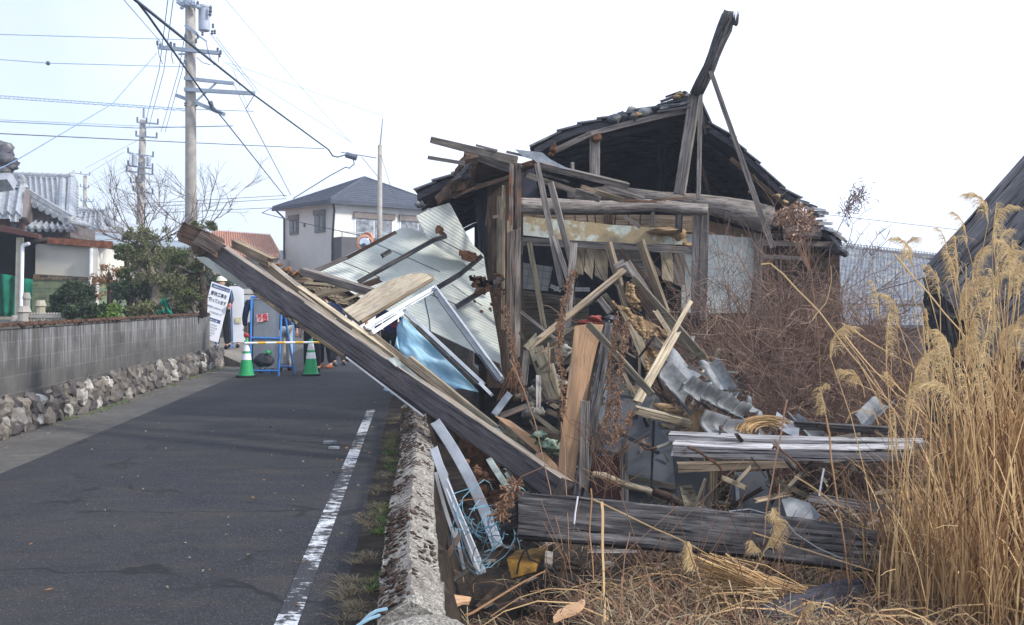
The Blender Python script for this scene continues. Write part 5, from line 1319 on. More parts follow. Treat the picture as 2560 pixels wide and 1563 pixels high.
# ------------------------------------------------------------------ the ruined house
ho = empty('collapsed_house', P(1650, 1100, 14), 'half collapsed wooden house with broken gable, exposed beams and mud plaster walls', 'house')
BK = 6.0
def back(p, L=BK): return Vector((p.x*1.0 + .25, p.y + L, p.z + .05))
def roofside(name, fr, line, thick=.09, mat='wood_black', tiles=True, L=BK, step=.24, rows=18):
    pts = [fr(*p) for p in line]
    q = MB()
    for i in range(len(pts)-1):
        a, b2 = pts[i], pts[i+1]; up = Vector((0, 0, thick))
        q.add([a, b2, back(b2, L), back(a, L), a+up, b2+up, back(b2, L)+up, back(a, L)+up], [(0,3,2,1), (4,5,6,7), (0,1,5,4), (3,7,6,2), (0,4,7,3), (1,2,6,5)])
    o = q.build(name, MT[mat], ho, origin=pts[0])
    # rafters underneath
    for r in range(8):
        y = .55 + r*.62
        if y > L: break
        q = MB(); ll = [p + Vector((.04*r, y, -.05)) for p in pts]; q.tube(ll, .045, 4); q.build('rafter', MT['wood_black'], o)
    if tiles:
        q = MB(); k = 0
        for i in range(len(pts)-1):
            a, b2 = pts[i], pts[i+1]; X = (b2-a); n = max(1, int(X.length/step)); X = X/n; nn_ = Vector((-X.z, 0, X.x)).normalized()
            if nn_.z < 0: nn_ = -nn_
            dn = X.z < 0
            for j in range(n):
                p0 = a + X*j; base = Vector((0, 0, thick + .012))
                lo_ = .045; hi = .012
                o0, o1 = (hi, lo_) if X.z < 0 else (lo_, hi)
                jig = random.uniform(-.02, .02); W_ = int(L/.27); rr = 4*W_
                b0 = len(q.v)
                for s_ in (0, 1):
                    for c in range(rr+1):
                        y = L*c/rr; wv = .022*math.sin(c/4*2*math.pi)
                        s0 = p0 + base + nn_*(o0 + wv - .016*s_) + Vector((.25*y/L + jig, y + random.uniform(-.0, .0) - .03, .05*y/L)) - X*.12
                        s1 = p0 + X*1.06 + base + nn_*(o1 + wv - .016*s_) + Vector((.25*y/L + jig, y - .03, .05*y/L))
                        q.v += [s0, s1]
                m_ = 2*(rr+1)
                for c in range(rr):
                    q.f.append((b0+2*c, b0+2*c+1, b0+2*c+3, b0+2*c+2)); q.f.append((b0+m_+2*c, b0+m_+2*c+2, b0+m_+2*c+3, b0+m_+2*c+1))
                    for s_ in (0, 1): q.f.append((b0+2*c+s_, b0+2*c+2+s_, b0+m_+2*c+2+s_, b0+m_+2*c+s_))
                q.f.append((b0, b0+1, b0+m_+1, b0+m_)); q.f.append((b0+m_-2, b0+m_-1, b0+2*m_-1, b0+2*m_-2))
        q.build('tile_courses', MT['roof_tile_dark'], o, origin=pts[0])
    return o
fP = Fr(0, 0, 1)
roofside('roof', fP, [(1336, 388, 13.4), (1400, 352, 13.4), (1450, 334, 13.4), (1500, 322, 13.4), (1600, 300, 13.4), (1728, 272, 13.4), (1752, 268, 13.4), (1774, 330, 13.4)])
roofside('roof', fP, [(1772, 330, 13.4), (1830, 368, 13.4), (1895, 432, 13.4), (1955, 492, 13.4), (2000, 520, 13.4)])
roofside('roof', fP, [(1986, 560, 13.5), (2050, 588, 13.5), (2105, 622, 13.5)], tiles=True, L=5)
# front bargeboards
beam('bargeboard', fG, (1240, 275, 13.3), (1570, 120, 13.3), 48, 'wood_grey', parent=ho, t=.05)
beam('bargeboard', fP, (1478, 335, 13.3), (1722, 276, 13.3), 13, 'wood_grey', parent=ho, t=.05, bow=.012)
beam('bargeboard', fH, (720, 830, 13.3), (1045, 1110, 13.3), 22, 'wood_brown', parent=ho, t=.05)
beam('bargeboard', fH, (560, 560, 13.3), (588, 700, 13.3), 14, 'wood_dark', parent=ho, t=.04)
beam('broken_board', fH, (585, 655, 13.2), (606, 662, 13.2), 16, 'wood_brown', parent=ho, spl=.5)
# mud, tiles and ridge lumps on the gable
def lump(fr, items, mat, name, d, root=ho, k0=0):
    q = MB()
    for i, (x, y, rx, rz) in enumerate(items): s = fr.k*d/F; q.blob(fr(x, y, d+.12*(i % 3)), rx*s, rx*s*1.1, rz*s, 11, 8, .28, k=i+k0)
    return q.build(name, MT[mat], root, smooth=True)
lump(fH, [(80, 615, 38, 26), (125, 605, 34, 30), (175, 590, 40, 34), (190, 605, 26, 24), (460, 490, 36, 30), (440, 520, 60, 26), (390, 545, 70, 22)], 'roof_tile_dark', 'ridge_tiles', 13.3)
lump(fH, [(250, 578, 38, 24), (215, 600, 26, 18)], 'roof_tile', 'ridge_tiles', 13.3, k0=9)
for x0, y0, x1, y1, w0 in ((338, 518, 470, 470, 16), (352, 530, 480, 495, 14), (330, 555, 495, 520, 14), (370, 490, 440, 465, 12), (310, 575, 500, 545, 12)):
    beam('ridge_tile', fH, (x0, y0, 13.25), (x1, y1, 13.25), w0, random.choice(['wood_dark', 'roof_tile_dark', 'roof_tile']), parent=ho, t=.2, spl=.5)
for (x, y) in ((425, 492), (440, 478), (205, 590)): lump(fH, [(x, y, 22, 12)], 'mud', 'clay', 13.15)
# dark interior: back gable, side walls, floor loft
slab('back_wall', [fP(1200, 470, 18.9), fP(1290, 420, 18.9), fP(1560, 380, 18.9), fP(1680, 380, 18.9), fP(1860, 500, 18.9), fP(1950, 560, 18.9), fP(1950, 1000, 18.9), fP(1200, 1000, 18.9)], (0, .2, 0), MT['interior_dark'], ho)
slab('loft_boards', [fH(0, 1040, 13.7), fH(960, 1160, 13.7), fH(960, 1110, 19), fH(0, 1040, 19)], (0, 0, -.05), MT['wood_brown'], ho)
slab('side_wall', [fP(2050, 610, 13.9), fP(2010, 640, 18.9), fP(2010, 1150, 18.9), fP(2050, 1150, 13.9)], (.1, 0, 0), MT['wood_brown'], ho)
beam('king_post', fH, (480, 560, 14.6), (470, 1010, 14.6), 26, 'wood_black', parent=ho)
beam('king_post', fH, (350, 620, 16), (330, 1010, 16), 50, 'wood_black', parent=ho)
beam('king_post', fH, (560, 870, 13.9), (608, 1035, 13.9), 20, 'wood_brown', parent=ho)
# gable struts and the tall log
beam('main_strut', fH, (524, 485, 13.2), (440, 1030, 13.25), 54, 'wood_grey', parent=ho, t=.12, roll=18)
beam('thin_strut', fH, (556, 480, 13.1), (544, 1060, 13.1), 25, 'wood_grey', parent=ho, t=.06)
tl_ = [fH(712, 46, 12.9), fH(690, 110, 12.95), fH(655, 190, 13), (fH(632, 260, 13)), fH(604, 330, 13.05), fH(565, 410, 13.1), fH(532, 485, 13.15)]
q = MB(); s_ = fH.k*13/F; q.tube(tl_, lambda t: (37 + 3*math.sin(t*9) + (5 if .10 < t < .3 else 0) - (4 if t < .08 else 0))*s_, 18)
for i in range(len(q.v)):
    v = q.v[i]; q.v[i] = v + Vector((nz(v, 3.5), nz(v, 3.5, 5), 0))*.02 + (Vector((0, 0, random.uniform(-.02, .09))) if i < 18 else Vector())
T(q.build('ridge_log', MT['wood_dark'], axis=tl_[0]-tl_[-1], smooth=True), 'thick round dark log jutting high into the sky with a splintered tip', 'log')
q = MB()
for i in range(9): p = tl_[0] + Vector((random.uniform(-.11, .11), random.uniform(-.08, .08), -.12)); q.tube([p, p + Vector((random.uniform(.0, .05), 0, random.uniform(.14, .24)))], .022, 4, .004)
bpy_sp = q.build('splinters', MT['wood_dark'], bpy.data.objects['ridge_log'])
beam('leaning_pole', fH, (612, 350, 12.9), (955, 1325, 12.6), 25, 'wood_grey', 'long slender diagonal pole propped from the tall log across the right eaves', t=.05, taper=1.25, cat='pole', rag=.03)
beam('short_post', fG, (1602, 150, 13.35), (1600, 530, 13.35), 92, 'wood_grey', parent=ho, spl=.25, rag=.03)
lump(fG, [(1610, 165, 50, 40), (1625, 135, 36, 24)], 'rot_brown', 'rot', 13.25); lump(fG, [(1230, 260, 36, 46), (1210, 310, 26, 22)], 'rot_brown', 'rot', 13.0, k0=4)
# tie beams
def log(name, fr, pts, r0, mat, parent=None, lab=None, amp=.12, n=16, cat='log', lump_=None):
    P3 = [fr(*p) for p in pts]; fine = []
    for i in range(len(P3)-1):
        for k in range(8): fine.append(P3[i].lerp(P3[i+1], k/8))
    fine.append(P3[-1]); q = MB(); q.tube(fine, r0 if callable(r0) else (lambda t: r0), n)
    R1 = r0(.5) if callable(r0) else r0
    for i in range(len(q.v)): v = q.v[i]; q.v[i] = v + Vector((0, nz(v, 2, 7), nz(v, 1.7)))*R1*amp*2.4 + Vector((nz(v, 30)*.01, 0, nz(v, 20)*.006))
    o = q.build(name, MT[mat], parent, axis=P3[-1]-P3[0], smooth=True)
    if lab: T(o, lab, cat)
    return o
k13 = fH.k*13.3/F
log('tie_beam', fH, [(-180, 1035, 13.6), (60, 1025, 13.6), (420, 1065, 13.5), (700, 1105, 13.4), (850, 1150, 13.4), (940, 1175, 13.4)], lambda t: (42 + 34*max(0, min(1, (t-.4)/.35)))*k13, 'wood_grey', ho)
log('tie_beam', fH, [(900, 1150, 13.7), (1000, 1175, 13.7), (1180, 1195, 13.7)], 38*k13, 'wood_grey', ho)
log('purlin_log', fP, [(1298, 514, 12.75), (1400, 514, 12.75), (1520, 520, 12.75), (1640, 517, 12.75), (1768, 521, 12.7)], lambda t: (19 - 4*t)*12.75/F, 'wood_rotten' if 0 else 'wood_grey', ho, amp=.18)
q = MB()
for i in range(40):
    t = random.random(); p = fH(60 + 330*t, 1065 + 10*math.sin(t*5), 12.6); a = random.uniform(-.25, .25); q.ribbon([p, p + Vector((.12, 0, .02*a)), p + Vector((.25, -.01, .05*a + .01))], .01)
q.build('bark_shreds', MT['weed_dry'], ho)
# plaster walls, lintel and posts
poly('plaster_band', fG, [(945, 870, 13.2), (1050, 872, 13.2), (1300, 895, 13.2), (1560, 915, 13.2), (2149, 965, 13.2), (2250, 985, 13.2), (2350, 1010, 13.2), (2420, 1060, 13.2), (2440, 1120, 13.2), (2149, 1112, 13.2), (1350, 1085, 13.2), (945, 1030, 13.2)], .06, 'plaster_stained', parent=ho, jag=.012)
poly('mud_band', fG, [(945, 840, 13.35), (1300, 850, 13.35), (2149, 850, 13.35), (2500, 860, 13.35), (2560, 1000, 13.35), (2149, 1010, 13.35), (945, 930, 13.35)], .06, 'wood_tan', parent=ho)
for x in (1060, 1150, 1320, 1420, 1530, 1600, 1700, 1790, 1900, 2010, 2120): beam('lath_joint', fG, (x, 845, 13.28), (x+random.uniform(-12, 12), 935, 13.28), 14, 'wood_brown', parent=ho, t=.02)
beam('lath_block', fG, (1725, 850, 13.22), (1722, 930, 13.22), 85, 'wood_brown', parent=ho, t=.05)
poly('mud_wall', fH, [(270, 1150, 13.7), (300, 1145, 13.7), (500, 1160, 13.7), (600, 1175, 13.7), (740, 1210, 13.7), (860, 1252, 13.7), (850, 1290, 13.7), (590, 1300, 13.7), (460, 1300, 13.7), (270, 1200, 13.7)], .08, 'mud_wall', parent=ho, jag=.01)
poly('plaster_panel', fL, [(70, 462, 13.62), (215, 468, 13.62), (380, 478, 13.62), (500, 490, 13.62), (520, 540, 13.62), (510, 700, 13.62), (495, 830, 13.62), (492, 955, 13.62), (360, 960, 13.62), (60, 955, 13.62)], .05, 'plaster_green', parent=ho, jag=.008)
poly('lower_mud_wall', fL, [(-20, 900, 13.75), (560, 930, 13.75), (560, 1800, 13.75), (-20, 1800, 13.75)], .05, 'wood_brown', parent=ho)
beam('lintel', fP, (1302, 603, 12.95), (1738, 627, 12.95), 19, 'wood_grey', parent=ho, t=.10)
beam('post', fP, (1743, 535, 12.95), (1738, 790, 12.9), 23, 'wood_grey', parent=ho, t=.11); beam('post', fP, (1763, 528, 12.9), (1756, 800, 12.85), 20, 'wood_grey', parent=ho, t=.10)
beam('post', fH, (438, 1130, 13.1), (434, 1240, 13.1), 42, 'wood_dark', parent=ho); beam('peg_block', fH, (292, 1130, 13.05), (292, 1205, 13.05), 20, 'wood_grey', parent=ho)
lump(fH, [(360, 1235, 80, 22), (425, 1255, 50, 34), (400, 1290, 60, 20), (480, 1310, 30, 14)], 'mud', 'mud_lumps', 13.12)
beam('mud_board', fG, (1870, 870, 13.1), (2010, 960, 13.1), 34, 'wood_grey', parent=ho, spl=.5)
beam('post', fL, (542, 460, 13.5), (528, 990, 13.5), 52, 'wood_grey', parent=ho); beam('post', fL, (566, 488, 13.45), (556, 760, 13.45), 18, 'wood_grey', parent=ho)
poly('board_wall', fL, [(575, 500, 13.6), (1050, 520, 13.6), (1060, 1800, 13.6), (560, 1800, 13.6)], .05, 'wood_brown', parent=ho, axis=((575, 600, 13.6), (1050, 600, 13.6)))
beam('head_rail', fL, (575, 518, 13.45), (1020, 532, 13.45), 34, 'wood_grey', parent=ho); beam('rail', fL, (570, 605, 13.45), (860, 620, 13.45), 24, 'wood_grey', parent=ho)
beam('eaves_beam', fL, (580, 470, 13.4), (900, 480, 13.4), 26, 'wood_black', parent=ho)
log('eaves_log', fL, [(700, 445, 13.3), (830, 452, 13.3), (930, 458, 13.3)], .08, 'wood_grey', ho)
for i, (x, y, w1, a) in enumerate(((820, 262, 60, .3), (860, 285, 80, .25), (890, 305, 66, .2), (905, 330, 70, .05), (900, 355, 84, -.05), (915, 385, 90, -.1), (840, 300, 70, .4), (880, 345, 60, .1), (930, 400, 70, .0), (990, 440, 90, .35), (1045, 480, 70, .6), (1030, 520, 60, .9), (1070, 565, 60, .6), (955, 430, 80, .1))):
    dx = math.cos(a)*w1/2; dy = math.sin(a)*w1/2
    beam('eaves_tile', fL, (x-dx, y-dy, 13.2 + .1*(i % 3)), (x+dx, y+dy, 13.2 + .1*(i % 2)), 17, ('roof_tile', 'roof_tile_dark', 'roof_tile_far')[i % 3] if i < 9 else ('roof_tile_far' if i % 2 else 'roof_tile'), parent=ho, t=.22, rag=.05, spl=.3, bow=.03)
lump(fL, [(1050, 570, 45, 30), (1080, 590, 28, 20), (1000, 560, 50, 24)], 'roof_tile_dark', 'eaves_rot', 13.3); lump(fL, [(655, 225, 24, 12), (705, 265, 26, 14), (500, 200, 24, 14)], 'mud', 'clay', 13.2)
# left pillar, rotten and split
for (a, b2, wd, m_) in (((858, 405, 12.0), (838, 1504, 11.9), 40, 'wood_rotten'), ((918, 400, 12.0), (905, 1504, 11.9), 52, 'wood_rotten'), ((888, 360, 12.06), (870, 1504, 12.0), 34, 'wood_tan')):
    beam('pillar_split', fG, a, b2, wd, m_, parent=ho, t=.12, rag=.04, spl=.6)
for (a, b2, wd, m_) in (((322, -10, 11.95), (318, 1290, 11.7), 46, 'wood_tan'), ((352, 60, 11.9), (340, 1230, 11.6), 48, 'wood_rotten'), ((392, 0, 11.95), (388, 1160, 11.8), 46, 'wood_grey')):
    beam('pillar_split', fI, a, b2, wd, m_, parent=ho, t=.11, rag=.045, spl=.8)
lump(fG, [(1010, 405, 70, 34), (970, 440, 40, 26), (1060, 400, 30, 30)], 'rot_brown', 'rot', 11.95, k0=3)
for (x, y, r) in ((885, 770, 18), (885, 1080, 18), (886, 1190, 18)): lump(fG, [(x, y, r, r*2)], 'black', 'mortise', 11.93)
beam('side_post', fI, (238, -230, 12.5), (232, 520, 12.4), 52, 'wood_olive', parent=ho, rag=.03); beam('side_post', fI, (272, -300, 12.3), (262, 900, 12.2), 30, 'wood_tan', parent=ho, rag=.04)
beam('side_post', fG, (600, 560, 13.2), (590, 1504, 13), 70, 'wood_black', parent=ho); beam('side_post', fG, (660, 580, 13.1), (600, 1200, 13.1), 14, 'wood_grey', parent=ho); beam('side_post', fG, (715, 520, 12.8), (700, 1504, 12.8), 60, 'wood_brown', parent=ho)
beam('splint', fG, (785, 590, 12.2), (765, 890, 12.2), 26, 'wood_tan', parent=ho, spl=.8, t=.02); beam('splint', fG, (690, 870, 12.3), (740, 860, 12.3), 26, 'wood_tan', parent=ho, t=.04)
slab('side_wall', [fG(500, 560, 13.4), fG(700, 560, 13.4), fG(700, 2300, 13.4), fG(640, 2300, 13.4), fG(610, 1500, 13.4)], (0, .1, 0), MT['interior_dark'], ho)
slab('side_wall', [fG(560, 560, 13.5), fG(560, 2300, 13.5), P(1200, 1100, 18.9), P(1200, 520, 18.9)], (.08, 0, 0), MT['wood_brown'], ho)
poly('inner_wall', fG, [(640, 600, 13.0), (960, 480, 13.0), (960, 2400, 12.9), (640, 2400, 12.9)], .06, 'wood_brown', parent=ho, axis=((700, 600, 13), (700, 2000, 13)))
# lean-to roof on the left
roofside('lean_to_roof', fG, [(10, 720, 12.4), (170, 640, 12.4), (330, 575, 12.4), (480, 510, 12.4)], L=5.0)
poly('lean_to_ceiling', fG, [(450, 310, 12.35), (850, 400, 12.5), (840, 520, 12.9), (620, 560, 13), (330, 640, 12.4), (200, 760, 12.3), (180, 720, 12.3), (340, 560, 12.3), (395, 440, 12.3)], .06, 'wood_brown', parent=ho, jag=.02)
slab('lean_to_soffit', [fG(180, 740, 12.6), fG(860, 520, 12.6), P(1240, 470, 17.5), P(1080, 550, 17.5)], (0, 0, .05), MT['wood_brown'], ho)
for (a, b2) in (((190, 750), (520, 560)), ((330, 700), (620, 560)), ((60, 780), (200, 680))): beam('rafter', fG, (*a, 12.4), (*b2, 12.7), 22, 'wood_brown', parent=ho)
for i in range(6): beam('broken_tile', fG, (320+i*22, 545-i*24, 12.3), (400+i*18, 500-i*22, 12.3), 20, 'roof_tile_dark', parent=ho, t=.2, spl=.4)
log('gutter_log', fG, [(0, 740, 12.2), (30, 770, 12.2), (70, 745, 12.2)], .035, 'roof_tile_dark', ho)
slab('lean_to_wall', [P(1186, 560, 16), P(1215, 560, 16), P(1215, 1000, 16), P(1186, 1000, 16)], (0, .1, 0), MT['interior_dark'], ho)
# room seen through the broken front: shelf, white tiled fragment, dark wall
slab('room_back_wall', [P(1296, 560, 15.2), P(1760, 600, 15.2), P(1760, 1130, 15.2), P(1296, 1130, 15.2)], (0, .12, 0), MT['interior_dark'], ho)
poly('room_lower_wall', fI, [(412, 600, 14.2), (1000, 690, 14.2), (1000, 1200, 14.2), (412, 1200, 14.2)], .06, 'wood_olive', parent=ho)
poly('tiled_wall', fI, [(412, 328, 14.3), (690, 368, 14.3), (650, 575, 14.3), (412, 552, 14.3)], .04, 'white_tiles', parent=ho, axis=((412, 328, 14.3), (690, 365, 14.3)))
beam('shelf', fI, (412, 585, 13.8), (1020, 670, 13.8), 40, 'wood_olive', parent=ho, t=.3)
for (x0, y0, x1, y1) in ((670, 530, 760, 570), (880, 560, 1005, 560), (700, 560, 790, 540)): beam('tile_block', fI, (x0, y0, 13.6), (x1, y1, 13.6), 34, 'white_tiles', parent=ho, t=.1)
for pts in ([(890, 205), (968, 200), (950, 440), (885, 400)], [(975, 198), (1055, 205), (1028, 475), (960, 400)], [(1048, 215), (1160, 230), (1160, 470), (1138, 495), (1052, 440)]):
    poly('hanging_board', fI, [(x, y, 13.3) for x, y in pts], .03, 'wood_pale', parent=ho, axis=((pts[0][0], pts[0][1], 13.3), (pts[2][0], pts[2][1], 13.3)))
for pts in ([(1612, 240), (1710, 250), (1720, 500), (1625, 470)], [(1720, 255), (1815, 262), (1820, 520), (1730, 510)]):
    poly('peeling_board', fI, [(x, y, 13.3) for x, y in pts], .02, 'wood_pale' if pts[0][0] < 1700 else 'wood_grey', parent=ho, jag=.012, axis=((pts[0][0], pts[0][1], 13.3), (pts[2][0], pts[2][1], 13.3)))
beam('splint', fI, (1800, 272, 13.1), (1868, 450, 13.1), 16, 'wood_pale', parent=ho, spl=.8)
poly('inner_debris_wall', fI, [(1200, 210, 13.6), (1480, 215, 13.6), (1620, 420, 13.6), (1500, 520, 13.6), (1250, 400, 13.6)], .05, 'wood_grey', parent=ho, jag=.03)
# ------------------------------------------------------------------ fallen timbers: each one lies loose
G1 = 'loose planks and beams of the fallen front'
def lb_(fr, a, b2, w_, mat, lab, **k): return beam(k.pop('name', 'plank'), fr, a, b2, w_, mat, lab, grp=k.pop('grp', G1), **k)
# the great diagonal beam
o = lb_(fC, (225, 505, 11.4), (2700, 2222, 8.2), 138, 'wood_beam', 'huge long diagonal beam thrust out over the road, with a broken rotten head', name='diagonal_beam', t=.24, roll=8, rag=.02, mat_top='wood_beam_lit', cat='beam')
poly('broken_head', fC, [(112, 505, 11.1), (135, 455, 11.12), (165, 415, 11.1), (255, 455, 11.1), (330, 490, 11.05), (345, 560, 11.0), (300, 640, 11.0), (235, 625, 11.05), (215, 585, 11.1), (120, 545, 11.1)], .30, 'wood_brown', parent=o, jag=.012, axis=((160, 418, 11.3), (320, 480, 11.3)))
beam('rot_patch', fC, (240, 510, 11.02), (400, 610, 10.9), 100, 'wood_rotten', parent=o, t=.05, spl=.3, rag=.04)
beam('edge_splint', fC, (1300, 1150, 9.9), (1550, 1340, 9.6), 34, 'wood_pale', parent=o, t=.02, spl=1.2)
beam('edge_splint', fC, (930, 880, 10.2), (1180, 1070, 10.0), 14, 'wood_pale', parent=o, t=.02, spl=1.2)
# companions lying along it
lb_(fC, (500, 560, 11.5), (760, 690, 11.2), 62, 'wood_tan', 'short weathered timber with a chewed end wedged above the diagonal beam head', name='timber', rag=.05, spl=.6, t=.12, roll=20)
lb_(fC, (690, 680, 11.3), (1240, 1130, 10.6), 56, 'wood_tan', 'upper companion plank lying on the diagonal beam, left half', t=.10, roll=25, mat_top='wood_beam_lit')
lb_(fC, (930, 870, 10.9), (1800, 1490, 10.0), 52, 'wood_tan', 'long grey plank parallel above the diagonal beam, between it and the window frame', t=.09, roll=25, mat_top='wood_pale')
lb_(fC, (1130, 1000, 10.9), (1560, 1290, 10.4), 34, 'wood_black', 'black slat in the gap above the diagonal beam', t=.05)  # near-black strip laid along the dark gap
lb_(fS, (970, 830, 10.5), (2250, 1830, 9.4), 66, 'wood_tan', 'brown board edging the blue film, sloping down right', t=.05, mat_top='wood_pale')
lb_(fC, (650, 900, 11.2), (1260, 1340, 10.4), 30, 'wood_tan', 'rotting lath strip hanging under the diagonal beam', rag=.06, spl=.8, t=.06)
lb_(fC, (520, 760, 11.4), (900, 1040, 11.0), 20, 'wood_pale', 'thin pale splintered lath below the diagonal beam near its head', rag=.08, spl=1)
lb_(fC, (880, 1010, 11.0), (1250, 1300, 10.5), 34, 'wood_brown', 'dark underside board below the middle of the diagonal beam', rag=.03, t=.05)
lb_(fC, (470, 720, 11.5), (860, 960, 11.2), 34, 'wood_olive', 'olive brown slat under the beam head, above the fallen pale sheet', rag=.05, t=.04)
lb_(fC, (1250, 1325, 10.3), (1770, 1720, 9.4), 12, 'white_frame', 'thin bright metal strip along the lower edge of the diagonal beam', t=.01, rag=0, cat='strip')
lb_(fC, (1255, 1310, 10.4), (1770, 1700, 9.5), 34, 'wood_black', 'charred looking board right below the diagonal beam', t=.05)
poly('fallen_sheet', fC, [(238, 652, 11.9), (330, 655, 11.8), (470, 745, 11.6), (560, 815, 11.5), (640, 862, 11.4), (560, 868, 11.5), (430, 790, 11.7), (330, 725, 11.8)], .012, 'green_panel', 'pale grey green sheet hanging below the diagonal beam head, over the helmeted worker', cat='sheet')
lb_(fC, (330, 690, 12.0), (700, 905, 11.6), 26, 'wood_dark', 'dark slat under the pale sheet, just above the sign boards', rag=.05)
q_ = []
for i in range(26):
    t = random.random(); x = 560 + 640*t; y = 800 + 500*t + random.uniform(-10, 26)
    a = random.uniform(.2, 1.0); L = random.uniform(20, 60)
    q_.append((x, y, x + L*math.cos(a), y + L*math.sin(a)*.8))
lp_ = empty('lath_debris', fC(900, 1050, 10.9), 'ragged mix of torn laths and clay stuck under the diagonal beam', 'debris')
for i, (x0, y0, x1, y1) in enumerate(q_): beam('lath', fC, (x0, y0, 11.1 - .5*(x0-560)/640), (x1, y1, 11.0 - .5*(x0-560)/640), random.uniform(8, 20), random.choice(['wood_pale', 'wood_tan', 'wood_brown', 'wood_pale']), parent=lp_, rag=.08, spl=.8)
# lath lattice left of the ribbed panels
lat = empty('lath_lattice', fC(1150, 900, 12), 'broken lattice of thin wooden laths and clay beneath the ribbed panels', 'lattice')
for i in range(15):
    x = 990 + i*17; beam('lath', fC, (x-20, 850 + i*8, 12.1), (x + 190, 865 + i*8.5, 12.3), 6, random.choice(['wood_pale', 'wood_tan']), parent=lat, rag=.05, spl=.5)
for i in range(12): x = 950 + i*26; beam('lath', fC, (x, 850, 12.05), (x+170, 1010, 12.2), 6, random.choice(['wood_pale', 'wood_tan', 'wood_brown']), parent=lat, rag=.05, spl=.5)
poly('clay_backing', fC, [(900, 790, 12.4), (1080, 790, 12.4), (1290, 850, 12.4), (1420, 880, 12.4), (1250, 1000, 12.4), (1100, 930, 12.4)], .04, 'wood_brown', parent=lat, jag=.02)
for (a, b2, wd, m_) in (((960, 825, 11.9), (1170, 842, 11.9), 18, 'wood_pale'), ((940, 850, 11.9), (1060, 858, 11.9), 14, 'wood_pale'), ((1180, 965, 11.8), (1400, 880, 11.9), 16, 'wood_pale'), ((1060, 905, 11.9), (1260, 865, 11.9), 40, 'wood_pale'), ((900, 800, 12), (1020, 810, 12), 44, 'wood_tan')):
    beam('lath_bundle', fC, a, b2, wd, m_, parent=lat, rag=.07, spl=.8)
q = MB()
for (x, y, rx, rz) in ((850, 740, 40, 22), (930, 755, 26, 14), (800, 705, 26, 12), (890, 770, 34, 14), (950, 770, 30, 12)): s = fC.k*12/F; q.blob(fC(x, y, 12), rx*s, rx*s, rz*s, 10, 7, .5, k=x)
plain('brick_rubble', (.46, .24, .13), .95, .1, .3, 20, bmp=1); T(q.build('brick_rubble', MT['brick_rubble'], smooth=True), 'orange brown crumbled clay behind the left end of the lattice', 'rubble')
lb_(fC, (955, 745, 11.8), (1420, 888, 11.5), 50, 'wood_grey', 'thick grey timber lying across the lattice in front of the ribbed panels', name='timber', t=.12, roll=15, spl=.3)
lb_(fC, (1320, 865, 11.7), (1475, 805, 11.7), 40, 'wood_brown', 'short brown rotten stump lying on the ribbed panel', name='timber', rag=.06, spl=.5)
# broad pale board
poly('wide_board', fS, [(690, 585, 11.0), (830, 520, 11.1), (910, 440, 11.2), (1050, 350, 11.3), (1240, 255, 11.4), (1430, 195, 11.5), (1600, 190, 11.6), (1690, 215, 11.6), (1690, 250, 11.6), (1480, 375, 11.4), (1200, 545, 11.2), (880, 740, 10.9)], .05, 'board_pale', 'broad pale slab of wood with a wavy bark edge above the white window rail', axis=((880, 740, 10.9), (1690, 250, 11.6)), cat='board')
lb_(fS, (890, 725, 10.9), (1680, 255, 11.5), 36, 'wood_tan', 'narrow brown batten along the underside of the broad pale board', t=.05)
# ribbed metal siding
rs = empty('ribbed_siding', P(1100, 760, 12.6), 'large pale green ribbed metal siding leaning left, with dark battens and a long curled edge', 'siding')
ref = [(791, 677, 12.3), (1200, 640, 12.9), (1240, 900, 11.9)]
A_ = fP(1200, 700, 12.5)
rib_sheet('ribbed_panel', fP, [(791, 677), (1007, 569), (1030, 572), (1207, 640), (1225, 735), (1250, 880), (1254, 929), (1245, 890), (1211, 820), (1143, 774), (1060, 745), (900, 745)], ref, ((936, 608), (1010, 642)), .04, .0028, 'green_panel', rs, step=.9)
rib_sheet('ribbed_panel', fP, [(1040, 540), (1080, 520), (1124, 507), (1152, 560), (1180, 610), (1209, 637), (1218, 700), (1150, 640), (1075, 606)], [(1040, 540, 12.25), (1200, 640, 12.75), (1124, 507, 12.5)], ((1040, 540), (1200, 640)), .04, .0028, 'green_panel', rs)
for (a, b2) in (((936, 608), (1010, 640)), ((858, 655), (948, 693)), ((1010, 640), (1100, 680)), ((1130, 712), (1205, 765)), ((1100, 600), (1190, 645))): beam('seam', fP, (*a, 12.35), (*b2, 12.35), 2.2, 'slate_panel', parent=rs, t=.006, rag=0)
for (a, b2, wd) in (((895, 706), (1085, 600), 12), ((1085, 600), (1116, 590), 12), ((1080, 728), (1150, 686), 13), ((1150, 686), (1205, 640), 12), ((1140, 768), (1260, 695), 14), ((955, 640), (975, 628), 12)): beam('batten', fP, (*a, 12.2), (*b2, 12.25), wd, 'wood_dark', parent=rs, t=.05)
beam('edge_batten', fP, (786, 679, 12.2), (868, 643, 12.2), 11, 'wood_grey', parent=rs, t=.05); beam('edge_batten', fP, (868, 645, 12.2), (990, 580, 12.2), 9, 'wood_brown', parent=rs, t=.05, rag=.1)
def torn(name, fr, items, d, mat='rot_brown'):
    for pts in items: poly(name, fr, [(x, y, d) for x, y in pts], .06, mat, parent=rs, jag=.025, nd=4)
torn('torn_clay', fG, ([(395, 1155), (520, 1190), (590, 1230), (500, 1260), (410, 1250)], [(170, 975), (215, 930), (250, 980), (260, 1030), (200, 1010)], [(470, 1395), (560, 1400), (690, 1430), (700, 1500), (560, 1490)]), 12.1)
torn('torn_clay', fS, ([(2080, 215), (2140, 250), (2330, 270), (2330, 400), (2150, 430), (2160, 350), (2110, 300)],), 12.1)
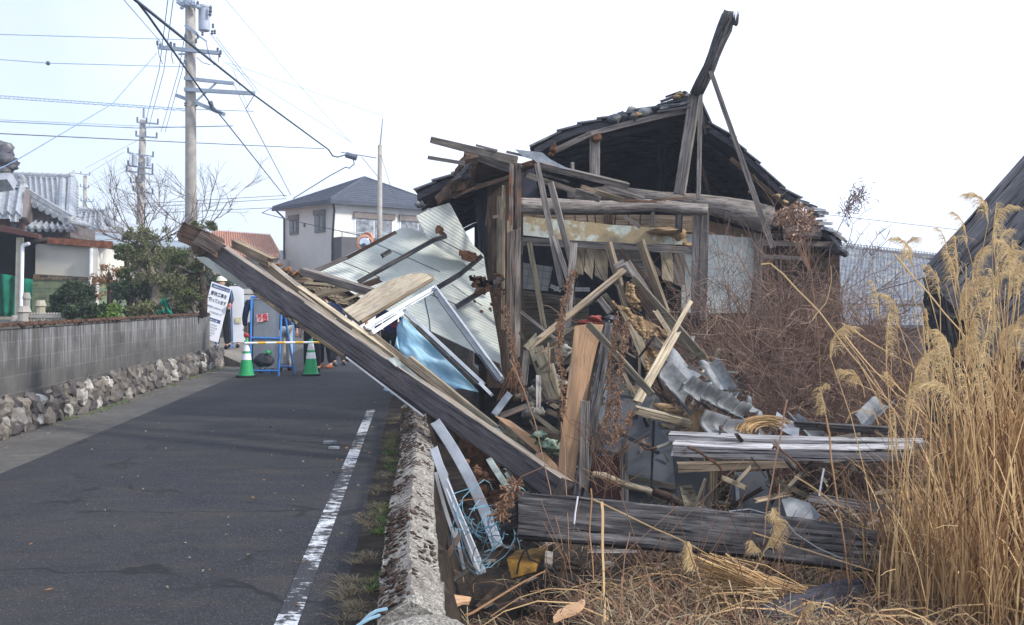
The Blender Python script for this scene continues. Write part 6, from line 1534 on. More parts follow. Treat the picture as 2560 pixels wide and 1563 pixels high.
plain('rot_orange', (.30, .16, .09), .95, .1, .4, 22, bmp=1, c2=(.12, .06, .035))
q = MB()
for i in range(44):
    x = random.uniform(2120, 2460); y = random.uniform(200, 620); r = random.uniform(8, 26); q.blob(fS(x, y, 12.0), r*fS.k*12/F, .04, r*.8*fS.k*12/F, 7, 5, .5, k=i)
T(q.build('hanging_rot', MT['rot_orange'], rs), None)
# fallen window: white rails and blue film
wf = empty('window_frame', fS(1300, 900, 10.6), 'tilted white aluminium window frame with torn blue film, leaning on the long beam', 'window frame')
def rail(a, b2, w_, mat, nme='rail', fr=fS, t=.05, roll=0): return beam(nme, fr, a, b2, w_, mat, parent=wf, t=t, rag=0, roll=roll)
rail((930, 790, 10.5), (1700, 345, 11.2), 42, 'white_frame'); rail((960, 815, 10.45), (1700, 385, 11.15), 18, 'galvanised'); rail((1010, 850, 10.4), (1345, 630, 10.7), 44, 'white_frame')
rail((1680, 345, 11.2), (2440, 1385, 10.2), 40, 'aluminium'); rail((1715, 335, 11.15), (2455, 1340, 10.15), 20, 'white_frame'); rail((1665, 380, 11.2), (2400, 1390, 10.2), 12, 'slate_panel')
rail((1325, 555, 10.9), (2240, 1408, 10.0), 36, 'white_frame'); rail((1312, 590, 10.9), (2200, 1430, 10.0), 14, 'slate_panel'); rail((2200, 1400, 10.0), (2330, 1530, 9.9), 34, 'white_frame')
lp2 = beam('latch', fS, (1820, 1060, 10.4), (1870, 1110, 10.4), 26, 'aluminium', parent=wf, t=.04)
q = MB(); cs = [fS(1280, 1015, 10.75), fS(1760, 1480, 10.3), fS(2190, 1500, 10.15), fS(1345, 650, 10.95)]
q.patch(cs, 40, 30, lambda u, v: .05*math.sin(u*6 + v*3) + .02*math.sin(u*13 - v*9), .004); q.build('blue_film', MT['blue_film'], wf, smooth=True, axis=cs[2]-cs[3])
q = MB(); q.patch([fS(1260, 1000, 10.7), fS(1500, 1240, 10.6), fS(1470, 1120, 10.7), fS(1330, 700, 10.9)], 14, 14, lambda u, v: .05*math.sin(u*11 + v*7), .004); q.build('blue_film', MT['blue_film'], wf, smooth=True, axis=cs[2]-cs[3])
q = MB(); q.patch([fP(958, 975, 11.6), fP(985, 988, 11.6), fP(1010, 960, 11.6), fP(965, 955, 11.6)], 6, 6, lambda u, v: .03*math.sin(u*9), .004); T(q.build('film_scrap', MT['blue_film'], smooth=True), 'small scrap of light blue film touching the road under the diagonal beam', 'film')
torn2 = MB(); torn2.patch([fS(1380, 560, 10.95), fS(1560, 470, 11.1), fS(1600, 420, 11.1), fS(1360, 540, 10.95)], 8, 4, lambda u, v: .02*math.sin(u*20), .004); torn2.build('torn_glazing', MT['white_frame'], wf)
cable('thin dark cord hanging inside the tilted window frame', [(fS, 1590, 425, 11.2), (fS, 1600, 520, 11), (fS, 1640, 700, 10.9), (fS, 1655, 860, 10.8)], .008, 'cable', name='cord', grp=None)
cable('thin black cord curving behind the top of the tilted window frame', [(fS, 1600, 405, 11.6), (fS, 1720, 450, 11.8), (fS, 1860, 500, 11.9), (fS, 1960, 545, 11.9)], .006, 'cable', name='cord', grp=None)
# sheets under and beside the diagonal beam, right part
poly('torn_lining', fJ, [(105, -20, 9.3), (200, 60, 9.2), (330, 190, 9.1), (520, 330, 9.0), (700, 390, 8.9), (745, 480, 8.8), (640, 430, 8.85), (470, 330, 9.0), (300, 210, 9.1), (60, -10, 9.3)], .03, 'green_panel_old', 'torn pale green lining board lying on top of the diagonal beam', jag=.012, cat='board')
lb_(fJ, (190, -10, 9.4), (935, 590, 8.9), 34, 'wood_pale', 'pale edge board beside the torn green lining above the diagonal beam', t=.04, roll=20)
poly('bent_plank', fJ, [(700, 330, 9.0), (760, 350, 9.0), (930, 490, 8.95), (1000, 600, 8.9), (960, 620, 8.9), (800, 520, 8.95), (690, 400, 9.0)], .05, 'wood_olive', 'brown wet looking board beneath the plywood strip', axis=((700, 330, 9), (1000, 600, 9)))
poly('plywood_strip', fJ, [(675, 318, 8.85), (760, 345, 8.85), (850, 410, 8.8), (905, 450, 8.8), (930, 510, 8.8), (925, 535, 8.8), (830, 450, 8.82), (740, 370, 8.84)], .02, 'plywood', 'curved strip of orange plywood above the right half of the diagonal beam', axis=((675, 318, 9), (925, 535, 9)))
poly('plywood_corner', fJ, [(905, 530, 8.75), (950, 520, 8.75), (1030, 600, 8.7), (1085, 740, 8.6), (1060, 760, 8.6), (900, 600, 8.7)], .02, 'plywood', 'triangular orange plywood piece at the lower end of the diagonal beam', axis=((905, 530, 9), (1085, 740, 9)))
lb_(fJ, (820, 540, 8.9), (1130, 775, 8.4), 14, 'wood_pale', 'thin pale batten along the lower right top edge of the diagonal beam')
for i, (a, b2, wd, m_, lab) in enumerate((((335, 350, 8.6), (690, 1060, 7.6), 62, 'aluminium', 'long curved pale metal sheet running down under the diagonal beam'), ((328, 500, 7.9), (600, 1210, 6.9), 50, 'aluminium', 'grey ribbed aluminium channel leaning beside the coping, the widest'), ((345, 540, 8.1), (400, 660, 8), 30, 'galvanised', 'short metal strip near the top of the aluminium channel'),
        ((338, 640, 7.9), (448, 1015, 7.3), 20, 'aluminium', 'thin aluminium strip nearest to the coping wall'), ((455, 960, 7.4), (500, 1190, 7.1), 18, 'galvanised', 'short thin metal strip low behind the aluminium channel'), ((640, 560, 8.5), (755, 735, 8.2), 36, 'green_panel_old', 'curled pale green metal scrap under the diagonal beam'), ((735, 640, 8.4), (800, 730, 8.3), 20, 'green_panel_old', 'small pale metal scrap beside the curled green one'))):
    if i != 6: beam('metal_strip', fJ, a, b2, wd, m_, lab, t=.015, rag=.004, bow=(.03 if i == 0 else -.01), cat='metal strip', grp='metal strips leaning behind the coping')
    else: beam('metal_strip', fJ, a, b2, wd, m_, lab, t=.015, cat='metal strip', grp='metal strips leaning behind the coping')
for (a, b2) in (((372, 600, 7.75), (618, 1190, 6.85)), ((352, 610, 7.75), (590, 1205, 6.85))): beam('rib', fJ, a, b2, 7, 'white_frame', parent=bpy.data.objects['metal_strip.001'], t=.012, rag=0)
poly('rotten_mass', fJ, [(430, 400, 9.1), (560, 480, 9.0), (640, 560, 8.9), (740, 740, 8.8), (830, 800, 8.7), (760, 930, 8.6), (700, 900, 8.7), (600, 800, 8.8), (520, 720, 8.9), (480, 560, 9)], .3, 'rot_brown', 'dark mass of rotten wood and soil under the diagonal beam', jag=.03, nd=4)
q = MB()
for i in range(60):
    t = random.random(); x = 540 + 200*t + random.uniform(-40, 40); y = 640 + 220*t + random.uniform(-60, 60); r = random.uniform(.02, .055); q.blob(fJ(x, y, 8.5), r, r, r*.8, 8, 6, .5, k=i)
T(q.build('soil_clods', MT['rot_orange'], smooth=True), 'brown crumbly clods hanging around the end of the curved metal sheet', 'soil')
beam('plank', fJ, (370, 1290, 6.3), (520, 1200, 6.6), 24, 'wood_olive', 'short weathered stick lying at the foot of the coping', t=.03, spl=.5)
beam('plank', fJ, (400, 1120, 6.9), (480, 990, 7.2), 30, 'wood_brown', 'dark short board in the shade behind the aluminium strips')
# crate, twine, orange wood
cr = empty('yellow_crate', fJ(850, 1230, 6.3), 'dirty yellow plastic crate half buried beneath the foreground beam', 'crate')
poly('crate_side', fJ, [(742, 1130, 6.3), (925, 1128, 6.3), (905, 1200, 6.25), (770, 1240, 6.25)], .03, 'crate_yellow', parent=cr); poly('crate_top', fJ, [(745, 1125, 6.32), (800, 1080, 6.6), (965, 1060, 6.6), (925, 1128, 6.32)], .02, 'crate_yellow', parent=cr)
poly('crate_side', fJ, [(925, 1128, 6.3), (962, 1066, 6.58), (950, 1120, 6.55), (905, 1200, 6.25)], .02, 'crate_yellow', parent=cr)
q = MB(); q.tube([fJ(800, 1215, 6.22), fJ(810, 1150, 6.22), fJ(840, 1085, 6.22), fJ(880, 1060, 6.22)], .006, 5); q.tube([fJ(850, 1070, 6.2), fJ(870, 1130, 6.2), fJ(930, 1155, 6.2)], .006, 5); q.build('strap', MT['black'], cr)
q = MB(); random.seed(4)
for i in range(30):
    c = fJ(random.uniform(540, 740), random.uniform(860, 1120), 6.7); r = random.uniform(.08, .26); a0 = random.uniform(0, 6.28); ax1 = Vector((random.uniform(-1, 1), random.uniform(-.6, .6), random.uniform(-1, 1))).normalized(); ay = ax1.orthogonal().normalized()
    q.tube([c + ax1*(r*math.cos(a0+t*.35)) + ay*(r*.6*math.sin(a0+t*.35)) + Vector((0, 0, .01*math.sin(t*2))) for t in range(random.randint(5, 13))], .0032, 4)
T(q.build('twine_tangle', MT['twine_blue']), 'tangle of pale blue twine between the metal strips and the yellow crate', 'twine')
poly('split_wood', fJ, [(1005, 1470, 4.9), (1030, 1420, 5.0), (1110, 1375, 5.1), (1185, 1362, 5.1), (1160, 1400, 5.0), (1080, 1440, 4.95)], .02, 'plywood', 'orange splinter of fresh wood on the dry grass, bottom centre', jag=.008, axis=((1005, 1470, 5), (1185, 1365, 5)), cat='wood chip')
poly('split_wood', fJ, [(400, 1330, 5.6), (540, 1345, 5.6), (530, 1370, 5.55), (440, 1385, 5.5)], .02, 'plywood', 'orange rotten wood chip at the foot of the coping', jag=.008, cat='wood chip')
# foreground beam, lumber stack, low log
o = lb_(fP, (1305, 1293, 6.4), (2330, 1395, 6.0), 112, 'wood_dark', 'heavy black weathered beam lying across the foreground lot', name='foreground_beam', t=.22, roll=-6, rag=.035, bow=.008, cat='beam', taper=.9, spl=.3)
beam('broken_end', fJ, (750, 895, 6.6), (850, 850, 6.5), 130, 'wood_dark', parent=o, spl=.5, rag=.05, t=.15)
for (a, b2, wd) in (((760, 1300), (1500, 1310), 0),): pass
lb_(fM, (190, 232, 7.7), (1830, 282, 7.3), 46, 'wood_white', 'top silvery board of the lumber stack right of the roof tiles', t=.14, bow=-.006, rag=.02, roll=12, grp='silvery boards stacked right of centre')
lb_(fM, (215, 305, 7.6), (1740, 335, 7.2), 84, 'wood_white', 'widest silvery white board in the middle of the lumber stack', t=.10, bow=-.012, rag=.025, roll=24, spl=.3, grp='silvery boards stacked right of centre')
lb_(fM, (245, 432, 7.5), (1000, 405, 7.4), 56, 'wood_tan', 'squared timber with a broken end at the bottom of the lumber stack', t=.12, roll=10, spl=.2, taper=.8, grp='silvery boards stacked right of centre')
lb_(fM, (960, 425, 7.6), (1560, 400, 7.5), 22, 'wood_grey', 'thin grey board continuing right under the lumber stack', t=.05)
lb_(fM, (990, 160, 8.6), (1620, 200, 8.4), 50, 'wood_dark', 'dark flat board lying behind the lumber stack at the right', t=.05, roll=15)
lb_(fM, (1090, 625, 6.9), (1830, 745, 6.6), 60, 'wood_grey', 'grey board sloping right just above the foreground beam', t=.05, rag=.02)
log('low_log', fM, [(780, 1490, 5.2), (950, 1410, 5.35), (1150, 1335, 5.6), (1380, 1270, 5.9), (1600, 1235, 6.2)], lambda t: .125 - .03*abs(t-.4), 'wood_black', None, 'blackened log lying in the bottom right corner', amp=.15)
# debris wall under the stack
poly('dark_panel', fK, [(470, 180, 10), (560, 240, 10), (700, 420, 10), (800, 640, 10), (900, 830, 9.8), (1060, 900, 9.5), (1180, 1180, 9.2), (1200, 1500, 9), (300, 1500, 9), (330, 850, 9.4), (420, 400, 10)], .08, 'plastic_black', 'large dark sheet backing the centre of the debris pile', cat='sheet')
poly('slate_board', fK, [(320, 560, 9.6), (390, 560, 9.6), (560, 700, 9.5), (780, 840, 9.4), (900, 1000, 9.2), (930, 1330, 9.0), (560, 1300, 9.0), (330, 1020, 9.3)], .04, 'slate_panel', 'bluish grey slate coloured board behind the hanging dry weeds', cat='board')
poly('slate_board', fK, [(340, 540, 9.5), (420, 520, 9.5), (400, 820, 9.4), (320, 860, 9.4)], .03, 'galvanised', 'narrow blue grey metal board beside the plywood plank', cat='board')
poly('metal_drum', fK, [(1390, 1205, 7.9), (1650, 1195, 7.9), (1640, 1500, 7.8), (1400, 1560, 7.8)], .35, 'slate_panel', 'dented blue grey metal box with a pale stain under the lumber stack', cat='box')
poly('bucket', fM, [(895, 600, 7.4), (1090, 660, 7.4), (1160, 740, 7.3), (1120, 790, 7.3), (950, 770, 7.3)], .2, 'galvanised', 'tilted grey metal basin above the foreground beam', cat='basin')
beam('corner_strip', fK, (1385, 1205, 7.85), (1400, 1455, 7.8), 26, 'galvanised', 'upright metal edge strip on the left of the dented box', t=.02, rag=0, cat='strip')
poly('bark_slab', fK, [(960, 1310, 8.2), (1050, 1300, 8.2), (1098, 1400, 8.2), (1090, 1490, 8.1), (1000, 1480, 8.1)], .05, 'wood_olive', 'rounded slab of bark standing behind the foreground beam', cat='bark')
poly('board_stub', fK, [(1190, 1195, 8.1), (1245, 1200, 8.1), (1262, 1405, 8.1), (1215, 1425, 8.1), (1188, 1415, 8.1)], .04, 'wood_tan', 'short hanging board stub with a torn lower end left of the dented box', jag=.008, cat='board', axis=((1190, 1195, 8), (1188, 1415, 8)))
beam('frame_post', fK, (545, 960, 8.9), (548, 1440, 8.7), 52, 'wood_grey', 'upright grey frame post in the lower centre of the pile', t=.05, cat='post')
beam('frame_post', fK, (765, 820, 8.9), (740, 1440, 8.7), 22, 'wood_dark', 'thin dark upright rod in the lower centre of the pile', t=.03, cat='post')
beam('frame_rail', fK, (520, 920, 9.0), (800, 1060, 8.8), 28, 'wood_dark', 'dark rail sloping behind the curled rusty hook', t=.04)
beam('frame_rail', fK, (320, 1040, 9.0), (540, 1085, 8.9), 34, 'wood_dark', 'dark cross rail just right of the plywood plank foot', t=.04)
beam('frame_rail', fK, (570, 1240, 8.95), (920, 1320, 8.8), 44, 'wood_olive', 'olive cross rail low in the centre of the pile', t=.03)
poly('brown_panel', fK, [(300, 1080, 8.95), (525, 1090, 8.95), (530, 1440, 8.9), (290, 1440, 8.9)], .03, 'red_brown', 'dark reddish brown panel at the foot of the debris pile', cat='panel')
log('branch', fK, [(300, 1225, 8.2), (400, 1240, 8.2), (560, 1310, 8.2), (720, 1345, 8.2), (870, 1430, 8.1)], .028, 'wood_pale', None, 'pale crooked branch lying low across the centre of the pile', cat='branch')
log('branch', fK, [(760, 1350, 8.1), (900, 1400, 8.1), (960, 1450, 8.0)], .035, 'wood_brown', None, 'brown rotten branch stub behind the foreground beam', cat='branch')
# plywood plank and its dark partner
poly('plywood_plank', fK, [(172, 105, 8.8), (280, 90, 8.8), (388, 95, 8.8), (340, 260, 8.75), (290, 480, 8.7), (262, 660, 8.65), (215, 790, 8.6), (205, 1000, 8.5), (165, 1310, 8.4), (120, 1330, 8.4), (45, 1290, 8.4), (60, 1020, 8.5), (100, 700, 8.6), (140, 380, 8.7)], .03, 'plywood', 'wide fresh orange plywood plank standing nearly upright in the middle of the pile', axis=((100, 1300, 8.4), (280, 100, 8.8)), cat='board')
lb_(fK, (428, 92, 8.9), (205, 1400, 8.3), 62, 'wood_dark', 'dark upright post right behind the plywood plank', t=.08, roll=15, taper=1.3)
lb_(fK, (355, 200, 8.85), (262, 700, 8.6), 22, 'wood_brown', 'thin brown strip along the right edge of the plywood plank')
lb_(fK, (250, 670, 8.45), (235, 1400, 8.3), 70, 'wood_grey', 'squared grey post stub in front of the lower plywood plank', t=.08)
q = MB()
for (x, y, rx, rz) in ((250, 75, 60, 14), (330, 50, 60, 22), (300, 85, 90, 12)): s = fK.k*8.9/F; q.blob(fK(x, y, 8.95), rx*s, .08, rz*s, 12, 8, .45, k=x)
T(q.build('red_cloth', MT['cloth_red'], smooth=True), 'crumpled faded red cloth draped over the top of the plywood plank', 'cloth')
q = MB()
for (x, y, rx, rz) in ((430, 50, 60, 20), (400, 75, 50, 16), (470, 80, 50, 14)): s = fK.k*8.9/F; q.blob(fK(x, y, 9.0), rx*s, .08, rz*s, 12, 8, .45, k=x)
T(q.build('black_plastic', MT['plastic_black'], smooth=True), 'crumpled black plastic right of the red cloth', 'plastic')
q = MB()
for (x, y, rx, rz) in ((920, 430, 45, 24), (960, 470, 60, 30), (1000, 500, 50, 26), (1020, 530, 30, 16)): s = fJ.k*8.8/F; q.blob(fJ(x, y, 8.85), rx*s, .1, rz*s, 12, 8, .5, k=x)
T(q.build('checked_cloth', MT['cloth_greenwhite'], smooth=True), 'bundle of green and white cloth left of the plywood plank', 'cloth')
# clay and straw slope above the tiles
for (pts, d, lab) in (([(1190, 650), (1300, 700), (1440, 800), (1600, 880), (1700, 960), (1690, 1060), (1600, 1200), (1500, 1300), (1480, 1230), (1480, 1010), (1400, 880), (1280, 760)], 9.9, 'slope of yellow brown clay and straw above the roof tiles'), ([(1330, 500), (1370, 520), (1420, 660), (1440, 740), (1360, 700), (1320, 600)], 10.6, 'clump of yellow clay between the upper planks')):
    o = poly('clay_slope', fI, [(x, y, d) for x, y in pts], .2, 'mud', lab, jag=.02, nd=3, cat='clay')
    q = MB()
    for i in range(420 if d < 10 else 90):
        t = random.random(); a = pts[random.randrange(len(pts))]; c = (sum(p[0] for p in pts)/len(pts), sum(p[1] for p in pts)/len(pts)); x = a[0] + (c[0]-a[0])*t; y = a[1] + (c[1]-a[1])*t; r = random.uniform(.006, .028)
        q.blob(fI(x, y, d-.01), r, r*.8, r*.7, 6, 4, .6, k=i)
    q.build('clods', MT['mud'], o, smooth=True)
poly('pale_splinter', fI, [(1262, 740, 9.75), (1300, 765, 9.75), (1400, 920, 9.75), (1480, 1000, 9.75), (1482, 1235, 9.75), (1460, 1200, 9.75), (1370, 980, 9.75), (1330, 860, 9.75)], .025, 'wood_pale', 'pointed pale split board above the left end of the clay slope', axis=((1262, 740, 9.7), (1480, 1235, 9.7)), cat='board')
# many individual planks
for fr, a, b2, wd, m_, lab, kw_ in (
    (fG, (135, 178, 12.0), (905, 365, 12.2), 58, 'wood_grey', 'long grey board pointing left into the sky from the lean-to roof, the upper one', dict(t=.04, taper=1.4, spl=.3)),
    (fG, (105, 335, 12.1), (435, 390, 12.2), 34, 'wood_grey', 'short grey board pointing left beneath the longer one at the lean-to roof', dict(t=.04)),
    (fG, (535, 225, 12.1), (730, 275, 12.1), 20, 'wood_grey', 'thin broken lath on top of the lean-to boards', dict(t=.02)),
    (fG, (810, 285, 12.0), (965, 320, 12.0), 24, 'wood_dark', 'small dark shingle beside the top of the rotten pillar', dict(t=.05)),
    (fG, (560, 330, 12.25), (850, 430, 12.3), 90, 'wood_dark', 'shaded wide board under the lean-to roof edge', dict(t=.04)),
    (fG, (1090, 400, 11.8), (1880, 588, 12.2), 60, 'wood_grey', 'long greenish grey board sloping right from the pillar top', dict(t=.05, roll=20, spl=.8, rag=.03)),
    (fG, (980, 490, 12.0), (1640, 715, 12.5), 50, 'wood_grey', 'grey rafter under the long greenish board, sloping right', dict(t=.05)),
    (fG, (1140, 490, 11.95), (1370, 555, 12.0), 20, 'wood_dark', 'short dark stick between the two sloping boards', dict(t=.02)),
    (fG, (1480, 600, 12.3), (1860, 720, 12.5), 44, 'wood_tan', 'tan lath ending on the purlin log, middle one', dict(t=.04)),
    (fG, (1690, 600, 12.3), (2040, 705, 12.5), 34, 'wood_grey', 'short rafter end lying on the purlin log near the gable', dict(t=.04)),
    (fG, (1400, 380, 12.0), (1402, 460, 12.0), 34, 'wood_grey', 'tiny upright block standing on the long greenish board', dict(t=.04)),
    (fG, (1085, 360, 11.9), (1165, 330, 11.9), 40, 'wood_dark', 'small dark folded shingle near the metal flashing', dict(t=.05)),
    (fG, (1085, 400, 11.7), (1310, 1504, 11.2), 54, 'wood_grey', 'tall thin stud leaning right of the rotten pillar, the left of two', dict(t=.06)),
    (fI, (700, 100, 11.4), (840, 520, 11.1), 44, 'wood_grey', 'lower splice of the left leaning stud, ending behind the dry vine', dict(t=.05)),
    (fG, (1205, 560, 11.9), (1400, 1300, 11.6), 52, 'wood_grey', 'tall thin stud leaning right of the rotten pillar, the right of two', dict(t=.05, roll=15)),
    (fI, (870, 168, 11.2), (812, 930, 10.9), 62, 'wood_grey', 'upright grey plank below the lintel, left of the hanging boards', dict(t=.04)),
    (fI, (1165, 172, 11.0), (1320, 720, 10.7), 62, 'wood_tan', 'steep plank with a sunlit right edge, left of the pair under the lintel', dict(t=.05, roll=38, mat_top='wood_pale')),
    (fI, (1438, 148, 11.0), (1660, 770, 10.8), 70, 'wood_tan', 'steep plank with a sunlit right edge, right of the pair under the lintel', dict(t=.05, roll=38)),
    (fI, (1325, 330, 11.2), (1500, 590, 11.0), 62, 'wood_grey', 'grey split plank between the two sunlit steep planks', dict(t=.04, spl=.5)),
    (fI, (1270, 225, 11.8), (1560, 560, 11.6), 46, 'wood_brown', 'dark brown rafter crossing behind the steep planks', dict(t=.06)),
    (fI, (1380, 470, 10.9), (1990, 1155, 10.3), 66, 'wood_olive', 'long olive grey plank descending right above the roof tiles', dict(t=.05, roll=15)),
    (fI, (1300, 395, 10.7), (485, 1065, 10.0), 52, 'wood_tan', 'long straight batten crossing the pile diagonally from upper right to lower left', dict(t=.04, roll=20, mat_top='wood_pale')),
    (fI, (1225, 370, 10.72), (1300, 330, 10.72), 56, 'wood_grey', 'short block at the top of the long straight batten', dict(t=.05)),
    (fI, (870, 880, 10.6), (760, 960, 10.6), 24, 'wood_olive', 'short olive stick under the long straight batten', dict(t=.03)),
    (fI, (490, 165, 12.6), (618, 900, 12.2), 46, 'wood_olive', 'olive post standing in the dark room right of the rotten pillar', dict(t=.05)),
    (fI, (430, 160, 12.7), (418, 260, 12.7), 26, 'wood_olive', 'short dark stub hanging under the lintel beside the pillar', dict(t=.04)),
    (fI, (415, 750, 11.9), (740, 1005, 11.6), 26, 'wood_grey', 'slender stick sloping right from the rotten pillar', dict(t=.03)),
    (fI, (640, 900, 12.0), (820, 1050, 11.8), 60, 'wood_dark', 'dark board in the shade left of the plywood plank', dict(t=.04)),
    (fI, (1090, 640, 10.6), (1180, 760, 10.5), 56, 'wood_grey', 'short grey offcut under the crossing batten', dict(t=.04)),
    (fI, (1130, 600, 10.8), (1230, 720, 10.8), 40, 'wood_olive', 'small olive offcut beside the grey one under the crossing batten', dict(t=.04)),
    (fI, (1000, 860, 8.7), (1540, 1460, 8.3), 56, 'wood_olive', 'olive grey batten falling right from the top of the plywood plank', dict(t=.04, roll=12)),
    (fI, (1560, 730, 10.2), (1690, 930, 10.1), 40, 'wood_pale', 'pale pointed board just above the clay slope', dict(t=.03, spl=.6)),
    (fI, (1400, 560, 10.7), (1620, 860, 10.4), 90, 'wood_brown', 'broad brown board resting on the clay slope', dict(t=.04)),
    (fI, (1250, 520, 10.8), (1310, 690, 10.7), 30, 'wood_pale', 'narrow bright lath right of the crossing batten', dict(t=.02)),
    (fI, (1870, 660, 9.3), (1400, 1500, 8.8), 40, 'wood_pale', 'long bright split lath pointing up right over the roof tiles, rear half', dict(t=.04, rag=.03, spl=.8)),
    (fK, (930, 155, 8.9), (628, 700, 8.5), 68, 'wood_pale', 'thick sunlit split rail leaning on the roof tiles, front half', dict(t=.07, rag=.03, spl=.6)),
    (fK, (625, 735, 8.4), (1035, 835, 8.6), 56, 'wood_pale', 'horizontal pale rail under the tilted roof tiles', dict(t=.06, roll=18, spl=.3, rag=.03)),
    (fI, (460, 1060, 9.8), (560, 960, 9.9), 60, 'wood_olive', 'splintered board top in the shade left of the mossy slab', dict(spl=1.2, rag=.06, t=.03)),
    (fI, (540, 1050, 9.7), (700, 1490, 9.5), 130, 'wood_olive', 'broad mossy dark slab standing left of the plywood plank', dict(t=.05, rag=.04, spl=.4)),
    (fI, (640, 1040, 9.6), (760, 1480, 9.4), 34, 'wood_pale', 'white splintery edge board right of the mossy slab', dict(t=.02, rag=.08, spl=1)),
    (fI, (470, 1080, 9.9), (440, 1380, 9.8), 60, 'wood_grey', 'grey vertical board left of the mossy slab', dict(t=.03)),
    (fI, (520, 1340, 9.4), (640, 1520, 9.4), 46, 'wood_dark', 'short dark board at the foot of the mossy slab', dict(t=.03)),
    (fJ, (670, 310, 9.3), (760, 190, 9.4), 40, 'galvanised', 'small grey metal bracket at the lower corner of the window frame', dict(t=.03)),
    (fJ, (700, 320, 9.2), (850, 265, 9.2), 34, 'wood_rotten', 'short brown board left of the green and white cloth', dict(t=.04)),
    (fJ, (880, 300, 9.1), (1040, 420, 9.0), 26, 'wood_olive', 'stick sloping right towards the plywood plank', dict(t=.03)),
    (fK, (1080, 350, 10.2), (760, 0, 10.6), 46, 'wood_olive', 'olive plank behind the sunlit rail running up left', dict(t=.04)),
    (fK, (1395, 480, 10.2), (1450, 640, 10.1), 48, 'wood_dark', 'dark stub standing behind the right end of the roof tiles', dict(t=.04)),
    (fK, (1215, 350, 10.1), (1255, 285, 10.1), 26, 'wood_pale', 'small pale wood spike behind the biggest tilted tile', dict(t=.02, spl=.8)),
    (fK, (1050, 245, 10.4), (1062, 185, 10.4), 24, 'wood_white', 'tiny white chip above the roof tiles', dict(t=.02, spl=.8)),
    (fM, (1140, 180, 9.0), (1220, 250, 9.0), 18, 'wood_tan', 'curved tan stick behind the pampas stem', dict(t=.02)),
    ):
    lb_(fr, a, b2, wd, m_, lab, **kw_)
poly('metal_flashing', fG, [(885, 262, 11.85), (1130, 292, 11.85), (1200, 350, 11.85), (1390, 450, 11.85), (1100, 395, 11.85), (1060, 360, 11.85), (960, 330, 11.85)], .01, 'galvanised', 'bent bluish metal flashing at the top of the rotten pillar', cat='flashing')
# bottom of the rotten pillar frays out
q = MB()
for i in range(26):
    a = fI(random.uniform(310, 400), random.uniform(1180, 1240), 11.6); b2 = fI(random.uniform(200, 470), random.uniform(1380, 1520), 11.4); q.tube([a, a.lerp(b2, .5) + Vector((0, 0, .03)), b2], .014, 5, .004)
T(q.build('frayed_wood', MT['rot_orange']), 'frayed brown splinters at the foot of the rotten pillar', 'splinters')
q = MB()
for i in range(14): x = random.uniform(560, 720); y = random.uniform(1050, 1500); r = random.uniform(.03, .08); q.blob(fI(x+random.uniform(60, 120), y, 9.9), r, r, r*.8, 8, 6, .4, k=i)
plain('plaster_chunk', (.46, .44, .38), .9, .1, .3, 8, bmp=.6); T(q.build('plaster_rubble', MT['plaster_chunk'], smooth=True), 'off white plaster chunks between the mossy slab and the plywood plank', 'rubble')
q = MB()
for i in range(10): x = random.uniform(860, 930); y = random.uniform(160, 330); r = random.uniform(.03, .07); q.blob(fJ(x, y, 9.5), r, r, r*1.1, 8, 6, .4, k=i)
T(q.build('plaster_rubble', MT['plaster_chunk'], smooth=True), 'pale plaster lumps below the frayed foot of the rotten pillar', 'rubble')
# roof tiles
for c, ph, amp, lab in (
    ([(880, 250, 9.0), (1120, 480, 8.9), (1010, 560, 8.8), (850, 370, 8.9)], .1, .02, 'large grey tile lying flat behind the front row, nearest the sunlit rail'),
    ([(855, 368, 8.75), (1030, 560, 8.9), (1030, 800, 8.75), (830, 560, 8.6)], .3, -.045, 'long grey tile tilted steeply at the left end of the tile row'),
    ([(1030, 485, 8.55), (1150, 560, 8.8), (1155, 745, 8.75), (1035, 660, 8.45)], .3, -.05, 'wavy pale tile second from the left in the tile row'),
    ([(1158, 548, 8.55), (1275, 620, 8.8), (1290, 775, 8.75), (1165, 700, 8.45)], .3, -.05, 'blue grey tile third from the left in the tile row'),
    ([(1280, 610, 8.55), (1388, 690, 8.8), (1405, 812, 8.75), (1300, 770, 8.45)], .3, -.05, 'smaller blue grey tile fourth from the left in the tile row'),
    ([(1400, 680, 8.55), (1465, 720, 8.75), (1492, 880, 8.7), (1412, 820, 8.45)], .3, -.05, 'narrow pale tile at the right end of the tile row'),
    ([(1140, 738, 8.2), (1325, 795, 8.45), (1310, 938, 8.4), (1160, 932, 8.15)], .3, -.03, 'pale tile standing on edge above the lumber stack, the left one'),
    ([(1300, 808, 8.2), (1490, 818, 8.45), (1500, 948, 8.4), (1320, 942, 8.15)], .3, -.03, 'pale tile standing on edge above the lumber stack, the right one'),
    ([(1095, 385, 9.3), (1250, 345, 9.3), (1390, 575, 9.1), (1220, 610, 9.1)], .1, .045, 'big curved tile with a bright stain, highest and rightmost of the slumped tiles'),
    ([(1470, 630, 9.0), (1550, 740, 9.0), (1520, 760, 8.9), (1460, 710, 8.9)], .1, .02, 'small tile piece behind the coiled dry grass'),
    ([(1550, 745, 8.9), (1640, 840, 8.9), (1580, 860, 8.8), (1540, 800, 8.8)], .1, .02, 'shiny small tile right beside the coiled dry grass'),
    ([(1690, 755, 8.7), (1865, 850, 8.6), (1850, 955, 8.5), (1665, 850, 8.6)], .3, .008, 'flat whitish slab lying right of the coiled dry grass')):
    tile(lab, fK, c, ph=ph, amp=amp, mat='roof_tile' if 'whitish' not in lab else 'roof_tile_far')
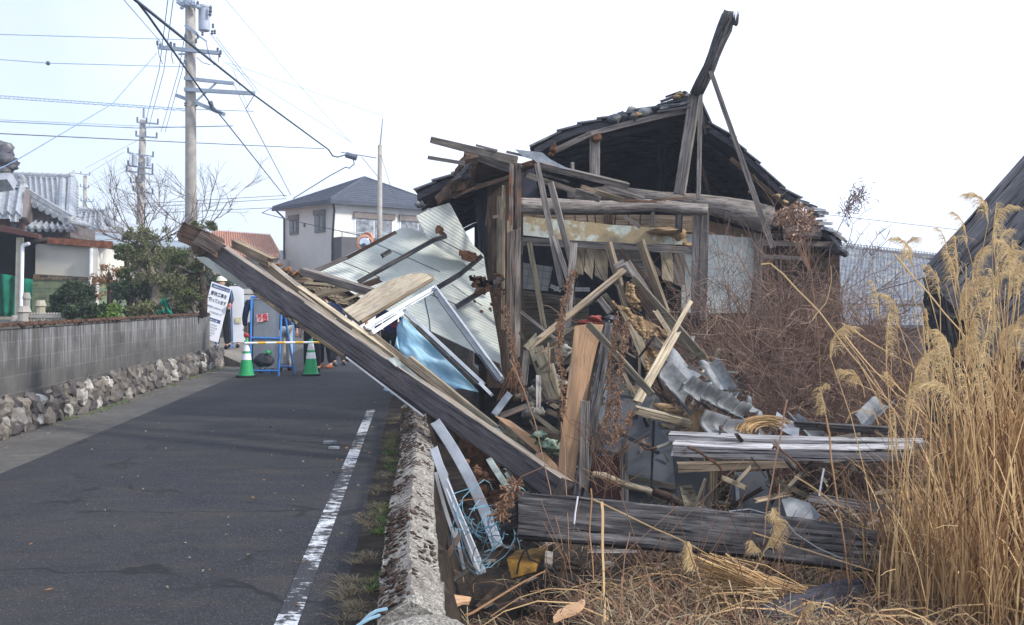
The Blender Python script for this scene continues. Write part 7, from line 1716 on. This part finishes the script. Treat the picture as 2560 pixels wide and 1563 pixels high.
tile('arched dark tile leaning behind the whitish slab', fM, [(945, 95, 8.9), (1010, 100, 8.9), (1180, 230, 8.7), (1080, 250, 8.7)], ph=.2, amp=.03)
tile('rounded grey tile tilted among the brush at the far right', fM, [(1500, 0, 8.8), (1640, 20, 8.7), (1480, 180, 8.6), (1380, 120, 8.7)], ph=.2, amp=.05)
q = MB()
for (x, y, rx, rz) in ((1080, 860, 60, 90), (1040, 900, 70, 20), (1100, 800, 30, 60)): s = fK.k*8.6/F; q.blob(fK(x, y, 8.75), rx*s, .1, rz*s, 10, 8, .3, k=x)
T(q.build('clay_lump', MT['mud'], smooth=True), 'tan clay under the standing tiles at the left of the lumber stack', 'clay')
q = MB()
for (x, y, rx, rz) in ((850, 715, 80, 26), (900, 735, 60, 22), (930, 745, 40, 16)): s = fK.k*8.6/F; q.blob(fK(x, y, 8.6), rx*s, .06, rz*s, 10, 8, .4, k=x)
T(q.build('clay_lump', MT['mud'], smooth=True), 'yellow clay lying on the pale rail under the left end of the tile row', 'clay')
# more tiles sliding down behind and below the first rows
random.seed(77)
for (x, y, d, a, sc, lab) in ((1190, 470, 9.3, .6, .9, 'tile tucked under the big curved one'), (1330, 570, 9.2, .5, .8, 'tile lying right below the big curved one'), (1560, 900, 8.5, .2, .8, 'tile under the coiled dry grass'), (1700, 960, 8.4, .3, .7, 'tile edge showing behind the silvery boards')):
    ux_, uy_ = math.cos(a)*110*sc, math.sin(a)*110*sc
    tile(lab, fK, [(x, y, d), (x+ux_, y+uy_, d-.05), (x+ux_-uy_*.9, y+uy_+ux_*.9, d-.25), (x-uy_*.9, y+ux_*.9, d-.2)], ph=random.random(), amp=.03)
# splintered laths jammed through the pile
GL = 'small splintered laths jammed through the middle of the pile'
for i in range(260):
    if i < 205: x = random.uniform(1290, 1800); y = random.uniform(820, 1180); d = random.uniform(8.9, 10.6)
    else: x = random.uniform(1700, 2200); y = random.uniform(1060, 1270); d = random.uniform(7.2, 8.3)
    if y < 900 and x > 1700: continue
    a = random.gauss(.9, .8); L = random.uniform(20, 95)
    z0 = CH - (y+L*math.sin(a)-CY)/F*d
    if z0 < -.4: continue
    beam('lath', fP, (x, y, d), (x+L*math.cos(a), y+L*math.sin(a), d-random.uniform(-.3, .3)), random.uniform(3, 13), random.choice(['wood_pale', 'wood_tan', 'wood_grey', 'wood_olive', 'wood_brown', 'wood_rotten']), 'small splintered lath jammed into the middle of the debris pile', t=.015, rag=.08, spl=1.2, cat='lath', grp=GL)
random.seed(12)
# coil, hooks, wires
q = MB()
for i in range(46):
    c = fK(1625, 900, 8.3); r = random.uniform(.10, .26); a0 = random.uniform(2.6, 3.4); q.tube([c + Vector((r*math.cos(a0 - t*.28)*1.1, random.uniform(-.01, .01) + .1*math.sin(t*.28), r*.55*math.sin(a0 - t*.28) - .02)) for t in range(9)], .0035, 4)
T(q.build('coiled_grass', MT['straw']), 'coil of bent yellow dry grass in front of the right tiles', 'grass', kind='stuff')
cable('curled rusty hook sticking out left of the lumber stack', [(fK, 740, 1000, 8), (fK, 700, 1000, 8), (fK, 685, 1020, 8), (fK, 720, 1035, 8), (fK, 790, 1020, 8)], .009, 'rust', name='rusty_hook', grp=None)
cable('pale green bent pipe entering the lumber stack from the left', [(fK, 790, 1020, 7.7), (fK, 850, 1000, 7.7), (fK, 910, 970, 7.7), (fK, 1060, 990, 7.6)], .016, 'post_cream', name='bent_pipe', grp=None)
cable('bent rusty rod lying over the lumber stack, left one', [(fK, 1020, 1015, 7.3), (fK, 1100, 1050, 7.3), (fK, 1190, 1110, 7.2), (fK, 1260, 1160, 7.2), (fK, 1275, 1190, 7.2)], .010, 'rust', name='rusty_rod', grp=None)
cable('bent rusty rod lying over the lumber stack, right one', [(fM, 850, 315, 7.1), (fM, 860, 300, 7.1), (fM, 900, 320, 7.0), (fM, 1000, 400, 6.9), (fM, 1060, 470, 6.9)], .008, 'rust', name='rusty_rod', grp=None)
cable('pale grey wire curving over the foreground beam', [(fM, 570, 715, 6.2), (fM, 700, 700, 6.2), (fM, 830, 735, 6.1), (fM, 930, 775, 6.0), (fM, 1000, 860, 6.0), (fM, 1140, 950, 5.9), (fM, 1300, 1020, 5.9)], .004, 'wire_pale', name='wire', grp=None)
cable('short white wire stub upright over the foreground beam, left end', [(fJ, 1125, 930, 6.0), (fJ, 1130, 870, 6.0), (fJ, 1145, 775, 6.0)], .005, 'sign_white', name='wire', grp=None)
cable('short white rod upright above the grey board at right', [(fM, 1150, 615, 6.6), (fM, 1165, 520, 6.6), (fM, 1180, 440, 6.6)], .006, 'sign_white', name='wire', grp=None)
cable('light blue hose end at the foot of the coping, bottom edge', [(fJ, -90, 1500, 3.75), (fJ, -40, 1450, 3.8), (fJ, 0, 1425, 3.85), (fJ, 60, 1412, 3.9)], .007, 'hose_blue', name='hose', grp=None)
cable('second light blue hose lying under the first at the bottom edge', [(fJ, -110, 1510, 3.7), (fJ, -40, 1470, 3.75), (fJ, 20, 1448, 3.8)], .006, 'hose_blue', name='hose', grp=None)
# slumped shed on the right
sh = empty('slumped_shed', P(2400, 1000, 9), 'leaning weathered board roof of a slumped shed cut by the right edge', 'shed')
e0 = [(1600, 700), (2206, 20)]; nB = 13
for i in range(nB):
    u = i/nB
    a = (1590 + 60*u*9, 760 + 40*u*9 + 120*u); b2 = (2230 + 50*i, 10 + 60*i)
    a = (1600 + 34*i, 700 + 44*i); b2 = (2260 + 34*i, -40 + 44*i)
    beam('roof_board', fL, (a[0], a[1], 9.2 - .14*i), (b2[0], b2[1], 8.6 - .12*i), 62, 'wood_shed', parent=sh, t=.025, rag=.02, spl=.3)
beam('verge_board', fL, (1590, 700, 9.3), (2230, -20, 8.7), 30, 'wood_shed', parent=sh, t=.12, rag=.03); beam('verge_board', fL, (1640, 640, 9.35), (2140, 60, 8.8), 16, 'wood_dark', parent=sh, t=.05)
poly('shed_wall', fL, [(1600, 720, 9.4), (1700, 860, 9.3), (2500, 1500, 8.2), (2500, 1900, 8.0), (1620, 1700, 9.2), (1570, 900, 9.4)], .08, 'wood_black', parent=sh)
for (a, b2) in (((1585, 740), (1640, 960)), ((1700, 860), (1760, 1200)), ((1850, 960), (1880, 1300)), ((1600, 930), (2206, 1100))): beam('wall_post', fL, (*a, 9.1), (*b2, 9.0), 26, 'wood_dark', parent=sh, t=.05)
# ------------------------------------------------------------------ brush, pampas grass and dry weeds
random.seed(31)
def twigs(b, p, d, L, r, depth, spread, jit, kids, minr):
    pts = [Vector(p)]; d = Vector(d).normalized(); seg = 4
    for i in range(seg):
        d = (d + Vector((random.gauss(0, jit), random.gauss(0, jit), random.gauss(0, jit)))).normalized(); pts.append(pts[-1] + d*L/seg)
    b.tube(pts, max(r, minr), 3, max(r*.6, minr*.6), cap=False)
    if depth <= 0: return
    for k in range(random.randint(*kids)):
        t = random.uniform(.25, 1); i = min(seg-1, int(t*seg)); q = pts[i]
        nd = (d + Vector((random.gauss(0, spread), random.gauss(0, spread), random.gauss(0, spread)*.9))).normalized()
        twigs(b, q, nd, L*random.uniform(.5, .8), r*.62, depth-1, spread, jit, kids, minr)
def thicket(lab, x0, x1, d0, d1, h, n, seed, lean=0):
    random.seed(seed); q = MB()
    for i in range(n):
        d = random.uniform(d0, d1); x = random.uniform(x0, x1); g = P(x, 0, d); g.z = -.35
        hh = h(x)*random.uniform(.55, 1.1)
        twigs(q, g, (random.gauss(lean, .38), random.gauss(-.05, .3), 1), hh*.62, random.choice((.005, .008, .014)), 3, .55, .22, (3, 5), .0022)
    o = q.build('bramble_bush', MT['twig_red']); T(o, lab, 'bush'); return o
thicket('dense reddish brown leafless brush against the pale green wall panel', 1690, 1880, 11.2, 12.6, lambda x: 2.1, 52, 1, .05)
thicket('tallest reddish brown leafless brush in front of the dark board wall', 1860, 2080, 10.6, 12.6, lambda x: 2.75, 80, 2)
thicket('reddish brown leafless brush nearest the slumped shed', 2060, 2300, 10.2, 12.2, lambda x: 2.45, 60, 3, -.05)
thicket('low tangled brush behind the tilted roof tiles', 1760, 2240, 9.4, 10.4, lambda x: 1.4, 66, 4, -.1)
# back filling undergrowth, darker
random.seed(8); q = MB()
for i in range(1500):
    x = random.uniform(1700, 2330); d = random.uniform(9.2, 12.8); g = P(x, 0, d); g.z = random.uniform(-.35, .15); a = random.uniform(0, 6.28)
    L = random.uniform(.25, .6); dv = Vector((math.cos(a)*L, math.sin(a)*L*.5, random.uniform(.1, .5))); q.tube([g, g + dv*.5 + Vector((0, 0, .1)), g + dv], .0035, 3, cap=False)
T(q.build('undergrowth', MT['twig_red']), 'dark matted undergrowth of bent stems beneath the reddish brush', 'undergrowth', kind='stuff')
# dry hydrangea heads at the eaves
hy = empty('dried_flower_plant', fL(880, 900, 11.8), 'tall dried plant with pale brown flower clusters in front of the right eaves', 'plant')
q = MB()
for (x, y) in ((700, 340), (760, 320), (810, 350), (740, 380), (790, 400), (850, 380), (700, 400), (760, 480), (790, 300), (870, 420)): q.tube([fL(900, 1000, 11.8), fL(860, 700, 11.8), fL((x+860)/2, (y+700)/2, 11.8), fL(x, y, 11.8)], .008, 4, .004)
q.build('stem', MT['weed_dry'], hy); plain('flower_dry', (.52, .34, .24), .9, .1, .2, 20)
for (x, y) in ((700, 340), (760, 320), (810, 350), (740, 380), (790, 400), (850, 380), (700, 400), (760, 480), (790, 300), (870, 420), (720, 330), (830, 330), (690, 365), (800, 440)): q = MB(); leaf_cloud(q, fL(x, y, 11.8), .13, .1, .075, 60, .03, 1); q.build('flower_head', MT['flower_dry'], hy)
# tall seed head stem
tw = empty('seed_stem', fL(1030, 900, 11), 'tall thin stem with a bushy seed head against the white sky, right of the eaves', 'plant'); q = MB()
q.tube([fL(960, 1000, 11), fL(990, 560, 11), fL(1040, 440, 11), fL(1110, 300, 11), fL(1180, 200, 11)], .007, 4, .004); q.build('stem', MT['twig_grey'], tw)
q = MB()
for i in range(300):
    t = random.random()**.7; p = fL(1080 + 115*t, 360 - 165*t, 11) + Vector((random.gauss(0, .05), random.gauss(0, .04), random.gauss(0, .05))); q.ribbon([p, p + Vector((random.uniform(-.04, .04), 0, random.uniform(-.03, .06)))], .007)
q.build('seed_head', MT['twig_grey'], tw)
q = MB()
for (pts) in ([(1090, 560), (1120, 470), (1135, 400), (1200, 330)], [(1130, 560), (1180, 470), (1240, 400)], [(1200, 600), (1290, 470), (1330, 440)], [(1110, 420), (1080, 330), (1120, 210)], [(1250, 600), (1380, 480)], [(1160, 560), (1280, 560), (1340, 500)]):
    q.tube([fL(x, y, 11.2) for x, y in pts], .0045, 4, .003)
    for k in range(7): x, y = random.choice(pts); q.tube([fL(x, y, 11.2), fL(x+random.uniform(-50, 60), y-random.uniform(10, 70), 11.2)], .003, 3)
T(q.build('bare_twigs', MT['twig_grey']), 'fine bare twigs rising against the sky above the far tiled roof', 'twigs')

def plume(b, pts, n, L, wd=.004):
    """one feathery head along pts, hairs sweeping to one side and down"""
    m_ = len(pts)-1; bx = (1 if pts[-1].x > pts[0].x else -1)*.22
    for _ in range(n):
        t = random.random(); f = t*m_; i = min(m_-1, int(f)); p = pts[i].lerp(pts[i+1], f-i); tg = (pts[i+1]-pts[i]).normalized()
        l = L*(1.15 - .6*t)*random.uniform(.6, 1.1); sd = Vector((random.gauss(bx, .2), random.gauss(0, .2), random.gauss(0, .15)))
        d1 = (tg + sd*.6).normalized(); d2 = (tg*.35 + sd*.9 + Vector((0, 0, -.75))).normalized()
        q1 = p + d1*l*.45; q2 = q1 + (d1*.4 + d2*.6).normalized()*l*.35; q3 = q2 + d2*l*.3
        b.ribbon([p, q1, q2, q3], lambda u: wd*(1 - .75*u))
def pampas(lab, spots, nleaf, seed, hgt=1.0):
    random.seed(seed); x_, d_ = spots[0]; g = P(x_, 0, d_); g.z = -.3
    e = empty('pampas_grass', g, lab, 'grass clump', 'pampas grass clumps at the right edge'); ql = MB(); qs = MB(); qp = MB(); qd = MB()
    for (x, d) in spots:
        g = P(x, 0, d) ; g.z = -.32
        for _ in range(int(nleaf*1.5)):
            a = random.uniform(0, 6.28); L = random.uniform(.5, 1.85)*hgt; sp = random.uniform(.05, .75)*L*.7; droop = random.uniform(.15, 1.0); wl_ = random.uniform(.005, .015)
            st = g + Vector((random.gauss(0, .13), random.gauss(0, .13), 0)); out = Vector((math.cos(a), math.sin(a), 0))*sp
            pts = [st + out*(t**1.7) + Vector((0, 0, L*(t - .48*droop*t*t*t))) for t in (0, .2, .4, .6, .8, .92, 1)]
            tgt = ql if random.random() < .62 else qd
            tgt.ribbon(pts, lambda u: wl_*(1.05-u)**.6*(1 if u > .1 else .6), side=Vector((math.sin(a) + random.uniform(-.4, .4), -math.cos(a), random.uniform(-.3, .3))))
        for _ in range(max(3, nleaf//10)):
            a = random.uniform(-1, 1); H = random.uniform(1.3, 2.3)*hgt; st = g + Vector((random.gauss(0, .10), random.gauss(0, .10), 0)); ln = Vector((random.gauss(-.02, .13), random.gauss(0, .1), 0))
            stem = [st + ln*(t*t)*H + Vector((0, 0, H*t)) for t in (0, .25, .5, .75, 1)]; qs.tube(stem, .0042, 4, .0026)
            if random.random() < (.72 if hgt > .7 else .3):
                c = random.choice((-1, 1, 1))*random.uniform(.05, .7); hd = [stem[-1] + Vector((c*.20*t*t, 0, .26*t - .16*abs(c)*t*t*t)) for t in (-.1, .25, .5, .75, 1)]
                plume(qp, hd, random.randint(60, 170), random.uniform(.07, .16), .0032)
    ql.build('leaves', MT['straw'], e); qd.build('dark_leaves', MT['straw_dark'], e); qs.build('stalks', MT['straw'], e); qp.build('plumes', MT['plume'], e); return e
pampas('tall golden pampas clump against the slumped shed, furthest back', [(2440, 7.4), (2520, 7.2)], 100, 3, .92)
pampas('tallest golden pampas clump at the right edge, in the middle', [(2430, 6.3), (2500, 6.3), (2570, 6.2)], 165, 5, 1.05)
pampas('brown lower pampas clump in the bottom right corner', [(2250, 5.9), (2330, 5.6), (2430, 5.4), (2520, 5.3), (2620, 5.3)], 100, 9, .66)
pampas('thin outlying pampas tuft left of the main clumps', [(2340, 6.9)], 26, 12, .8)
def stalk(lab, fr, pts, r=.0045, mat='straw', head=None, name='dry_stalk'):
    P3 = [fr(*p) for p in pts]; out = []
    for i in range(len(P3)-1):
        for k in range(5): out.append(P3[i].lerp(P3[i+1], k/5))
    out.append(P3[-1])
    for i in range(1, len(out)-1): out[i] = out[i] + Vector((nz(out[i], 5)*.012, 0, nz(out[i], 4)*.008))
    q = MB(); q.tube(out, r, 4, r*.6); o = T(q.build(name, MT[mat]), lab, 'stalk', 'single dry stalks')
    if head:
        q = MB(); plume(q, [fr(*p) for p in head[0]], head[1], head[2], .0036); q.build('plume', MT['plume'], o)
    return o
S_ = stalk
S_('long bent yellow stalk crossing in front of the brush down to the lower right', fL, [(560, 655, 7.6), (620, 650, 7.6), (700, 720, 7.5), (920, 950, 7.2), (1130, 1230, 6.9), (1350, 1504, 6.6)], .0075)
S_('yellow stalk sloping down right just above the lowest brush, upper of two', fL, [(1065, 1025, 7.4), (1300, 1170, 7.2), (1560, 1330, 7)], .006)
S_('yellow stalk sloping down right just above the lowest brush, lower of two', fL, [(1085, 1100, 7.3), (1270, 1320, 7.1), (1440, 1504, 6.9)], .006)
S_('straight thin stalk standing left of the pampas clumps', fL, [(1390, 930, 7), (1430, 1200, 6.9), (1470, 1520, 6.8)], .0045, 'straw_dark')
S_('sloping stalk reaching the slumped shed from the lower right', fL, [(1395, 590, 7.4), (1640, 880, 7.2), (2000, 1300, 7.0), (2206, 1500, 6.9)], .007)
S_('upright stalk with a closed plume standing over the lumber stack', fM, [(1195, 120, 6.4), (1230, 400, 6.2), (1290, 760, 6.0), (1340, 1180, 5.7)], .007, 'straw_dark', ([(1200, 130, 6.4), (1185, 40, 6.4), (1160, -60, 6.4), (1185, -90, 6.4)], 130, .10))
S_('reddish upright stalk crossing the lumber stack left of the plumed one', fM, [(945, 0, 6.6), (880, 330, 6.3), (830, 640, 6.1), (790, 930, 5.9)], .0065, 'weed_dry')
S_('thin dark stalk standing in front of the grey basin', fM, [(895, 540, 6.2), (900, 800, 6), (885, 1100, 5.8), (880, 1445, 5.4)], .005, 'weed_dry')
S_('stalk with a ragged hanging plume in front of the foreground beam', fM, [(700, 1150, 5.7), (760, 1050, 5.8), (800, 960, 5.8), (850, 880, 5.8)], .004, 'straw', ([(790, 980, 5.8), (840, 890, 5.8), (870, 800, 5.8), (850, 735, 5.8)], 260, .13))
S_('small drooping plume left of the ragged one on the foreground beam', fM, [(770, 1030, 5.8), (750, 960, 5.8)], .004, 'straw', ([(800, 1000, 5.8), (760, 960, 5.8), (730, 920, 5.8)], 110, .10))
S_('pale plume lying at the bottom over the low log', fM, [(1010, 1445, 4.9), (1040, 1380, 5)], .004, 'straw', ([(1010, 1440, 5), (1040, 1360, 5), (1080, 1310, 5)], 150, .08))
S_('upright pale plume at the left end of the straw bundle', fM, [(390, 1160, 5.5), (350, 1040, 5.5)], .004, 'straw', ([(380, 1130, 5.5), (340, 1020, 5.5), (325, 940, 5.5)], 200, .10))
S_('plume drooping from the right over the low brush', fL, [(1210, 1490, 7), (1190, 1400, 7)], .004, 'straw', ([(1205, 1440, 7), (1160, 1350, 7), (1080, 1320, 7)], 120, .14))
S_('second drooping plume right of the first over the low brush', fL, [(1430, 1450, 7), (1410, 1400, 7)], .004, 'straw', ([(1425, 1440, 7), (1380, 1370, 7), (1360, 1340, 7)], 90, .10))
S_('hooked dry stem arching over the tile leaning by the brush', fM, [(1530, 160, 7.4), (1500, 90, 7.4), (1420, 60, 7.4), (1350, 90, 7.4), (1320, 150, 7.4)], .006, 'straw')
S_('pale stem sloping over the foreground beam to the lower right, upper', fM, [(990, 490, 6.2), (1200, 620, 6.1), (1310, 700, 6)], .006)
S_('long thin stem from the left over the foreground beam', fM, [(-300, 640, 5.9), (0, 780, 5.8), (340, 940, 5.7), (700, 1150, 5.6)], .005)
S_('thin stem crossing the foreground beam to the lower right corner', fM, [(720, 850, 5.8), (1000, 940, 5.7), (1500, 1100, 5.5)], .0045)
S_('dark diagonal stem in front of the pampas leaves', fM, [(2330, 260, 5.2), (2150, 620, 5.2), (1930, 900, 5.3), (1780, 1060, 5.4)], .004, 'weed_dry')
S_('arched reddish weed over the left end of the foreground beam', fJ, [(700, 890, 6), (740, 760, 6), (830, 660, 6), (960, 600, 6), (1080, 640, 6), (1200, 740, 6)], .004, 'weed_dry')
S_('dark stem falling from the rotten pillar foot to the foreground beam', fJ, [(760, 0, 7.4), (800, 80, 7.3), (900, 330, 7), (960, 600, 6.7), (1010, 850, 6.3), (1060, 1060, 6.1)], .0055, 'weed_dry')
S_('dark stem in front of the plywood plank', fJ, [(1050, 350, 7), (1075, 600, 6.8), (1090, 900, 6.2), (1100, 1150, 6)], .0045, 'weed_dry')
S_('pale peeled stick standing upright in the foreground grass', fJ, [(1280, 805, 5.4), (1290, 1100, 5.3), (1298, 1490, 5.1)], .010, 'straw')
S_('knotty pale stem beside the upright peeled stick', fJ, [(1220, 730, 5.9), (1215, 980, 5.8), (1235, 1260, 5.6)], .006, 'straw_dark')
S_('dark thin stem right of the upright peeled stick', fJ, [(1440, 980, 5.4), (1405, 1200, 5.3), (1370, 1500, 5.1)], .004, 'weed_dry')
S_('brown stem leaning over the aluminium strips', fJ, [(470, 800, 7), (560, 790, 7), (630, 785, 7)], .005, 'straw_dark')
S_('long pale stem lying across the grass at the foot of the coping', fJ, [(510, 1450, 5), (680, 1350, 5.2), (880, 1240, 5.5), (960, 1200, 5.6)], .006, 'straw_dark')
S_('tall dark stem rising through the brush to the eaves', fL, [(930, 1400, 9.5), (920, 1100, 9.6), (890, 900, 9.7), (870, 700, 9.8), (800, 480, 9.9)], .006, 'weed_dry')
S_('orange brown stem looping through the upper brush', fL, [(880, 1000, 9.6), (960, 900, 9.6), (1000, 760, 9.6), (995, 660, 9.6)], .006, 'straw')
S_('reddish stem curving in the middle of the brush', fL, [(780, 1290, 9.4), (700, 1180, 9.4), (645, 1090, 9.4), (650, 940, 9.4), (655, 800, 9.4)], .006, 'weed_dry')
S_('thin stem rising left of the wall panel', fL, [(90, 900, 10), (80, 780, 10), (40, 640, 10), (0, 480, 10)], .006, 'weed_dry')
S_('curled stem over the dark board wall near the post', fL, [(600, 760, 10), (600, 640, 10), (640, 590, 10), (660, 600, 10)], .004, 'straw_dark')
S_('dark bare branch pointing left from the slumped shed', fL, [(1260, 830, 9.2), (1400, 790, 9.2), (1590, 735, 9.2)], .008, 'twig_grey')
# hanging seed vines in the middle of the pile
def vine(lab, fr, pts, n, sz=.03):
    P3 = [fr(*p) for p in pts]; e = empty('dry_vine', P3[-1], lab, 'vine', 'hanging dry seed vines'); q = MB(); q.tube(P3, .0045, 4, .003); q.build('stem', MT['weed_dry'], e); q = MB()
    m_ = len(P3)-1
    for _ in range(n):
        f = random.random()*m_; i = min(m_-1, int(f)); p = P3[i].lerp(P3[i+1], f-i); dv = Vector((random.uniform(-1, 1), random.uniform(-.6, .3), random.uniform(-1, .6))).normalized()*sz*random.uniform(.5, 1.4)
        q.ribbon([p, p + dv*.5 + Vector((0, 0, .008)), p + dv], .006); 
        if random.random() < .5: q.blob(p + dv, .006, .006, .009, 5, 3, .2)
    q.build('seed_pods', MT['weed_dry'], e)
vine('dry seed vine hanging in front of the dark post, the left strand of the pair', fK, [(500, 20, 7.6), (470, 200, 7.6), (440, 330, 7.6), (435, 520, 7.6), (440, 700, 7.5), (400, 900, 7.5)], 230)
vine('dry seed vine hanging in front of the dark post, the right strand of the pair', fK, [(560, 70, 7.6), (535, 260, 7.6), (510, 420, 7.6), (490, 640, 7.5), (480, 800, 7.5), (470, 960, 7.5)], 260, .034)
vine('short seed vine hanging from the left end of the pale rail', fK, [(600, 740, 7.8), (570, 820, 7.7), (510, 900, 7.6), (440, 1000, 7.5)], 90, .03)
vine('dry seed vine hanging just left of the plywood plank', fK, [(70, -10, 8), (60, 160, 8), (50, 300, 8), (75, 480, 7.9), (80, 640, 7.9), (85, 800, 7.8)], 260, .03)
vine('reddish vine clinging to the foot of the rotten pillar', fI, [(290, 680, 9.6), (300, 860, 9.6), (340, 1040, 9.5), (380, 1240, 9.4), (430, 1400, 9.3), (450, 1500, 9.3)], 240, .035)
vine('dry clump of seeds on the twin studs near the middle', fI, [(880, 400, 9.9), (830, 500, 9.9), (810, 620, 9.9), (770, 720, 9.8), (750, 900, 9.8), (740, 1100, 9.7)], 300, .04)
vine('hanging twigs over the left end of the foreground beam', fJ, [(800, 700, 5.9), (760, 740, 5.9), (720, 820, 5.9), (700, 890, 5.9)], 150, .05)
q = MB()
for i in range(70):
    x = random.uniform(300, 520); y = random.uniform(950, 1400); a = random.uniform(-1.2, 1.2); L = random.uniform(.1, .4); p = fK(x, y, 7.6); q.tube([p, p + Vector((math.sin(a)*L*.5, -.03, math.cos(a)*L*.55)), p + Vector((math.sin(a)*L, 0, math.cos(a)*L))], .0028, 3)
T(q.build('thin_weeds', MT['weed_dry']), 'bare reddish weeds growing between the plywood foot and the dark beam', 'weeds', kind='stuff')
# matted dry grass on the lot
random.seed(44); ql = MB(); qd = MB()
def lotz(x, y): return -.03 - (.22 if y > 4.6 and x < .9 - .0962*y else 0) + (-.36 + .10*nz((x, y, 0), .7) + .05*nz((x, y, 3), 3)) + (.14*min(1, (6.2-y)/1.5) if y < 6.2 else 0)
cnt = 0
while cnt < 15000:
    d = random.uniform(4.4, 7.4) if random.random() < .8 else random.uniform(7, 9.8); x = random.uniform(.22 - .0962*d, 4.6)
    if d > 6.2 and random.random() < .45: continue
    if x < .9 and d > 6.0 and random.random() < .85: continue
    cnt += 1; z = lotz(x, d) + random.random()**2*.12; a = random.uniform(0, 6.28); L = random.uniform(.08, .38); arch = random.uniform(.0, .5)*L
    p0 = Vector((x, d, z)); dv = Vector((math.cos(a), math.sin(a)*.8, random.uniform(-.15, .35)))*L; sd = Vector((-math.sin(a), math.cos(a), random.uniform(-.5, .5)))
    pts = [p0, p0 + dv*.35 + Vector((0, 0, arch*.8)) + sd*random.uniform(-.03, .03), p0 + dv*.7 + Vector((0, 0, arch*.9)) + sd*random.uniform(-.04, .04), p0 + dv]
    (ql if random.random() < .38 else qd).ribbon(pts, random.uniform(.003, .006), side=sd)
T(ql.build('dry_grass', MT['verge_dry']), 'matted pale dry grass covering the near lot', 'grass', kind='stuff')
T(qd.build('dry_grass', MT['weed_dry']), 'tangled reddish brown dead weeds covering the near lot', 'weeds', kind='stuff')
q = MB()
for i in range(170):
    x = random.uniform(1300, 2300); d = random.uniform(5.0, 6.6); g = P(x, 0, d); g.z = lotz(g.x, d); L = random.uniform(.25, 1.0)*(1 if random.random() < .3 else .5); a = random.gauss(0, .4)
    q.tube([g, g + Vector((a*L*.3, 0, L*.5)), g + Vector((a*L, random.uniform(-.1, .1), L))], .0024, 3)
    if random.random() < .5: q.tube([g + Vector((a*L*.3, 0, L*.5)), g + Vector((a*L*.3 + random.uniform(-.15, .15), 0, L*.8))], .002, 3)
T(q.build('thin_weeds', MT['weed_dry']), 'sparse upright weed stems standing in the near lot', 'weeds', kind='stuff')
# straw bundle lying flat
q = MB()
for i in range(150):
    a = fM(random.uniform(330, 560), random.uniform(980, 1300), 5.6); b2 = fM(random.uniform(850, 1080), random.uniform(1200, 1370), 5.4); m_ = (a+b2)/2 + Vector((0, random.uniform(-.1, .05), random.uniform(-.01, .05))); q.tube([a, m_, b2], .0032, 3)
T(q.build('straw_bundle', MT['straw']), 'bundle of flattened yellow stalks lying left of the low log', 'straw')
q = MB()
for i in range(330):
    x = random.uniform(1560, 2150) if i < 80 else random.uniform(2080, 2600); d = random.uniform(5.0, 7.2); g = P(x, 0, d); g.z = lotz(g.x, d) + .02; L = random.uniform(.3, .9); a = random.choice((-1, 1))*random.uniform(.3, 1.2)
    q.ribbon([g + Vector((a*L*t, 0, L*(t*.9 - t*t*.85))) for t in (0, .2, .4, .6, .8, 1)], .006, side=Vector((0, .4, 1)))
T(q.build('bent_leaves', MT['straw']), 'long arched yellow leaves bending over the right part of the lot', 'grass', kind='stuff')
# ivy like litter and rubble to hide bare soil
q = MB(); qn = MB()
for i in range(260):
    d = random.uniform(6.2, 11); x = random.uniform(.4 - .0962*d, 4.8); z = lotz(x, d); L = random.uniform(.08, .5); a = random.uniform(0, 3.14)
    dv = Vector((math.cos(a)*L, math.sin(a)*L*.6, random.uniform(-.1, .2)*L)); c = Vector((x, d, z + random.uniform(.01, .10)))
    (q if i % 3 else qn).obox(c - dv/2, c + dv/2, random.uniform(.02, .07), random.uniform(.01, .03), rz=random.uniform(-.6, .6))
T(q.build('wood_litter', MT['wood_grey']), 'countless small grey wood scraps strewn over the soil of the lot', 'wood scraps', kind='stuff')
T(qn.build('wood_litter', MT['wood_brown']), 'dark brown wood scraps strewn under the debris pile', 'wood scraps', kind='stuff')
# ------------------------------------------------------------------ thin haze in the air, also added to lift shadows like lens flare
q = MB(); q.box((0, 750, 5.4), 2440, 1540, 14.8); hz = q.build('haze', None); hz['kind'] = 'stuff'
m = bpy.data.materials.new('haze_air'); m.use_nodes = True; t = m.node_tree; t.nodes.clear()
out = t.nodes.new('ShaderNodeOutputMaterial'); pv = t.nodes.new('ShaderNodeVolumePrincipled')
pv.inputs['Color'].default_value = (.80, .88, 1, 1); pv.inputs['Density'].default_value = .002
t.links.new(pv.outputs[0], out.inputs['Volume']); hz.data.materials.append(m)
